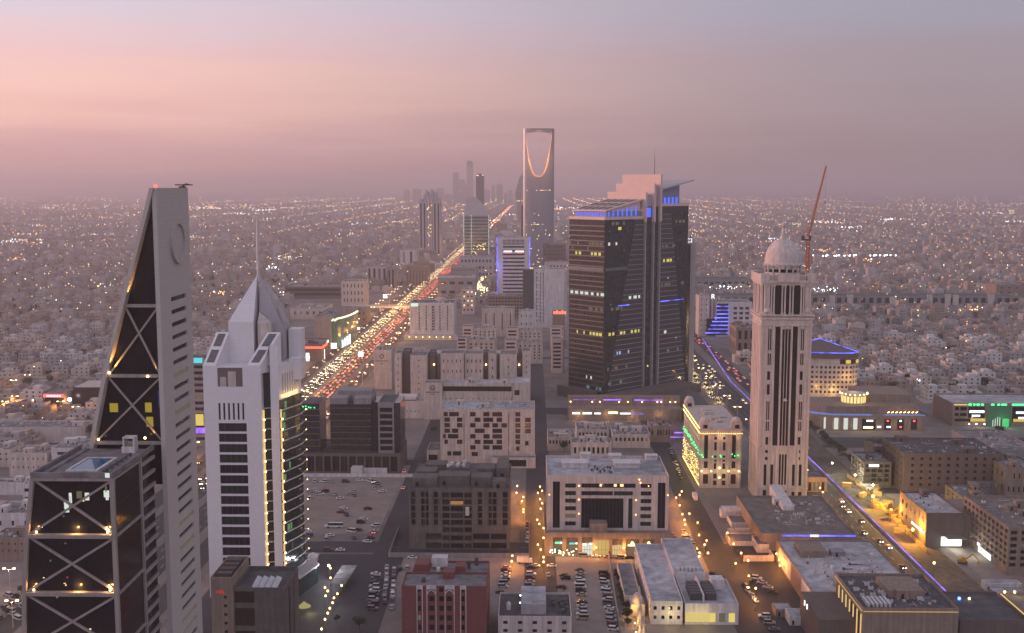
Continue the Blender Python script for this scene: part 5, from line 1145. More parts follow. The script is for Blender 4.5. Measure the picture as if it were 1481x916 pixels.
# curved office with the blue neon roof
p = at(1143, 600, 905); T = thing('neon_office', 'rounded cream office with a tilted roof outlined in blue neon', 'office', (p[0], 905, 0), ROT)
xr = at(1242, 520, 905)[0] - p[0]; pl = [(0, 6), (12, 1.4), (26, -1), (40, -1.6), (50, -1), (xr - 5, 0), (xr, 4), (xr - 3, 16), (40, 68), (0, 30)]
m = MB(); m.prism(pl, 0, 34); m.prism([(a, b + .6) for a, b in pl], 34, 39); m.build('wall', cream, T)
m = MB()
for (x0, y0), (x1, y1) in zip(pl[:8], pl[1:8]):
    ln = math.hypot(x1 - x0, y1 - y0); q = max(1, int(ln / 3.2)); ux, uy = (x1 - x0) / ln, (y1 - y0) / ln
    for i in range(q):
        for j in range(6): s0 = ln * (i + .25) / q; s1 = s0 + ln * .52 / q; z = 10 + j * 4.1; P = lambda s, zz, k=.06: (x0 + ux * s + uy * k, y0 + uy * s - ux * k, zz); m.poly([P(s0, z), P(s1, z), P(s1, z + 2), P(s0, z + 2)], 1 if R() < .1 else 0)
m.build('window', [gl2, wdim], T, kind='stuff')
m = MB(); m.prism([(a, b - .3) for a, b in pl[3:7]] + [(xr - 3, 14), (36, 6)], 34.5, 38.2); m.build('top_glazing', glbr, T); m = MB(); m.box(44, 48, -1.9, -1.2, 34.8, 37.8); m.box(xr - 2, xr + .2, 2, 5, 34.8, 37.6); m.build('window', [E('gold_room', (1, .75, .1), .8)], T)
top = [(a, b - 1, 41 + (b + 1.6) * .035) for a, b in pl]; m = MB(); m.poly([(a, b - 1, z + 2.6) for a, b, z in top]); [m.poly([(*top[k][:2], 39), (*top[(k + 1) % 10][:2], 39), (top[(k + 1) % 10][0], top[(k + 1) % 10][1], top[(k + 1) % 10][2] + 2.6), (top[k][0], top[k][1], top[k][2] + 2.6)]) for k in range(10)]; m.build('tilted_roof', brown, T)
m = MB(); [m.beam((top[k][0], top[k][1] - .2, top[k][2] + 2.7), (top[k + 1][0], top[k + 1][1] - .2, top[k + 1][2] + 2.7), .7) for k in range(9)]; m.build('neon_edge', ledb, T)
for xx, y, z in ((34, -6, 12), (56, -5, 12), (66, 12, 12), (46, -7, 24), (20, -8, 14), (66, -2, 22)): lamp(T, (xx, y, z), 2600, (1, .58, .16), .6)
# mall with the round lit lantern
p = at(1168, 626, 806); T = thing('mall', 'curved cream shopping mall with lit shopfronts and a round glowing lantern', 'mall', (p[0], 806, 0), ROT)
pl = [(-8, 44), (0, 14), (7, 5), (18, 1), (32, 0), (86, 0), (86, 46)]; m = MB(); m.prism(pl, 0, 11.5); m.prism([(-4, 44), (6, 18), (16, 9), (30, 6), (60, 10), (84, 8), (84, 46)], 11.5, 17); m.prism([(46, 26), (84, 22), (84, 60), (46, 60)], 17, 23); m.build('wall', tan_, T)
m = MB(); m.prism([(-8.3, 44), (-.5, 13.6), (6.7, 4.5), (18, .5), (32, -.5), (47, -.5), (47, 2), (18, 3), (2, 15)], 11.51, 12.3); m.box(56, 86.3, -.5, 1, 11.51, 12.1); m.build('blue_cornice', E('cornice_blue', (.25, .38, 1), .5), T)
c = (40, 24); m = MB(); m.lathe([(9, 17), (9, 23)], 24, c); m.lathe([(10, 23), (10, 24), (.01, 25)], 24, c); m.build('lantern_wall', cream, T); m = MB()
for k in range(12): t = pi + pi * k / 11; m.poly([(c[0] + 9.1 * cos(t - .09), c[1] + 9.1 * sin(t - .09), 17.6), (c[0] + 9.1 * cos(t + .09), c[1] + 9.1 * sin(t + .09), 17.6), (c[0] + 9.1 * cos(t + .09), c[1] + 9.1 * sin(t + .09), 22.4), (c[0] + 9.1 * cos(t - .09), c[1] + 9.1 * sin(t - .09), 22.4)])
m.build('lantern_window', E('lantern_glow', (1, .72, .22), 1.5), T)
m = MB(); [m.ball((c[0] + 10.3 * cos(t), c[1] + 10.3 * sin(t), 24.3), .5, 5) for t in [pi + pi * k / 9 for k in range(10)]]; m.build('lantern_lamp', ledy, T); lamp(T, (40, 10, 24), 600, (1, .75, .35), .4); lamp(T, (40, 24, 28), 700, (1, .75, .35), .4)
for k, (a, b, z0, z1, mt) in enumerate(((12.5, 15.5, 1, 9.5, wwht), (19.5, 22.5, 1, 9.5, wwht), (26.5, 29.5, 1, 9.5, wwht), (33.5, 36.5, 1, 9.5, wwht), (40, 50, 1, 8.8, darkgap), (56.5, 61, 1, 9, darkgap), (66, 70.5, 1, 9, darkgap), (76, 80.5, 1, 9, darkgap), (1, 3, 1, 9, wwht), (6, 8, 1, 9, wwht))):
    y = -.25 if a > 20 else (.2 if a > 15 else 2.5 if a > 9 else 7 if a > 4 else 12)
    m = MB(); m.box(a, b, y, y + 1.5, z0, z1); m.build('shop_window', [mt], T)
for xx, wd, z, mt in ((43, 5, 7, signw), (41, 7, 2, ledy), (51, 3, 2.4, signw), (58, 1.6, 7, signr), (67.4, 1.6, 7, signw), (77.4, 1.6, 7, signr), (58, 3, 2.4, signw), (67.6, 1.6, 2.4, signr)): m = MB(); m.box(xx, xx + wd, -.5, -.28, z, z + 1.3); m.build('shop_sign', mt, T)
m = MB(); [m.ball((60 + k * 1.5, 4 + (k % 2) * 2, 13), .4, 4) for k in range(16)]; m.build('terrace_lamp', ledw, T)
for xx in (6, 20, 34, 48, 64, 78): lamp(T, (xx, -5, 5), 520, (1, .72, .36), .5)
# mall with green roof lamps
p = at(1376, 621, 822); T = thing('green_lit_mall', 'low mall with green roof lamps and a glowing glass entrance', 'mall', (p[0], 822, 0), ROT)
block(T, 0, 70, 0, 40, 0, 17.5, tan_, {'f': [(2, 5, 12, 14.6), (6, 11, 12, 14.6), (2, 5, 7.6, 10), (6, 11, 7.6, 10), (2, 16, 3.4, 5.6), (12, 24.6, 6.2, 14.8), (45, 60, 3, 14.8)]}, glass=[(gl, 1)], roof=roofl)
m = MB(); m.box(26, 44, -.5, -.02, 0, 15.5); m.build('glass_entrance', M('green_glass', (.05, .10, .07), rough=.2, emit=(.2, 1, .4), es=.05), T)
m = MB(); [m.tube((30.5 + k * 1.7, -1, 0), (30.5 + k * 1.7, -1, 7 - abs(k - 2)), .3) for k in range(4)]; m.build('lit_column', wwht, T); m = MB(); m.prism([(37, -2.4), (42, -2.4), (41, -.6), (38, -.6)], .1, 6); m.build('green_booth', ledg if 0 else E('booth_green', (.1, 1, .3), .6), T)
m = MB(); [m.box(a, a + b, -.5, -.05, 16, 17.1) for a, b in ((12, 2.2), (15.6, 1.2), (18, 2.2), (21.5, 1.6), (29, 2), (33.6, 1.8), (36.6, 3.8), (44.6, 9))]; m.build('roof_lamp', ledg, T); m = MB(); m.box(1, 11, -.5, -.05, 16, 16.8); m.build('roof_lamp', E('roof_amber', (1, .7, .25), 1), T)
m = MB(); m.box(13, 24, -.3, .3, 10.2, 12); m.box(15, 21, -.3, .3, 7.2, 8.6); m.box(48, 60, -.3, .3, 9.6, 11.2); m.box(50, 58, -.3, .3, 5.6, 7); m.build('white_sign', signw, T); m = MB(); m.box(14, 25, -.3, -.02, 3.6, 5.8); m.box(46, 60, -.3, -.02, 3.4, 5.6); m.build('shop_window', [E('amber_shop', (1, .7, .15), .7)], T)
m = MB(); [m.ball((a, -4, 2.4), .5, 5) for a in (11.5, 17, 23)]; m.build('kerb_lamp', leda, T); lamp(T, (38, -5, 5), 1200, (.2, 1, .4), .4); lamp(T, (18, -6, 5), 900, (1, .8, .4), .4)
# dark block with regular windows, building site, corner shop, balconied hotel
T, w, h = mid('dark_block', 'dark brown office with even rows of small windows', 1306, 1446, 714, 656, 42, brown, ('grid', 10, 5, .32, .42), ('grid', 6, 5, .3, .4), glass=[(darkgap, 2), (glbr, 1)], roof=roofd, acs=10, huts=3)
T, w, h = mid('long_shed', 'long low grey roofed shed behind the dark brown office', 1425, 1500, 668, 650, 60, greyw, None, roof=roofg)
T, w, h = mid('corner_shop', 'brown block with a glowing white shop at its corner', 1338, 1392, 792, 742, 40, brown, None, ('grid', 6, 2, .3, .4), roof=roofl, acs=6); m = MB(); m.box(w - 11, w - 1, -.6, -.02, 1, 5.6); m.build('shop_window', [E('shop_bright', (.95, 1, .85), 2)], T); m = MB(); m.box(-.5, -.02, 2, 20, 6.4, 7.4); m.build('white_sign', signw, T); lamp(T, (w - 6, -5, 4), 1500, (.95, 1, .85), .4); m = MB(); m.box(w * .5, w, -5, -.62, 5.8, 6.2, bot=True); m.build('awning', greyw, T); lamp(T, (-4, 22, 9), 2600, (1, .55, .15), .5)
m = MB(); m.box(w + .1, w + 14, 4, 34, 0, 15); m.build('rear_wing', tan_, T)
T = thing('balcony_hotel', 'tan hotel covered in a grid of small square balconies', 'hotel', (230.5, 498, 0), ROT); F = grid(54, 3.5, 22, 11, 6, .62, .6, .6, .6)
block(T, 0, 70, 0, 54, 0, 23, tan_, {'l': F, 'f': grid(70, 3.5, 22, 14, 6, .62, .6)}, depth=1.3, glass=[(darkgap, 3), (glbr, 2), (wdim, .15)], roof=roofb, cap=90); clutter(T, 3, 60, 3, 50, 22, 6, 22, 3, tan_)
m = MB(); m.box(-.5, -.02, 18, 32, .8, 3.6); m.build('shop_window', [E('arcade_white', (.85, 1, .85), 1.5)], T); m = MB(); m.box(-.8, -.5, 30, 33, 3.8, 5.2); m.build('white_sign', signw, T); lamp(T, (-6, 25, 5), 1500, (.9, 1, .8), .5)
for lb, ul, ur, vb, vt in (('grey flat block just beyond the balconied hotel', 1400, 1446, 716, 696), ('pinkish block with roof rooms at the frame edge beyond the balconied hotel', 1452, 1500, 726, 676), ('low whitish block with sheds between the dark office and the hotel', 1395, 1440, 745, 722)): mid('flat_block', lb, ul, ur, vb, vt, 30, tan_ if 'grey' not in lb else greyw, ('grid', 6, 2, .3, .4), ('grid', 4, 2, .3, .4), huts=3, acs=8)
T, w, h = mid('concrete_frame', 'bare multi storey concrete frame lit by lamps on the building site', 1248, 1288, 706, 668, 26, rawcon, ('grid', 4, 4, .8, .7), ('grid', 4, 4, .8, .7), depth=2, glass=[(darkgap, 2), (wdim, 1)]); m = MB(); m.box(3, 9, -.6, -.1, h - 3, h - 1.6); m.build('white_sign', signw, T); lamp(T, (-5, 6, 10), 2200, (1, .8, .4), .4)
mid('concrete_frame', 'squat tan frame of floors beside the construction crane', 1262, 1308, 690, 646, 20, brown, ('grid', 4, 4, .7, .5), glass=[(darkgap, 1)])
# far east: walled station row, small blocks behind the street
T = thing('station_row', 'very long arcaded low building running below a row of lamps', 'building', (215, 1690, 0), ROT); block(T, 0, 560, 0, 40, 0, 14, greyw, {'f': grid(560, 2, 12, 46, 1, .55, .8)}, glass=[(darkgap, 2), (gl2, 2)], roof=roofd)
for k in range(14): m = MB(); q = U(5, 540); m.box(q, q + U(6, 12), -2, -.02, 0, U(12, 17)); m.build('pier', cream, T)
m = MB(); m.box(96, 112, -2.5, -2.05, 4, 9); m.build('lit_sign', E('station_glow', (.8, 1, .7), 1.2), T)
mid('tall_block', 'tan block rising behind the east end of the arcaded row', 1440, 1500, 436, 412, 40, tan_, ('grid', 5, 3, .3, .3))
T, w, h = mid('blue_striped_block', 'white corner office with glowing blue floor stripes', 1036, 1086, 487, 437, 40, whitew, ('grid', 1, 1, .01, .01), acs=10)
m = MB()
for k in range(8): m.box(-.5 - (k < 5) * (5 - k) * 2.5, w * .34, -1.2, -.05, 4 + k * 4.6, 5.2 + k * 4.6)
m.build('blue_stripe', ledb, T); m = MB(); m.box(-12, w * .32, -.9, -.02, 2, 22); m.box(-.2, w * .32, -.85, -.02, 22, 40); m.build('glazing', gl, T)
m = MB(); [m.box(w * (.48 + .17 * i), w * (.58 + .17 * i), -.1, .1, 9 + j * 6, 12 + j * 6) for i in range(3) for j in range(5)]; m.build('window', gl2, T, kind='stuff'); lamp(T, (0, -8, 20), 3000, (.1, .15, 1), .5)
T, w, h = mid('pylon_block', 'slim grey block with a white lettered sign on its top', 1026, 1036, 480, 420, 26, greyw); word('R', 9, signw, T, (1, -.3, h - 11))
mid('pale_block', 'pale block with few windows between the glass tower and the sign pylon', 1010, 1025, 486, 428, 26, cream, ('grid', 2, 7, .2, .3)); mid('ornate_row', 'tan row with curved gables beside the domed tower', 1064, 1092, 516, 474, 40, tan_, ('grid', 3, 2, .5, .7), ('grid', 4, 2, .4, .6), huts=4)
mid('flat_mall', 'long dark flat roofed hall far behind the glass tower', 1004, 1090, 420, 404, 60, greyw, ('grid', 9, 1, .6, .5), roof=roofd)
# ------------------------------------------------------------------ buildings south-east, in the foreground
T = thing('blue_strip_store', 'flat roofed tan store with a blue light strip and white sign', 'store', (at(1101, 790, 533)[0], 533, 0), ROT)
block(T, 0, 47, 0, 68, 0, 9, tan_, {}, roof=roofb); clutter(T, 12, 44, 14, 60, 8.1, 1, 14, 0, whitew); m = MB(); m.box(10, 46.6, -.35, -.03, 7.6, 8.3); m.build('blue_strip', ledb, T); m = MB(); m.box(24, 28, -.6, -.36, 7.5, 8.5); m.build('white_sign', signw, T); lamp(T, (20, -5, 4), 500, (1, .6, .25), .4)
T = thing('barrel_hall', 'long pale barrel roofed hall at the foot of the domed tower', 'building', (at(1043, 752, 588)[0], 588, 0), ROT); m = MB(); m.box(0, 26, 0, 6, 0, 4)
for i in range(8): t0 = pi * i / 8; t1 = pi * (i + 1) / 8; m.poly([(0, 3 - 3.1 * cos(t0), 4 + 1.8 * sin(t0)), (26, 3 - 3.1 * cos(t0), 4 + 1.8 * sin(t0)), (26, 3 - 3.1 * cos(t1), 4 + 1.8 * sin(t1)), (0, 3 - 3.1 * cos(t1), 4 + 1.8 * sin(t1))])
m.build('hall', whitew, T)
T = thing('entrance_wing', 'low sloping white entrance wing beside the domed tower', 'building', (at(1112, 745, 602)[0], 575, 0), ROT); m = MB(); m.hexa([(0, 0, 0), (6, 0, 0), (6, 34, 0), (0, 34, 0), (0, 0, 10.6), (6, 0, 10.6), (6, 34, 13), (0, 34, 13)]); m.build('hall', whitew, T); T.location.x += 1
T = thing('side_pavilion', 'small lit tan pavilion at the east side of the domed tower', 'building', (at(1166, 720, 640)[0], 640, 0), ROT); block(T, 0, 12, 0, 16, 0, 9, tan_, {'f': [(1 + 2.6 * k, 2.8 + 2.6 * k, .5, 6) for k in range(4)]}, glass=[(wdim, 1), (darkgap, 1)]); lamp(T, (6, -4, 5), 700, (1, .62, .25), .4)
T = thing('flat_warehouse', 'wide grey white roofed warehouse with painted panels on its side wall', 'building', (126.5, 442, 0), ROT); block(T, 0, 45, 0, 76, 0, 10.5, tan_, {'l': grid(76, 4, 9, 6, 1, .06, .2)}, roof=roofl, par=.6)
for a, b in ((6, 26), (46, 70)): m = MB(); m.box(-.08, -.01, a, b, 1, 9.6); m.build('side_panel', whitew, T); clutter(T, 6, 40, 8, 60, 9.9, 1, 12, 1, greyw)
m = MB(); m.box(6, 18, 52, 66, 9.9, 13); m.build('roof_room', tan_, T); 
for k in range(9): m = MB(); q = U(8, 36), U(16, 60); m.beam((q[0], q[1], 10.15), (q[0] + U(3, 8), q[1], 10.15), .3); m.box(q[0], q[0] + .8, q[1] - .5, q[1] + .5, 9.92, 10.8); m.build('pipe', metald if k % 2 else metalw, T)
m = MB(); m.box(.5, 18, -14, -.02, 0, 12.6); m.build('front_annexe', tan_, T)
m = MB(); [m.box(6 + k * 2, 7.4 + k * 2, -14.1, -13.9, 8.4, 9.8) for k in range(5)]; m.build('window', gl2, T, kind='stuff')
(x, d) = G(1246, 905, 20); T = thing('gold_edged_block', 'modern block with gold lit strips along its side and roof plant', 'building', (132.5, 402, 0), ROT)
block(T, 0, 36, 0, 38, 0, 22, tan_, {'l': [(2 + 5 * k, 4.4 + 5 * k, 6, 19) for k in range(7)]}, glass=[(gl, 2), (wdim, 1)], roof=roofd, par=1.2); m = MB(); m.box(-.4, -.02, .3, 37.6, 20.5, 20.75); m.box(.2, 35.8, -.4, -.02, 20.5, 20.75); m.build('gold_strip', E('gold_dim', (1, .62, .22), .5), T)
m = MB(); [m.box(-.3, -.02, 1.2 + 5 * k, 1.8 + 5 * k, 6, 19) for k in range(7)]; m.build('glow_strip', gold, T); clutter(T, 2, 34, 3, 34, 20.8, 1, 20, 0, tan_); m = MB(); m.box(14, 28, 14, 30, 20.8, 23.6); m.build('plant_room', tan_, T)
m = MB(); [m.box(3 + k * 1.6, 4 + k * 1.6, 4, 12, 20.8, 22.2) for k in range(6)]; m.build('duct', metalw, T); m = MB(); m.box(-14, -.05, 8, 38, 0, 14); m.build('side_wing', brown, T); m = MB(); [m.box(-14.3, -14.02, 30 - k * 4, 31 - k * 4, 11, 13) for k in range(2)]; m.build('side_sign', signw, T)
T = thing('terrace_block', 'low dark terrace with small blue and yellow lamps by the boulevard', 'building', (172, 408, 0), ROT); block(T, 0, 26, 0, 30, 0, 15, brown, {}, roof=roofd); m = MB(); m.ball((8, 22, 15), .7, 6); m.build('blue_lamp', E('blue_dot', (.1, .2, 1), 6), T); m = MB(); m.ball((12, 22, 15), .5, 6); m.build('yellow_lamp', ledy, T)
T = thing('lit_roof_block', 'low block with spotlit roof edge at the frame corner', 'building', (200, 412, 0), ROT); block(T, 0, 40, 0, 26, 0, 15, tan_, {}, roof=roofb); m = MB(); [m.ball((a, b, 15.4), .55, 5) for a, b in ((1, 24), (5, 24), (9, 17))]; m.build('roof_lamp', ledy, T); m = MB(); m.box(-.3, -.02, 1, 25, 14, 14.4); m.build('gold_strip', gold, T); lamp(T, (5, 20, 17), 300, (1, .8, .35), .3)
for k, (u, v, w_, d_, h, wl, lb) in enumerate(((1122, 893, 7, 8, 3.4, tan_, 'small tan flat roofed hut in the side car park'), (1142, 905, 10, 9, 4, whitew, 'white roofed shed next to the tan hut'))):
    p = G(u, v); T = thing('hut', lb, 'hut', (p[0], p[1], 0), ROT); block(T, 0, w_, 0, d_, 0, h, wl, {'f': [(1, 2, .1, 2.2)]}, roof=roofl, par=.3, glass=[(darkgap, 1)])
for k, (ul, ur, v, lb) in enumerate(((1075, 1118, 812, 'curved low wall beside the lamp lit corner'), (1052, 1100, 772, 'low wall of terraces below the barrel roofed hall'))):
    a = G(ul, v); b = G(ur, v); m = MB(); m.beam((*a, 1.5), (*b, 1.5), .5, 3); m.box(b[0], b[0] + .5, b[1], b[1] + 9, 0, 3); tag(m.build('garden_wall', cream), lb, 'wall')
for k, (u0, u1, v0, v1, h) in enumerate(((1058, 1095, 764, 752, 3), (1056, 1100, 790, 770, 2.5), (1095, 1112, 800, 775, 4.5))):
    (x0, d0) = G(u0, v0); x1 = G(u1, v0)[0]; T = thing('low_terrace', ['narrow stepped terrace roof north of the blue strip store', 'wide stepped terrace roof west of the blue strip store', 'small white stair block by the blue strip store'][k], 'building', (x0, d0, 0), ROT); block(T, 0, x1 - x0, 0, 14, 0, h, pinkst, {}, roof=roofb, par=.5)
# compound with generators and lit minarets
T = thing('white_compound', 'white roofed compound with dark generators and a yellow lit courtyard', 'building', (at(938, 900, 448)[0], 440, 0), ROT)
block(T, 0, 13, 0, 74, 0, 10, whitew, {'l': grid(74, 1, 9, 10, 2, .3, .4), 'f': grid(13, 1, 9, 4, 2, .4, .4)}, roof=roofl, par=.4); block(T, 13.05, 27, 30, 78, 0, 11.5, whitew, {}, roof=roofl, par=.4); block(T, 14, 36, 0, 29.5, 0, 9, whitew, {'f': [(2 + k * 4, 4.6 + k * 4, 1, 5) for k in range(5)]}, roof=roofl, glass=[(wdim, 1), (E('lit_hall', (1, .8, .2), .8), 1), (gl, 1)])
m = MB(); [m.box(17 + i * 6.2, 21.6 + i * 6.2, 6 + j * 3.2, 8.6 + j * 3.2, 8.1, 11) for i in range(2) for j in range(5)]; m.build('generator', metald, T, kind='stuff'); m = MB(); [m.box(15 + k * 1.7, 16.1 + k * 1.7, 33, 36, 11, 12.4) for k in range(6)]; m.build('air_conditioner', metalw, T); m = MB(); m.box(27.5, 33, 18, 24, 8.2, 12.6); m.box(21.8, 22.5, 4, 27, 8.2, 11.2); m.build('roof_room', whitew, T)
m = MB(); m.box(14.2, 24, -.4, -.02, 1.2, 5.2); m.build('lit_front', E('lit_front', (1, .78, .25), .7), T); lamp(T, (8, -4, 5), 900, (1, .78, .3), .4); lamp(T, (20, -5, 5), 900, (1, .78, .3), .4)
for k, (u, v, h) in enumerate(((924, 905, 17), (926, 918, 14), (931, 935, 12))):
    p = G(u, v); T = thing('minaret', ['tallest of the slim floodlit minarets glowing orange', 'middle one of the slim floodlit minarets glowing orange', 'shortest slim floodlit minaret at the bottom edge'][k], 'minaret', (p[0], p[1], 0)); m = MB(); m.lathe([(1, 0), (.9, 2), (.6, 2.4), (.5, h * .7), (.85, h * .72), (.85, h * .76), (.45, h * .78), (.4, h * .92), (.1, h), (.01, h + .3)], 10); m.build('shaft', cream, T); lamp(T, (-1.8, -1.4, 2.5), 420, (1, .55, .12), .2); lamp(T, (-1.6, -1.4, h * .55), 240, (1, .55, .12), .2); m = MB(); m.ball((-1.8, -1.4, 1.6), .35, 5); m.build('uplight', ledw, T)
T = thing('mosque', 'low cream prayer hall glowing under orange floodlights', 'building', (at(905, 905, 448)[0], 440, 0), ROT); block(T, 0, 7, 18, 60, 0, 5.5, cream, {}, par=.5); m = MB(); m.lathe([(2.6, 5), (2.4, 7), (1.4, 8.6), (.1, 9.4)], 14, (5, 12)); m.box(2, 8, 9, 17.9, 0, 5); m.build('dome', cream, T, smooth=False); lamp(T, (3.5, 6, 5), 1500, (1, .55, .12), .4)
m = MB(); a = G(912, 806); m.beam((42, 380, 1.4), (gx(41, 525) - 3, 525, 1.4), .4, 2.8); tag(m.build('compound_wall', greyw), 'long grey wall between the parking rows and the compound', 'wall')
# red brick apartments, tank block, hotel corner
T = thing('brick_block', 'red brick apartment block with white arched window bays', 'apartments', (-43.5, 420, 0), ROT); w = 33.5; F = [(a, b, 2 + 3.9 * k, 4.2 + 3.9 * k) for k in range(6) for a, b in ((6.4, 7.6), (10.8, 12.8), (14.8, 16.6), (17.8, 19.8), (23.6, 24.8))]
block(T, 0, w, 0, 16, 0, 24, redbr, {'f': F}, glass=[(gl2, 3), (gl, 3), (wdim, .3)], roof=roofg); block(T, 14.9, w, 16.05, 34, 0, 22.5, redbr, {}, roof=roofg); block(T, 2, 14.8, 16.05, 32, 0, 22, redbr, {}, roof=roofg)
m = MB(); [m.box(a, a + .3, -.18, .02, 0, 24.2) for a in (5.9, 8, 9.8, 13.4, 17, 20.6, 23.1, 25.2)]; [m.box(a, b, -.2, .02, 22.6, 24.2) for a, b in ((5.9, 8.3), (9.8, 13.7), (17, 20.9), (23.1, 25.5))]; m.build('window_bay', whitew, T)
m = MB()
for cx_ in (11.75, 18.95): [m.beam((cx_ + 1.6 * cos(pi * i / 8), -.12, 20.6 + 1.6 * sin(pi * i / 8)), (cx_ + 1.6 * cos(pi * (i + 1) / 8), -.12, 20.6 + 1.6 * sin(pi * (i + 1) / 8)), .35) for i in range(8)]
m.build('bay_arch', whitew, T)
for a, b, c, e, h in ((3, 9, 20, 28, 2.6), (15.5, 20, 10, 15, 3), (20, 24, 18, 24, 2.6), (9.5, 16, 27, 32, 3)): m = MB(); m.box(a, b, c, e, 22, 22 + h + 1); m.build('roof_room', redbr if a != 9.5 else whitew, T)
for q in ((13, 19), (8, 7), (25, 27), (28, 31)): m = MB(); m.lathe([(.8, 21.5), (.9, 24.6), (.5, 25), (.01, 25.1)], 9, q); m.build('water_tank', metald if q[0] != 13 else whitew, T)
T = thing('tank_block', 'small flat building with a white roof slab and rooftop tanks', 'building', (-5.5, 419, 0), ROT); block(T, 0, 29, 0, 26, 0, 12, pinkst, {'f': grid(29, 1, 11, 5, 3, .3, .4)}, roof=roofd); m = MB(); m.box(9, 19, 4, 24, 11, 15.4); m.build('roof_slab', roofl, T)
for k in range(12): m = MB(); q = U(20, 27), U(4, 22); m.box(q[0], q[0] + 1.2, q[1], q[1] + 1.2, 11.05, 12.6); m.build('air_conditioner', metald, T)
m = MB(); m.lathe([(.9, 11.05), (1, 13.5), (.5, 14.4), (.01, 14.5)], 10, (4, 9)); m.build('water_tank', whitew, T); m = MB(); [m.ball((8.6, a, 14), .3, 5) for a in (9, 17)]; m.build('wall_lamp', leda, T)
T = thing('corner_hotel', 'grey brown hotel with slanted roof screens and red letters', 'hotel', (-113.5, 402, 0), ROT); block(T, 8.4, 28, 0, 24, 0, 30, rawcon, {'f': [(.4, 8, 24, 28.6), (.4, 8, 15, 22), (.4, 8, 6, 13)], 'r': [(6, 9, 2, 28), (14, 16, 2, 28)]}, glass=[(glbr, 1)], roof=roofd, par=1.6); block(T, 0, 8.35, 0, 24, 0, 34, tan_, {'f': [(4.8, 6, 25.6 - k * 3.4, 26.8 - k * 3.4) for k in range(6)]}, glass=[(darkgap, 1)], roof=roofd, par=2)
m = MB(); [m.hexa([(15 + k * 2.5, 2, 29.5), (16.9 + k * 2.5, 2, 28.6), (17.3 + k * 2.5, 10, 30.2), (15.4 + k * 2.5, 10, 31), (15 + k * 2.5, 2, 29.7), (16.9 + k * 2.5, 2, 28.8), (17.3 + k * 2.5, 10, 30.4), (15.4 + k * 2.5, 10, 31.2)]) for k in range(4)]; m.build('roof_screen', metalw, T); word('HEL', 2.0, E('letter_red', (.9, .06, .05), .6), T, (2.0, -.1, 27.6)); m = MB(); [m.box(1.5, 7, 3 + k * 5, 6 + k * 5, 32, 34.4) for k in range(4)]; m.build('roof_plant', metald, T)
# ------------------------------------------------------------------ west of the highway
T = thing('red_sign_shop', 'dark glass showroom with a red lit sign and bright side panels', 'shop', (at(62, 604, 862)[0], 862, 0), ROT); block(T, 0, 20, 0, 24, 0, 18, tan_, {'f': [(2, 17.5, .5, 14)]}, glass=[(gl, 1)], depth=1); m = MB(); m.box(1.4, 17.8, -.5, -.02, 14.4, 17); m.build('red_sign', signr, T); m = MB(); [m.box(4 + k * 2.4, 5.8 + k * 2.4, -.6, -.5, 15, 16.2) for k in range(5)]; m.build('sign_lettering', signw, T); m = MB(); [m.box(21, 23.4, -.6, -.1, 2 + k * 4.8, 4.2 + k * 4.8) for k in range(3)]; m.build('light_panel', leda, T); lamp(T, (22, -5, 4), 1200, (1, .8, .4), .4); lamp(T, (4, -5, 4), 900, (1, .7, .3), .4); m = MB(); m.box(22, 62, 8, 40, 0, 21); m.build('dark_wing', glbr, T)
for lb, ul, ur, vb, vt, dp, wl, fl_ in (('white modern block with deep horizontal openings beside the wedge tower', 76, 132, 690, 648, 26, whitew, ('bands', 3, .7, .4)), ('cream villa with stepped roof rooms west of the wedge tower', 14, 70, 690, 655, 22, cream, ('grid', 7, 2, .2, .3)), ('small pinkish villa with a shed roof at the frame edge', -20, 16, 676, 650, 20, pinkst, ('grid', 4, 2, .3, .3)), ('long flat white canopy roof above a car yard', -10, 66, 716, 698, 10, whitew, None), ('low white modern block with two window slots beside the wedge', 34, 60, 736, 700, 22, whitew, ('bands', 2, .8, .4)), ('broad white roofed hall with a low gable', -10, 50, 778, 742, 22, whitew, ('grid', 3, 1, .2, .3)), ('tan villa with a court below the white hall', -12, 40, 812, 778, 16, tan_, ('grid', 5, 2, .2, .3)), ('brick toned yard building behind the red sign shop row', -14, 60, 610, 592, 30, tan_, ('grid', 6, 1, .3, .4)), ('long tan flat shed below the red signed showroom', -14, 120, 640, 618, 24, pinkst, None)):
    mid('villa' if 'villa' in lb else 'flat_block', lb, ul, ur, vb, vt, dp, wl, fl_, huts=2, acs=7, glass=[(darkgap, 2), (gl2, 1)])
T, w, h = mid('banded_office', 'tall banded office with a cyan sign between the two near towers', 262, 298, 646, 524, 34, greyw, ('bands', 13, .94, .5), glass=[(gl, 3), (gl2, 3), (wdim, 1)]); m = MB(); m.box(w - 8, w - .5, -.5, -.05, h - .5, h + 3); m.build('cyan_sign', ledc, T); m = MB(); m.box(2, w - .2, -.5, -.05, 9.5, 13.5); m.build('purple_sign', ledp, T); m = MB(); m.box(w - 8, w - 1, -.45, -.05, 15, 23); m.build('lit_floor', E('gold_floor', (1, .75, .15), .8), T)
T, w, h = mid('red_corner_shop', 'low shop with a glowing red fascia at the highway corner', 405, 466, 523, 498, 46, brown, None, None, ('grid', 4, 1, .3, .5), huts=2); m = MB(); m.box(w * .3, w + .4, -.7, -.02, h - 4.6, h - 2.4); m.box(w + .02, w + .8, -.7, 26, h - 4.6, h - 2.4); m.build('red_sign', E('sign_neon_red', (1, .12, .06), 2.2), T); m = MB(); m.box(w * .62, w * .7, -.5, -.02, .5, 9); m.box(w + .02, w + .5, 12, 14, .5, 11); m.box(w + .02, w + .6, 28, 36, h - 3, h - .4); m.build('white_panel', signw, T); lamp(T, (w + 8, -8, 6), 3000, (1, .8, .4), .5)
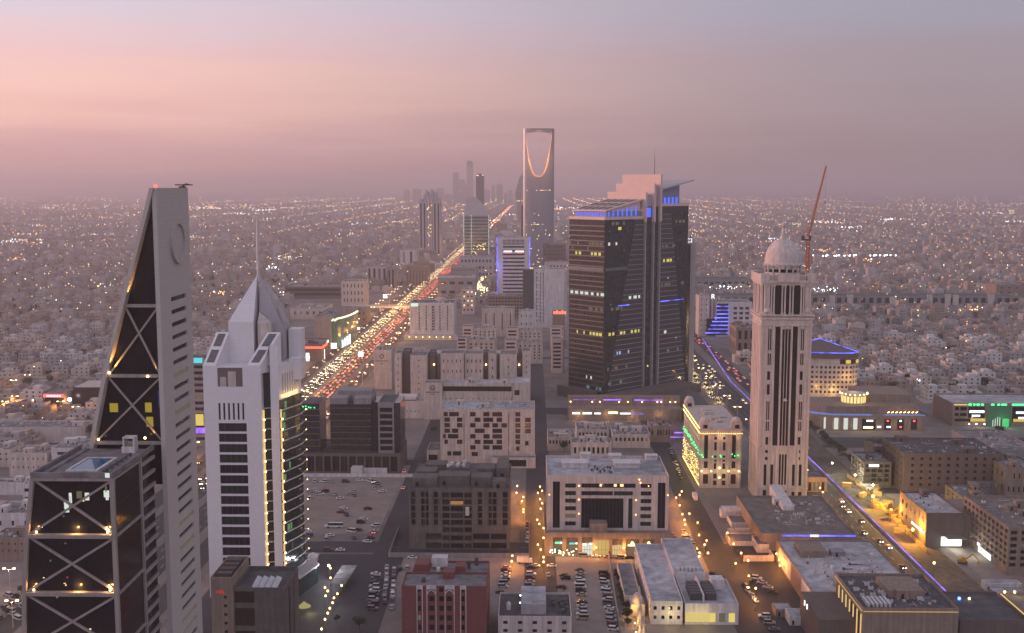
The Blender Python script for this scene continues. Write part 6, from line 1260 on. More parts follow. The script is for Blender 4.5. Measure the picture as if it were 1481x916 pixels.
T, w, h = mid('curved_mall', 'mall with a curving lit green glass front beside the highway', 455, 478, 507, 458, 90, greyw, None, huts=2); m = MB()
for k in range(9):
    t0 = pi * .5 * k / 9; t1 = pi * .5 * (k + 1) / 9; m.poly([(w + 16 * sin(t0), 10 + 80 * (1 - cos(t0)), 0), (w + 16 * sin(t1), 10 + 80 * (1 - cos(t1)), 0), (w + 16 * sin(t1), 10 + 80 * (1 - cos(t1)), h - 4), (w + 16 * sin(t0), 10 + 80 * (1 - cos(t0)), h - 4)])
m.build('curved_glazing', M('mall_glass', (.05, .09, .07), rough=.15, emit=(.5, 1, .6), es=.04), T); m = MB(); [m.beam((w + 16.6 * sin(pi * .5 * k / 9), 9.6 + 80 * (1 - cos(pi * .5 * k / 9)), h - 4 - (0 if k > 1 else 2)), (w + 16.6 * sin(pi * .5 * (k + 1) / 9), 9.6 + 80 * (1 - cos(pi * .5 * (k + 1) / 9)), h - 4), 1.6) for k in range(9)]; m.build('light_edge', E('edge_pale', (1, 1, .7), 1.6), T); m = MB(); [m.box(w + 10 + k * 1.2, w + 11.2 + k * 1.2, 16 + k * 9, 20 + k * 9, 1, 9 + k) for k in range(4)]; m.build('white_panel', signw, T); lamp(T, (w + 20, 10, 8), 5000, (1, .9, .5), .5)
mid('dark_hall', 'long dark glass fronted hall far west of the highway', 412, 494, 432, 415, 60, brown, ('bands', 2, .97, .6), glass=[(glbr, 1), (gl2, 1)]); mid('arcaded_block', 'pinkish arcaded block beside the overpass', 494, 528, 443, 407, 40, pinkst, ('grid', 6, 3, .3, .5)); mid('twin_office', 'grey office with two pairs of tall dark window strips', 531, 560, 419, 386, 40, greypan, ('strips', 4, .42, .9), huts=1); mid('twin_office', 'darker slim annexe touching the grey strip windowed office', 561, 571, 421, 388, 36, greyw, ('strips', 2, .5, .9)); mid('pale_block', 'pale square block west of the highway before the jagged tower', 579, 600, 388, 362, 60, whitew, ('strips', 2, .3, .9))
mid('low_block', 'low tan block with lamp posts beside the highway bend', 500, 530, 470, 448, 40, tan_, ('grid', 5, 2, .3, .4)); mid('flat_block', 'long low whitish roofs behind the curving mall', 420, 470, 462, 446, 60, cream, ('grid', 5, 1, .3, .4), huts=5)
# overpass
T = thing('overpass', 'concrete road bridge crossing over the highway', 'bridge', (-205, 1590, 0), ROT); m = MB(); m.box(-30, 110, 0, 18, 6, 7.6, bot=True); m.box(-30, 110, -.5, -.02, 6, 8.8); m.box(-30, 110, 18.02, 18.5, 6, 8.8); m.build('deck', cream, T); m = MB(); [m.box(a, a + 2, 2, 16, 0, 6) for a in (-4, 13.2, 31.4, 47, 62)]; m.build('pier', cream, T); [lamp(T, (a, -16, 6), 9000, (1, .6, .22), .5) for a in (0, 30, 60)]
# billboards
for k, (u, v, s, lb) in enumerate(((483, 505, 6, 'square white lit billboard on the west verge'), (522, 517, 5, 'white lit billboard standing in the highway median'), (557, 430, 6, 'small far white lit billboard by the overpass'), (519, 477, 3, 'slim lit sign by the service road'))):
    a = G(u, v + 6); T = thing('billboard', lb, 'billboard', (a[0], a[1], 0), ROT); m = MB(); m.tube((0, 0, 0), (0, 0, 5), .3); m.box(-s / 2 - .2, s / 2 + .2, .02, .4, 4.9, 5.4 + s); m.build('frame', metald, T); m = MB(); m.box(-s / 2, s / 2, -.1, .01, 5.1, 5.1 + s); m.build('panel', E('board%d' % k, (1, .97, 1), 2.5), T)
# ------------------------------------------------------------------ crane, boulevard light line, building site
p = at(1167, 400, 760); T = thing('tower_crane', 'tall red lattice tower crane with its jib raised steeply', 'crane', (p[0], 760, 0)); rust = M('crane_red', (.42, .14, .05), rough=.6); ze = zat(348, 760); m = MB()
for a, b in ((-1, -1), (1, -1), (1, 1), (-1, 1)): m.beam((a, b, 0), (a, b, ze), .42)
n = int(ze / 3)
for k in range(n):
    z = k * ze / n; z2 = (k + 1) * ze / n
    for (a, b), (c, e) in (((-1, -1), (1, -1)), ((1, -1), (1, 1)), ((1, 1), (-1, 1)), ((-1, 1), (-1, -1))): m.beam((a, b, z), (c, e, z2), .26); m.beam((a, b, z2), (c, e, z2), .22)
m.build('mast', rust, T); m = MB(); jt = Vector((at(1195, 240, 760)[0] - p[0], 0, zat(240, 760))); jb = Vector((0, 0, ze + 2)); dr = (jt - jb).normalized(); sdv = Vector((0, 1, 0)); upv = dr.cross(sdv)
cs = [sdv * .7 - upv * .5, sdv * -.7 - upv * .5, upv * .8]
for c in cs: m.beam(jb + c, jt + c * .4, .36)
N_ = 24
for k in range(N_):
    f0, f1 = k / N_, (k + 1) / N_
    for i in range(3): c, e = cs[i], cs[(i + 1) % 3]; m.beam(jb.lerp(jt, f0) + c * (1 - .6 * f0), jb.lerp(jt, f1) + e * (1 - .6 * f1), .24)
m.build('jib', rust, T); m = MB(); m.box(-4.5, 1.8, -1.2, 1.2, ze, ze + 1); m.box(-4.4, -2.6, -1, 1, ze + 1, ze + 3.2); m.box(.4, 2, -1.2, -.1, ze + 1, ze + 3.2); m.build('machinery', metald, T); m = MB(); m.beam((-1.6, 0, ze + 1), (.6, 0, ze + 14), .35); m.beam((-3.6, 0, ze + 1), (.6, 0, ze + 14), .2); m.tube((.6, 0, ze + 14), jb.lerp(jt, .9), .08); m.tube(jt, jt - Vector((0, 0, 24)), .06); m.box(jt.x - .3, jt.x + .3, -.3, .3, jt.z - 26, jt.z - 24); m.build('rigging', rust, T)
T = thing('light_rail_wall', 'long boulevard barrier topped with a purple blue light line', 'barrier', (0, 0, 0)); m = MB(); b0, b1 = (gx(184.5, 462), 462), (gx(184.5, 1010), 1010); b2 = G(1016, 492)
m.beam((*b0, .6), (*b1, .6), .8, 1.3); m.beam((*b1, .6), (*b2, .6), .8, 1.3); m.build('barrier', concrete, T); m = MB(); m.beam((*b0, 1.45), (*b1, 1.45), .4, .3); m.beam((*b1, 1.45), (*b2, 1.45), .55, .4); m.build('light_line', flicker(E('line_violet', (.26, .15, 1), 1.6, 'AUTO'), 1.6), T)
def digger(u, v, rz, label):
    a = G(u, v); T = thing('excavator', label, 'excavator', (a[0], a[1], 0), rz); m = MB(); yel = MT.get('digger') or M('digger', (.5, .28, .04), rough=.5); m.box(-1.6, 1.6, -1.4, 1.8, 1.1, 2.4); m.box(-1.5, -.3, -1.3, .5, 2.4, 3.5); m.build('body', yel, T); m = MB(); m.box(-1.6, -.9, -2.2, 2.2, 0, 1.05); m.box(.9, 1.6, -2.2, 2.2, 0, 1.05); m.build('track', metald, T); m = MB(); m.beam((.3, -1.2, 2), (.3, -4.4, 5.2), .5, .6); m.beam((.3, -4.4, 5.2), (.3, -7.2, 2.2), .4, .5); m.hexa([(-.3, -7.8, .9), (.9, -7.8, .9), (.9, -6.6, .9), (-.3, -6.6, .9), (-.3, -7.5, 2.3), (.9, -7.5, 2.3), (.9, -6.9, 2.3), (-.3, -6.9, 2.3)]); m.build('arm', yel, T)
digger(1288, 745, .6, 'yellow excavator digging in the orange lit building site'); digger(1310, 762, 2.2, 'second yellow excavator, farther down the site trench'); digger(1392, 815, 1.2, 'excavator parked on the bare ground before the balconied hotel')
for k, (u, v, pw, cl, lb) in enumerate(((1319, 772, 26000, (1, .48, .06), 'blazing amber floodlight mast on the building site'), (1236, 690, 8000, (.95, .9, .6), 'white floodlight mast at the far end of the site'), (1262, 722, 22000, (1, .62, .08), 'yellow floodlight mast beside the site frame'), (1262, 705, 8000, (.9, 1, .6), 'pale green floodlight mast by the site offices'), (1288, 742, 20000, (1, .45, .06), 'amber floodlight mast over the trench'), (1350, 822, 2500, (1, .6, .2), 'small orange lamp mast by the boulevard'), (476, 826, 9000, (.9, .95, 1), 'glaring white floodlight mast by the canopy shelter'), (1203, 672, 6000, (1, 1, .75), 'white floodlight mast below the mall'))):
    a = G(u, v + 14); T = thing('floodlight_mast', lb, 'floodlight', (a[0], a[1], 0)); m = MB(); m.tube((0, 0, 0), (0, 0, 7), .12); m.beam((-.7, 0, 7), (.7, 0, 7), .15); m.build('pole', metald, T); m = MB(); m.ball((0, -.1, 7.2), .8 if pw > 20000 else .55, 6); m.build('lamp_head', E('flood%d' % k, cl, 14), T); lamp(T, (0, -.9, 8.6), pw * (1.1 if v < 800 else .7), cl, .4)
m = MB(); pts_ = [(u, v) for u, v in ((1225, 690), (1262, 722), (1300, 760), (1340, 800))]; [m.beam((*G(*a), 1.2), (*G(*b), 1.2), .2, 2.4) for a, b in zip(pts_, pts_[1:])]; tag(m.build('site_hoarding', M('hoarding', (.5, .32, .12))), 'orange lit hoarding along the building site trench', 'fence')
for k, (u, v, w_, d_, h, lb) in enumerate(((1248, 700, 6, 12, 3, 'pale site cabin at the far end of the building site'), (1252, 712, 5, 12, 3, 'second pale site cabin south of the farthest one'), (1425, 855, 16, 5, 3.5, 'long white cabin before the balconied hotel'), (1440, 872, 14, 8, 4, 'grey shed south of the long white cabin'), (1368, 790, 8, 5, 3, 'small cabin beside the glowing corner shop'))): p = G(u, v); T = thing('site_cabin', lb, 'cabin', (p[0], p[1], 0), ROT); block(T, 0, w_, 0, d_, 0, h, whitew if k != 3 else greyw, {'f': [(1, 2, .1, 2.1)]}, par=.15, roof=roofl, glass=[(darkgap, 1)])
random.seed(91)
for k in range(80):
    u, v = random.choice(((1232, 694), (1250, 708), (1268, 724), (1286, 742), (1304, 760))); x, y = G(u + U(-10, 22), v + U(-6, 12)); m = MB(); q = random.choice((0, 1, 2))
    if q == 0: [m.box(-2, 2, -1 + .01 * j, 1 - .01 * j, j * .3, j * .3 + .22, bot=True) for j in range(4)]
    elif q == 1: m.box(-1.2, 1.2, -2.6, 2.6, 0, 2.5); m.box(-.9, -.2, -2.65, -2.58, .1, 2)
    else: [m.tube((-3, j * .5 - 1, .25), (3, j * .5 - 1, .25), .24, n=6) for j in range(5)]
    o = m.build(('timber_stack', 'skip_container', 'pipe_stack')[q], (tan_, MT['hoarding'], rawcon)[q]); o.location = (x, y, .05); o.rotation_euler = (0, 0, U(0, 3)); tag(o, ('stack of boards lying on the lit building site', 'ochre site container standing on the lit building site', 'bundle of pipes lying on the lit building site')[q], ('timber', 'container', 'pipes')[q], 'materials on the building site')
# ------------------------------------------------------------------ street lamps
random.seed(55)
pm = MB(); pm.tube((0, 0, 0), (0, 0, 5), .09, .07, 6); pm.tube((0, 0, 0), (0, 0, .7), .16, .14, 6); POLE5 = pm.mesh('pole', metald)
pm = MB(); pm.ball((0, 0, 5.3), .42, 8); pm.octa((0, 0, 5.75), .12); HEAD5 = pm.mesh('lamp_head', E('lamp_globe', (1, .52, .17), 9))
pm = MB(); pm.tube((0, 0, 0), (0, 0, 11), .16, .1, 6); [pm.tube((0, 0, 10.8), (s * 2.2, 0, 11.5), .07, .06, 5) for s in (-1, 1)]; POLE11 = pm.mesh('pole', metalw)
pm = MB(); [pm.box(s * 2.2 - .55, s * 2.2 + .55, -.35, .35, 11.35, 11.65, bot=True) for s in (-1, 1)]; HEAD11 = pm.mesh('lamp_head', E('lamp_high', (1, .66, .3), 14))
def street_lamp(x, y, label, tall=False, group='street lamps', power=2900, col=(1, .37, .06), light=True, rz=ROT):
    T = thing('street_lamp', label, 'street lamp', (x, y, 0), rz, group)
    for n, me in (('pole', POLE11 if tall else POLE5), ('lamp_head', HEAD11 if tall else HEAD5)): o = bpy.data.objects.new(n, me); C.objects.link(o); o.parent = T
    if light: lamp(T, (0, 0, 10.9 if tall else 4.6), power, col, .3)
def px_lamps(pts, label, **k):
    for i, (u, v) in enumerate(pts): street_lamp(*G(u, v, 5.3), label, **k)
px_lamps([(748, 703), (747, 713), (757, 719), (755, 725), (757, 737), (757, 741)], 'globe street lamp glowing orange along the west kerb of the lane behind the lit shops', group='lane lamps west kerb')
px_lamps([(781, 704), (784, 710), (778, 713), (781, 722), (784, 728), (782, 736), (777, 752), (780, 758), (786, 764), (786, 778), (778, 788), (782, 795), (786, 806), (786, 813)], 'globe street lamp glowing orange along the east kerb of the lane beside the lit shops', group='lane lamps east kerb')
px_lamps([(986, 711), (983, 716), (978, 720), (983, 731), (987, 744), (990, 752), (991, 759), (997, 743), (1009, 756), (1011, 774), (1022, 782), (1019, 788), (1012, 800), (1011, 805), (1024, 800)], 'globe street lamp glowing orange along the lane east of the lit office', group='lane lamps east of the office')
px_lamps([(1052, 771), (1061, 787), (1072, 800), (1064, 815), (1082, 811), (1083, 833), (1093, 851), (1092, 867), (1125, 796), (1123, 801), (1127, 810), (1128, 818)], 'globe street lamp glowing orange around the side car park', group='side car park lamps')
px_lamps([(741, 804), (740, 812), (862, 786), (862, 792), (902, 793)], 'globe street lamp glowing orange on the pavement before the shops', group='shopfront lamps')
px_lamps([(474, 855), (471, 862), (470, 850), (478, 836), (478, 822), (494, 847), (488, 859), (483, 865), (481, 872), (477, 880), (474, 887), (470, 896), (465, 910)], 'small pale bollard lamp along the drive by the canopy shelter', group='drive lamps', power=160, col=(.9, .95, 1))
px_lamps([(1178, 690), (1186, 706), (1190, 712), (1168, 680)], 'street lamp glowing along the boulevard beside the domed tower', group='boulevard lamps'); px_lamps([(14, 842), (18, 890)], 'twin headed street lamp beside the row of round trees', tall=True, power=2600, col=(1, .6, .25))
px_lamps([(8, 592), (22, 584), (34, 596), (52, 590), (88, 592), (110, 600), (20, 560), (40, 552)], 'orange lamp among the shops west of the dark wedge', tall=True, power=6000, col=(1, .42, .09), group='shop lamps west of the wedge')
px_lamps([(258 + 0, 595), (612, 595)], 'tall lamp on the avenue in front of the emblem hotel', tall=True, power=2500)
for k in range(34):
    d = 700 + k * 42
    if d < 2000: street_lamp(gx(-189, d), d, 'tall twin armed lamp along the median of the highway', True, 'highway median lamps', 20000, (1, .46, .11))
for k in range(26):
    d = 720 + k * 46; street_lamp(gx(-223, d), d, 'tall lamp along the west service road of the highway', True, 'west service road lamps', 12000, (1, .46, .11), light=k % 2 == 0)
    street_lamp(gx(-154, d), d, 'tall lamp along the east service road of the highway', True, 'east service road lamps', 12000, (1, .46, .11), light=k % 2 == 0)
for k in range(20):
    d = 700 + k * 46; street_lamp(gx(159, d), d, 'tall lamp along the west kerb of the boulevard', True, 'boulevard kerb lamps', 3000, (1, .46, .11), light=k % 2 == 0 and d > 860)
for k, d in enumerate(range(2050, 4300, 150)): street_lamp(gx(-189, d), d, 'far tall lamp on the highway median', True, 'far highway lamps', 40000, (1, .46, .11))
# ------------------------------------------------------------------ cars
PC = {n: M('car_' + n, c, rough=.3, var=0, spec=.6) for n, c in (('white', (.62, .6, .6)), ('silver', (.36, .35, .36)), ('grey', (.13, .13, .14)), ('black', (.018, .018, .02)), ('maroon', (.12, .025, .025)), ('beige', (.38, .32, .25)))}
cgl = M('car_glass', (.015, .016, .018), rough=.1, var=0, spec=.6); tyre = M('tyre', (.02, .02, .02), var=0)
def car_meshes(kind):
    L, Wd, H = {'saloon': (4.7, 1.82, 1.45), 'estate car': (4.9, 1.95, 1.85), 'van': (5.2, 2.0, 2.2)}[kind]; h1 = H * .52; m = MB(); w = Wd / 2
    P = {'saloon': [(-.5, .3), (-.5, .72), (-.46, .86), (-.30, .96), (.27, 1.0), (.46, .9), (.5, .7), (.5, .3)], 'estate car': [(-.5, .3), (-.5, .8), (-.44, 1.0), (.22, 1.08), (.44, 1.0), (.5, .75), (.5, .3)], 'van': [(-.5, .3), (-.5, 1.1), (.3, 1.15), (.46, .95), (.5, .7), (.5, .3)]}[kind]
    pts = [(a * L, b) for a, b in P]
    m.poly([(-w, y, z) for y, z in pts]); m.poly([(w, y, z) for y, z in reversed(pts)])
    for (y0, z0), (y1, z1) in zip(pts, pts[1:] + pts[:1]): m.poly([(-w, y0, z0), (w, y0, z0), (w, y1, z1), (-w, y1, z1)][::-1])
    zb = .95 if kind == 'saloon' else 1.05
    a0, a1, b0, b1 = {'saloon': (-.36, .28, -.22, .12), 'estate car': (-.49, .25, -.44, .12), 'van': (-.495, .36, -.48, .26)}[kind]; wt = w * .82
    m.poly([(-wt, b0 * L, H), (wt, b0 * L, H), (wt, b1 * L, H), (-wt, b1 * L, H)]); m.box(-wt, wt, b0 * L, b1 * L, H - .06, H + .005, bot=True)
    for y in (-.31 * L, .3 * L):
        for s in (-1, 1): m.tube((s * w * .9 - .1, y, .33), (s * w * .9 + .1, y, .33), .33, n=10, m=1)
    g = MB(); w1 = w * .96; g.hexa([(-w1, a0 * L, zb - .1), (w1, a0 * L, zb - .1), (w1, a1 * L, zb - .1), (-w1, a1 * L, zb - .1), (-wt, b0 * L, H - .02), (wt, b0 * L, H - .02), (wt, b1 * L, H - .02), (-wt, b1 * L, H - .02)])
    hl = MB(); [hl.box(s * w * .72 - .22, s * w * .72 + .22, .5 * L - .05, .5 * L + .06, .58, .84) for s in (-1, 1)]; tl = MB(); [tl.box(s * w * .76 - .2, s * w * .76 + .2, -.5 * L - .06, -.5 * L + .04, .62, .9) for s in (-1, 1)]
    return {c: m.mesh('car_body', [PC[c], tyre]) for c in PC}, g.mesh('window', cgl), hl.mesh('headlight', headl), tl.mesh('taillight', taill)
CM = {k: car_meshes(k) for k in ('saloon', 'estate car', 'van')}
NC = [0]
def car(x, y, rz, label, group, col=None, kind=None, lit=False):
    kind = kind or random.choice(('saloon', 'saloon', 'estate car', 'estate car', 'van') if R() < .5 else ('saloon', 'estate car'))
    col = col or random.choice(('white', 'white', 'white', 'silver', 'silver', 'grey', 'black', 'black', 'maroon', 'beige'))
    o = bpy.data.objects.new('car', CM[kind][0][col]); C.objects.link(o); o.location = (x, y, .07); o.rotation_euler = (0, 0, rz); NC[0] += 1
    tag(o, label.format(c=f'{col} {kind}'), 'car', group)
    for n, me in (('window', CM[kind][1]),) + ((('headlight', CM[kind][2]), ('taillight', CM[kind][3])) if lit else ()): c = bpy.data.objects.new(n, me); C.objects.link(c); c.parent = o
    return o
ORD = ['first', 'second', 'third', 'fourth', 'fifth', 'sixth', 'seventh', 'eighth', 'ninth', 'tenth', 'eleventh', 'twelfth', 'thirteenth', 'fourteenth', 'fifteenth', 'sixteenth']
def row(u0, v0, u1, v1, n, head, where, gap=()):
    a = G(u0, v0); b = G(u1, v1)
    for k in range(n):
        f = k / max(1, n - 1)
        if k in gap: continue
        car(a[0] + (b[0] - a[0]) * f + U(-.3, .3), a[1] + (b[1] - a[1]) * f + U(-.15, .15), ROT + radians(head) + U(-.06, .06) + random.choice((0, pi)), '{c} ' + f'{ORD[k]} from the far end, {where}', 'parked cars')
row(733, 823, 728, 850, 7, 90, 'west row of middle car park'); row(768, 822, 766, 866, 9, 90, 'second row of middle car park', (1,))
row(838, 826, 843, 896, 14, 90, 'long row facing the trees', (8,)); row(873, 832, 887, 912, 15, 75, 'row under the trees')
row(560, 822, 556, 872, 11, 8, 'west column by brick block'); row(571, 826, 566, 880, 11, 8, 'second column by brick block', (3, 9)); row(544, 832, 539, 882, 9, 85, 'outer column by brick block')
row(579, 824, 590, 823, 2, 5, 'the pair behind the brick block'); row(622, 824, 641, 823, 2, 5, 'the middle pair behind the brick block'); row(670, 824, 680, 824, 2, 5, 'the east pair behind the brick block')
row(992, 776, 1004, 800, 8, 80, 'slanted row below east lane', ()); row(972, 775, 980, 804, 6, 10, 'kerb row beside shop office'); row(970, 652, 984, 692, 9, 12, 'kerb row beside gold lit block')
row(1094, 838, 1118, 858, 4, 70, 'row in side car park'); row(1078, 850, 1092, 870, 4, 10, 'kerb row of side car park'); row(1106, 893, 1120, 912, 3, 85, 'the row by the small huts')
row(845, 806, 880, 807, 3, 90, 'kerb before the lit arcade'); row(895, 808, 945, 809, 4, 90, 'kerb before the arched signs'); row(762, 760, 763, 784, 4, 5, 'lane row west of office'); row(12, 862, 34, 880, 4, 60, 'row beside round trees'); row(8, 880, 26, 896, 4, 60, 'second row beside round trees')
random.seed(77)
LOT = [(449, 712), (455, 710), (463, 716), (448, 722), (470, 712), (484, 716), (492, 722), (506, 716), (512, 712), (513, 718), (548, 704), (543, 700), (553, 712), (455, 697), (468, 698), (478, 697), (500, 698), (520, 696), (534, 697), (541, 707), (497, 736), (493, 742), (501, 746), (532, 737), (522, 757), (526, 752), (518, 768), (477, 776), (472, 781), (512, 779), (446, 776), (447, 797), (475, 797), (492, 797), (540, 770), (536, 779), (531, 785), (543, 762), (444, 770), (508, 770)]
for u, v in LOT: x, y = G(u, v); car(x, y, ROT + random.choice((1.2, 1.57, 1.4, .2, -1.5)) + U(-.2, .2), '{c} standing in the bare dirt lot beside the white tower', 'cars in the dirt lot')
o = car(*G(483, 763), ROT + 1.57, 'long white minibus standing in the bare dirt lot', None, 'white', 'van'); o.scale = (1.1, 1.9, 1.2)
for u, v, h, lb in ((724, 859, 1.1, 'lone dark car in the middle of the bare middle car park'), (816, 834, 1.5, 'black pair mate standing apart near the long row'), (818, 838, 1.5, 'dark estate car beside the black car near the long row'), (812, 851, 1.2, 'dusty dark car beside a bare bush'), (812, 862, 1.5, 'white car alone below the dusty dark one'), (793, 833, .1, 'small silver car facing the camera in the open lot'), (793, 867, .1, 'small grey car near the tank building'), (798, 820, 1.5, 'white car stopped at the lane corner'), (774, 820, 1.5, 'silver car turning into the middle car park'), (596, 808, 1.5, 'white car parked alone along the site wall')): x, y = G(u, v); car(x, y, ROT + h, lb, None, 'black' if 'dark' in lb or 'black' in lb else 'white' if 'white' in lb else 'silver', 'estate car' if 'estate' in lb else 'saloon')
for u, v, lb in ((585, 683, 'car with glowing brake lights at the lane by the dark office'), (583, 707, 'second car braking in the lane below the dark office'), (541, 771, 'car with bright brake lights beside the dirt lot'), (989, 770, 'car with lit lamps in the east lane')): x, y = G(u, v); car(x, y, ROT, lb, None, 'silver', 'saloon', True)
for u, v in ((1217, 726), (1218, 733), (1227, 741), (1246, 755), (1250, 772), (1273, 784), (1287, 793), (1306, 822), (1329, 837), (1361, 872), (1169, 684), (1186, 700)): x, y = G(u, v); x = min(max(x, gx(163.5, y)), gx(179.5, y)); car(x, y, ROT + pi, '{c} with lit headlights driving down the dark boulevard', 'cars on the boulevard', None, 'saloon', True)
x, y = G(1005, 722); T = thing('box_truck', 'white box truck parked at the kerb of the east lane', 'truck', (x, y, 0), ROT); m = MB(); m.box(-1.2, 1.2, -2.5, 3.2, .8, 3.4, bot=True); m.build('cargo_box', whitew, T); m = MB(); m.hexa([(-1.1, -4.4, .5), (1.1, -4.4, .5), (1.1, -2.6, .5), (-1.1, -2.6, .5), (-1.1, -4.1, 2.5), (1.1, -4.1, 2.5), (1.1, -2.6, 2.5), (-1.1, -2.6, 2.5)]); m.build('cab', PC['white'], T); m = MB(); [m.tube((s * 1.1 - .15, yy, .45), (s * 1.1 + .15, yy, .45), .45, n=10) for s in (-1, 1) for yy in (-3.5, 1.8)]; m.build('wheels', tyre, T)
x, y = G(757, 815); T2 = copy_tree(T); T2.location = (x, y, 0); T2.rotation_euler = (0, 0, ROT + pi / 2); T2['label'] = 'white box truck with lit cab lamps at the corner by the parking rows'
# traffic on the highway: white heads toward us, red tails away
random.seed(66); far = []
lanes = [(-206 + 1.95 + 3.85 * k, pi) for k in range(4)] + [(-187.4 + 1.95 + 3.85 * k, 0) for k in range(4)] + [(-217, pi), (-213, pi), (-164, 0), (-159.5, 0)]
for li, (lx, rz) in enumerate(lanes):
    d = 640 + U(0, 10)
    while d < 4200:
        den = 1.0 if (rz == pi) == (li < 4) else 1.15
        (car(gx(lx, d), d, ROT + rz + U(-.02, .02), '{c} ' + ('facing us with lit headlights' if rz else 'driving away with red tail lights') + (' on the main highway' if li < 8 else ' on the highway service road'), 'cars on the highway', None, None, True) if d < 1010 + (li < 8) * 160 and NC[0] < 330 else far.append((gx(lx, d), d, rz)))
        d += (U(8, 24) if li < 8 else U(14, 60)) * (1 if d < 1500 else 1.6 if d < 2400 else 2.6)
for k in range(420):
    d = 4200 + 6500 * R() ** 1.3; far.append((gx(random.choice((-199, -195, -184, -180)), d), d, pi if k % 2 else 0))
for k in range(150): d = U(860, 1400); far.append((gx(random.choice((194, 197.5, 201)), d), d, 0)) if k % 3 == 0 else far.append((gx(random.choice((164, 169, 174, 179)), d), d, pi)) if k < 80 else None
mb = MB()
for x, d, rz in far:
    mb.box(x - .9, x + .9, d - 2.2, d + 2.2, .35, 1.4, random.choice((0, 0, 1)))
    r = .24 + max(0, d - 1300) * .00012
    for s in (-.6, .6): mb.octa((x + s, d - 2.35, .8 + r * .5), r, 2 if rz else 3)
o = mb.build('distant_traffic', [PC['white'], PC['black'], E('far_headlight', (1, .70, .36), 8), E('far_taillight', (1, .09, .05), 7)], kind='stuff'); o['label'] = 'jammed distant traffic glowing white and red along the highway'; o['category'] = 'traffic'
# ------------------------------------------------------------------ trees and plants near by, shelter, fairy lit trees
random.seed(12)
for k in range(11): x, y = G(892 + k * 1.6 + U(-1, 1), 832 + k * 7.4); tree(x, y, random.choice((0, 3)), 'bushy dark tree in the row beside the parked cars', 'trees along the parking row', U(.75, 1.0))
for k in range(7): x, y = G(46 - k * 7.5, 836 + k * 11); tree(x, y, 3, 'clipped round street tree along the wall beside the wedge tower', 'round trees by the wedge tower', .8)
for u, v, k, s, lb in ((520, 912, 0, 1.1, 'dark round tree at the bottom of the drive'), (752, 737, 1, .8, 'dense dark tree in the lane behind the lit shops'), (786, 469, 2, 1.3, 'large dark tree behind the gabled apartments'), (1068, 808, 0, .7, 'dark bush by the curved garden wall'), (1029, 838, 3, .9, 'dark bush beside the white compound'), (628, 628, 1, .8, 'bare olive tree by the checker hotel'), (816, 655, 2, .9, 'olive tree on the avenue by the deck'), (1086, 850, 3, 1, 'dark shrub island in the side car park'), (1090, 862, 3, .8, 'smaller shrub in the side car park'), (1012, 768, 3, .8, 'small dark tree beside the slanted parked cars'), (896, 772, 0, .6, 'tree before the glass centre of the shop office'), (488, 902, 3, .9, 'bush at the lamp lined drive'), (815, 856, 3, .6, 'dry bush between the parked cars')): x, y = G(u, v); tree(x, y, k, lb, None, s)
for k in range(26): y = 690 + k * 6 + U(-2, 2); tree(gx(U(207, 211), y), y, random.choice((0, 1)), 'olive street tree along the east side of the boulevard', 'trees along the boulevard', U(.7, 1.0))
for k in range(16):
    y = 905 + k * 24; x = gx(U(150, 157), y); T = TP[0]; o = copy_tree(T); o.location = (x, y, 0); o.scale = (1, 1, 1); tag(o, 'tree wrapped in yellow fairy lights beside the boulevard', 'tree', 'fairy lit trees')
    m = MB()
    for q in range(40): a = U(0, 6.28); r = U(.5, 3.4); m.octa((r * cos(a), r * sin(a), U(1, 6.4)), .17)
    m.build('fairy_lights', E('fairy_tree', (1, .78, .4), 6) if 'fairy_tree' not in MT else MT['fairy_tree'], o, kind='stuff')
    if k % 3 == 0: lamp(o, (4, -3, 5), 3500, (1, .7, .3), .5)
for k in range(9):
    y = 1750 + k * 40; x = at(690, 400, y)[0]; m = MB()
    for q in range(30): a = U(0, 6.28); r = U(.5, 8); m.octa((r * cos(a), r * sin(a), U(2, 16)), .7)
    T = copy_tree(TP[2]); T.location = (x + U(-12, 12), y, 0); tag(T, 'far tree strung with yellow lights west of the blue edged tower', 'tree', 'far fairy lit trees'); m.build('fairy_lights', MT['fairy_tree'], T, kind='stuff')
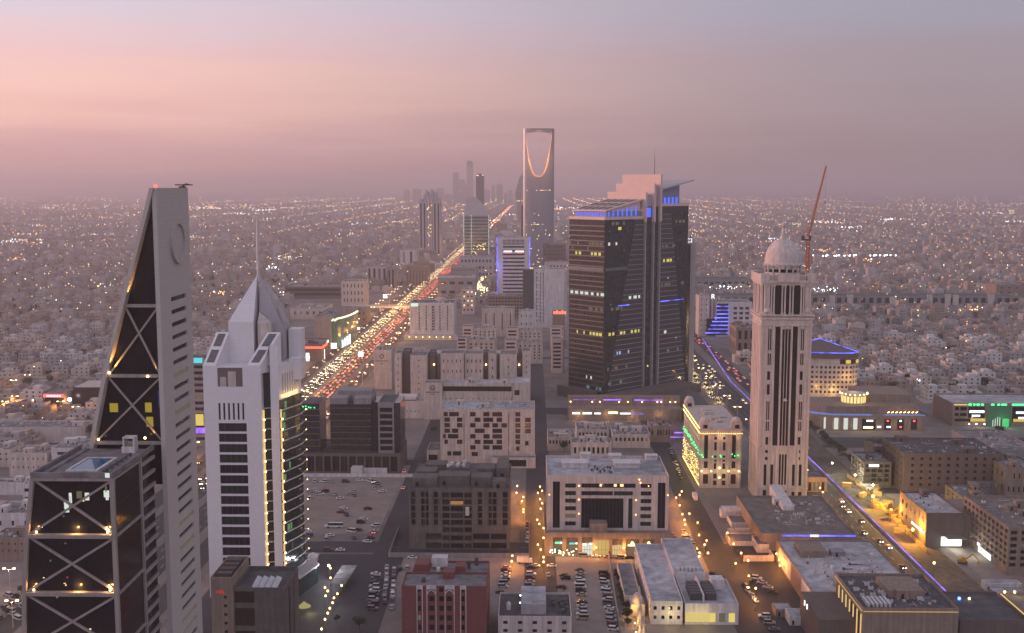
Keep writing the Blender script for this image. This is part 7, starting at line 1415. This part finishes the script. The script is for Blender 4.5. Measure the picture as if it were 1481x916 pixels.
a = G(488, 858); T = thing('canopy_shelter', 'long grey canopy shelter over the drive beside the white tower', 'shelter', (a[0] - 3.2, a[1], 0), ROT - .06); m = MB(); m.box(0, 7, 0, 24, 4.2, 4.6, bot=True); [m.box(-.05, 7.05, k * 6 - .1, k * 6 + .1, 4.61, 4.75) for k in range(1, 4)]; m.build('roof', roofg, T); m = MB(); [m.tube((xx, yy, 0), (xx, yy, 4.2), .14) for xx in (.6, 6.4) for yy in (.6, 8, 16, 23.4)]; m.build('post', metald, T)
a = G(440, 885); T = thing('tent', 'yellow lit tent by the foot of the white tower', 'tent', (a[0], a[1], 0)); m = MB(); m.lathe([(3, 2.4), (1.6, 3.2), (.1, 4.6)], 8); m.build('canvas', E('tent_glow', (1, .85, .3), .35), T); m = MB(); [m.tube((2.8 * cos(t), 2.8 * sin(t), 0), (2.8 * cos(t), 2.8 * sin(t), 2.5), .08) for t in (0, pi / 2, pi, pi * 1.5)]; m.build('post', metald, T); lamp(T, (3, -2, 2), 500, (1, .85, .3), .3)
a = G(453, 812); T = thing('guard_hut', 'small white pyramid roofed guard hut at the lot gate', 'hut', (a[0], a[1], 0), ROT); m = MB(); m.box(-2, 2, -2, 2, 0, 2.8); m.poly([(-2.6, -2.6, 2.8), (2.6, -2.6, 2.8), (0, 0, 4.6)]); m.poly([(2.6, -2.6, 2.8), (2.6, 2.6, 2.8), (0, 0, 4.6)]); m.poly([(2.6, 2.6, 2.8), (-2.6, 2.6, 2.8), (0, 0, 4.6)]); m.poly([(-2.6, 2.6, 2.8), (-2.6, -2.6, 2.8), (0, 0, 4.6)]); m.build('hut', whitew, T)
for k in range(4):
    if k not in TPU:
        for ch in list(TP[k].children): bpy.data.objects.remove(ch)
        bpy.data.objects.remove(TP[k])
# floodlit sports ground far to the east
m = MB()
for k in range(26): x = at(1160 + k * 5.4, 380, 2700)[0]; m.octa((x, 2700 + U(-20, 20), 13), 2.0)
o = m.build('distant_floodlights', leda, kind='stuff'); o['label'] = 'row of bluish white floodlights far behind the domed tower'; o['category'] = 'floodlights'
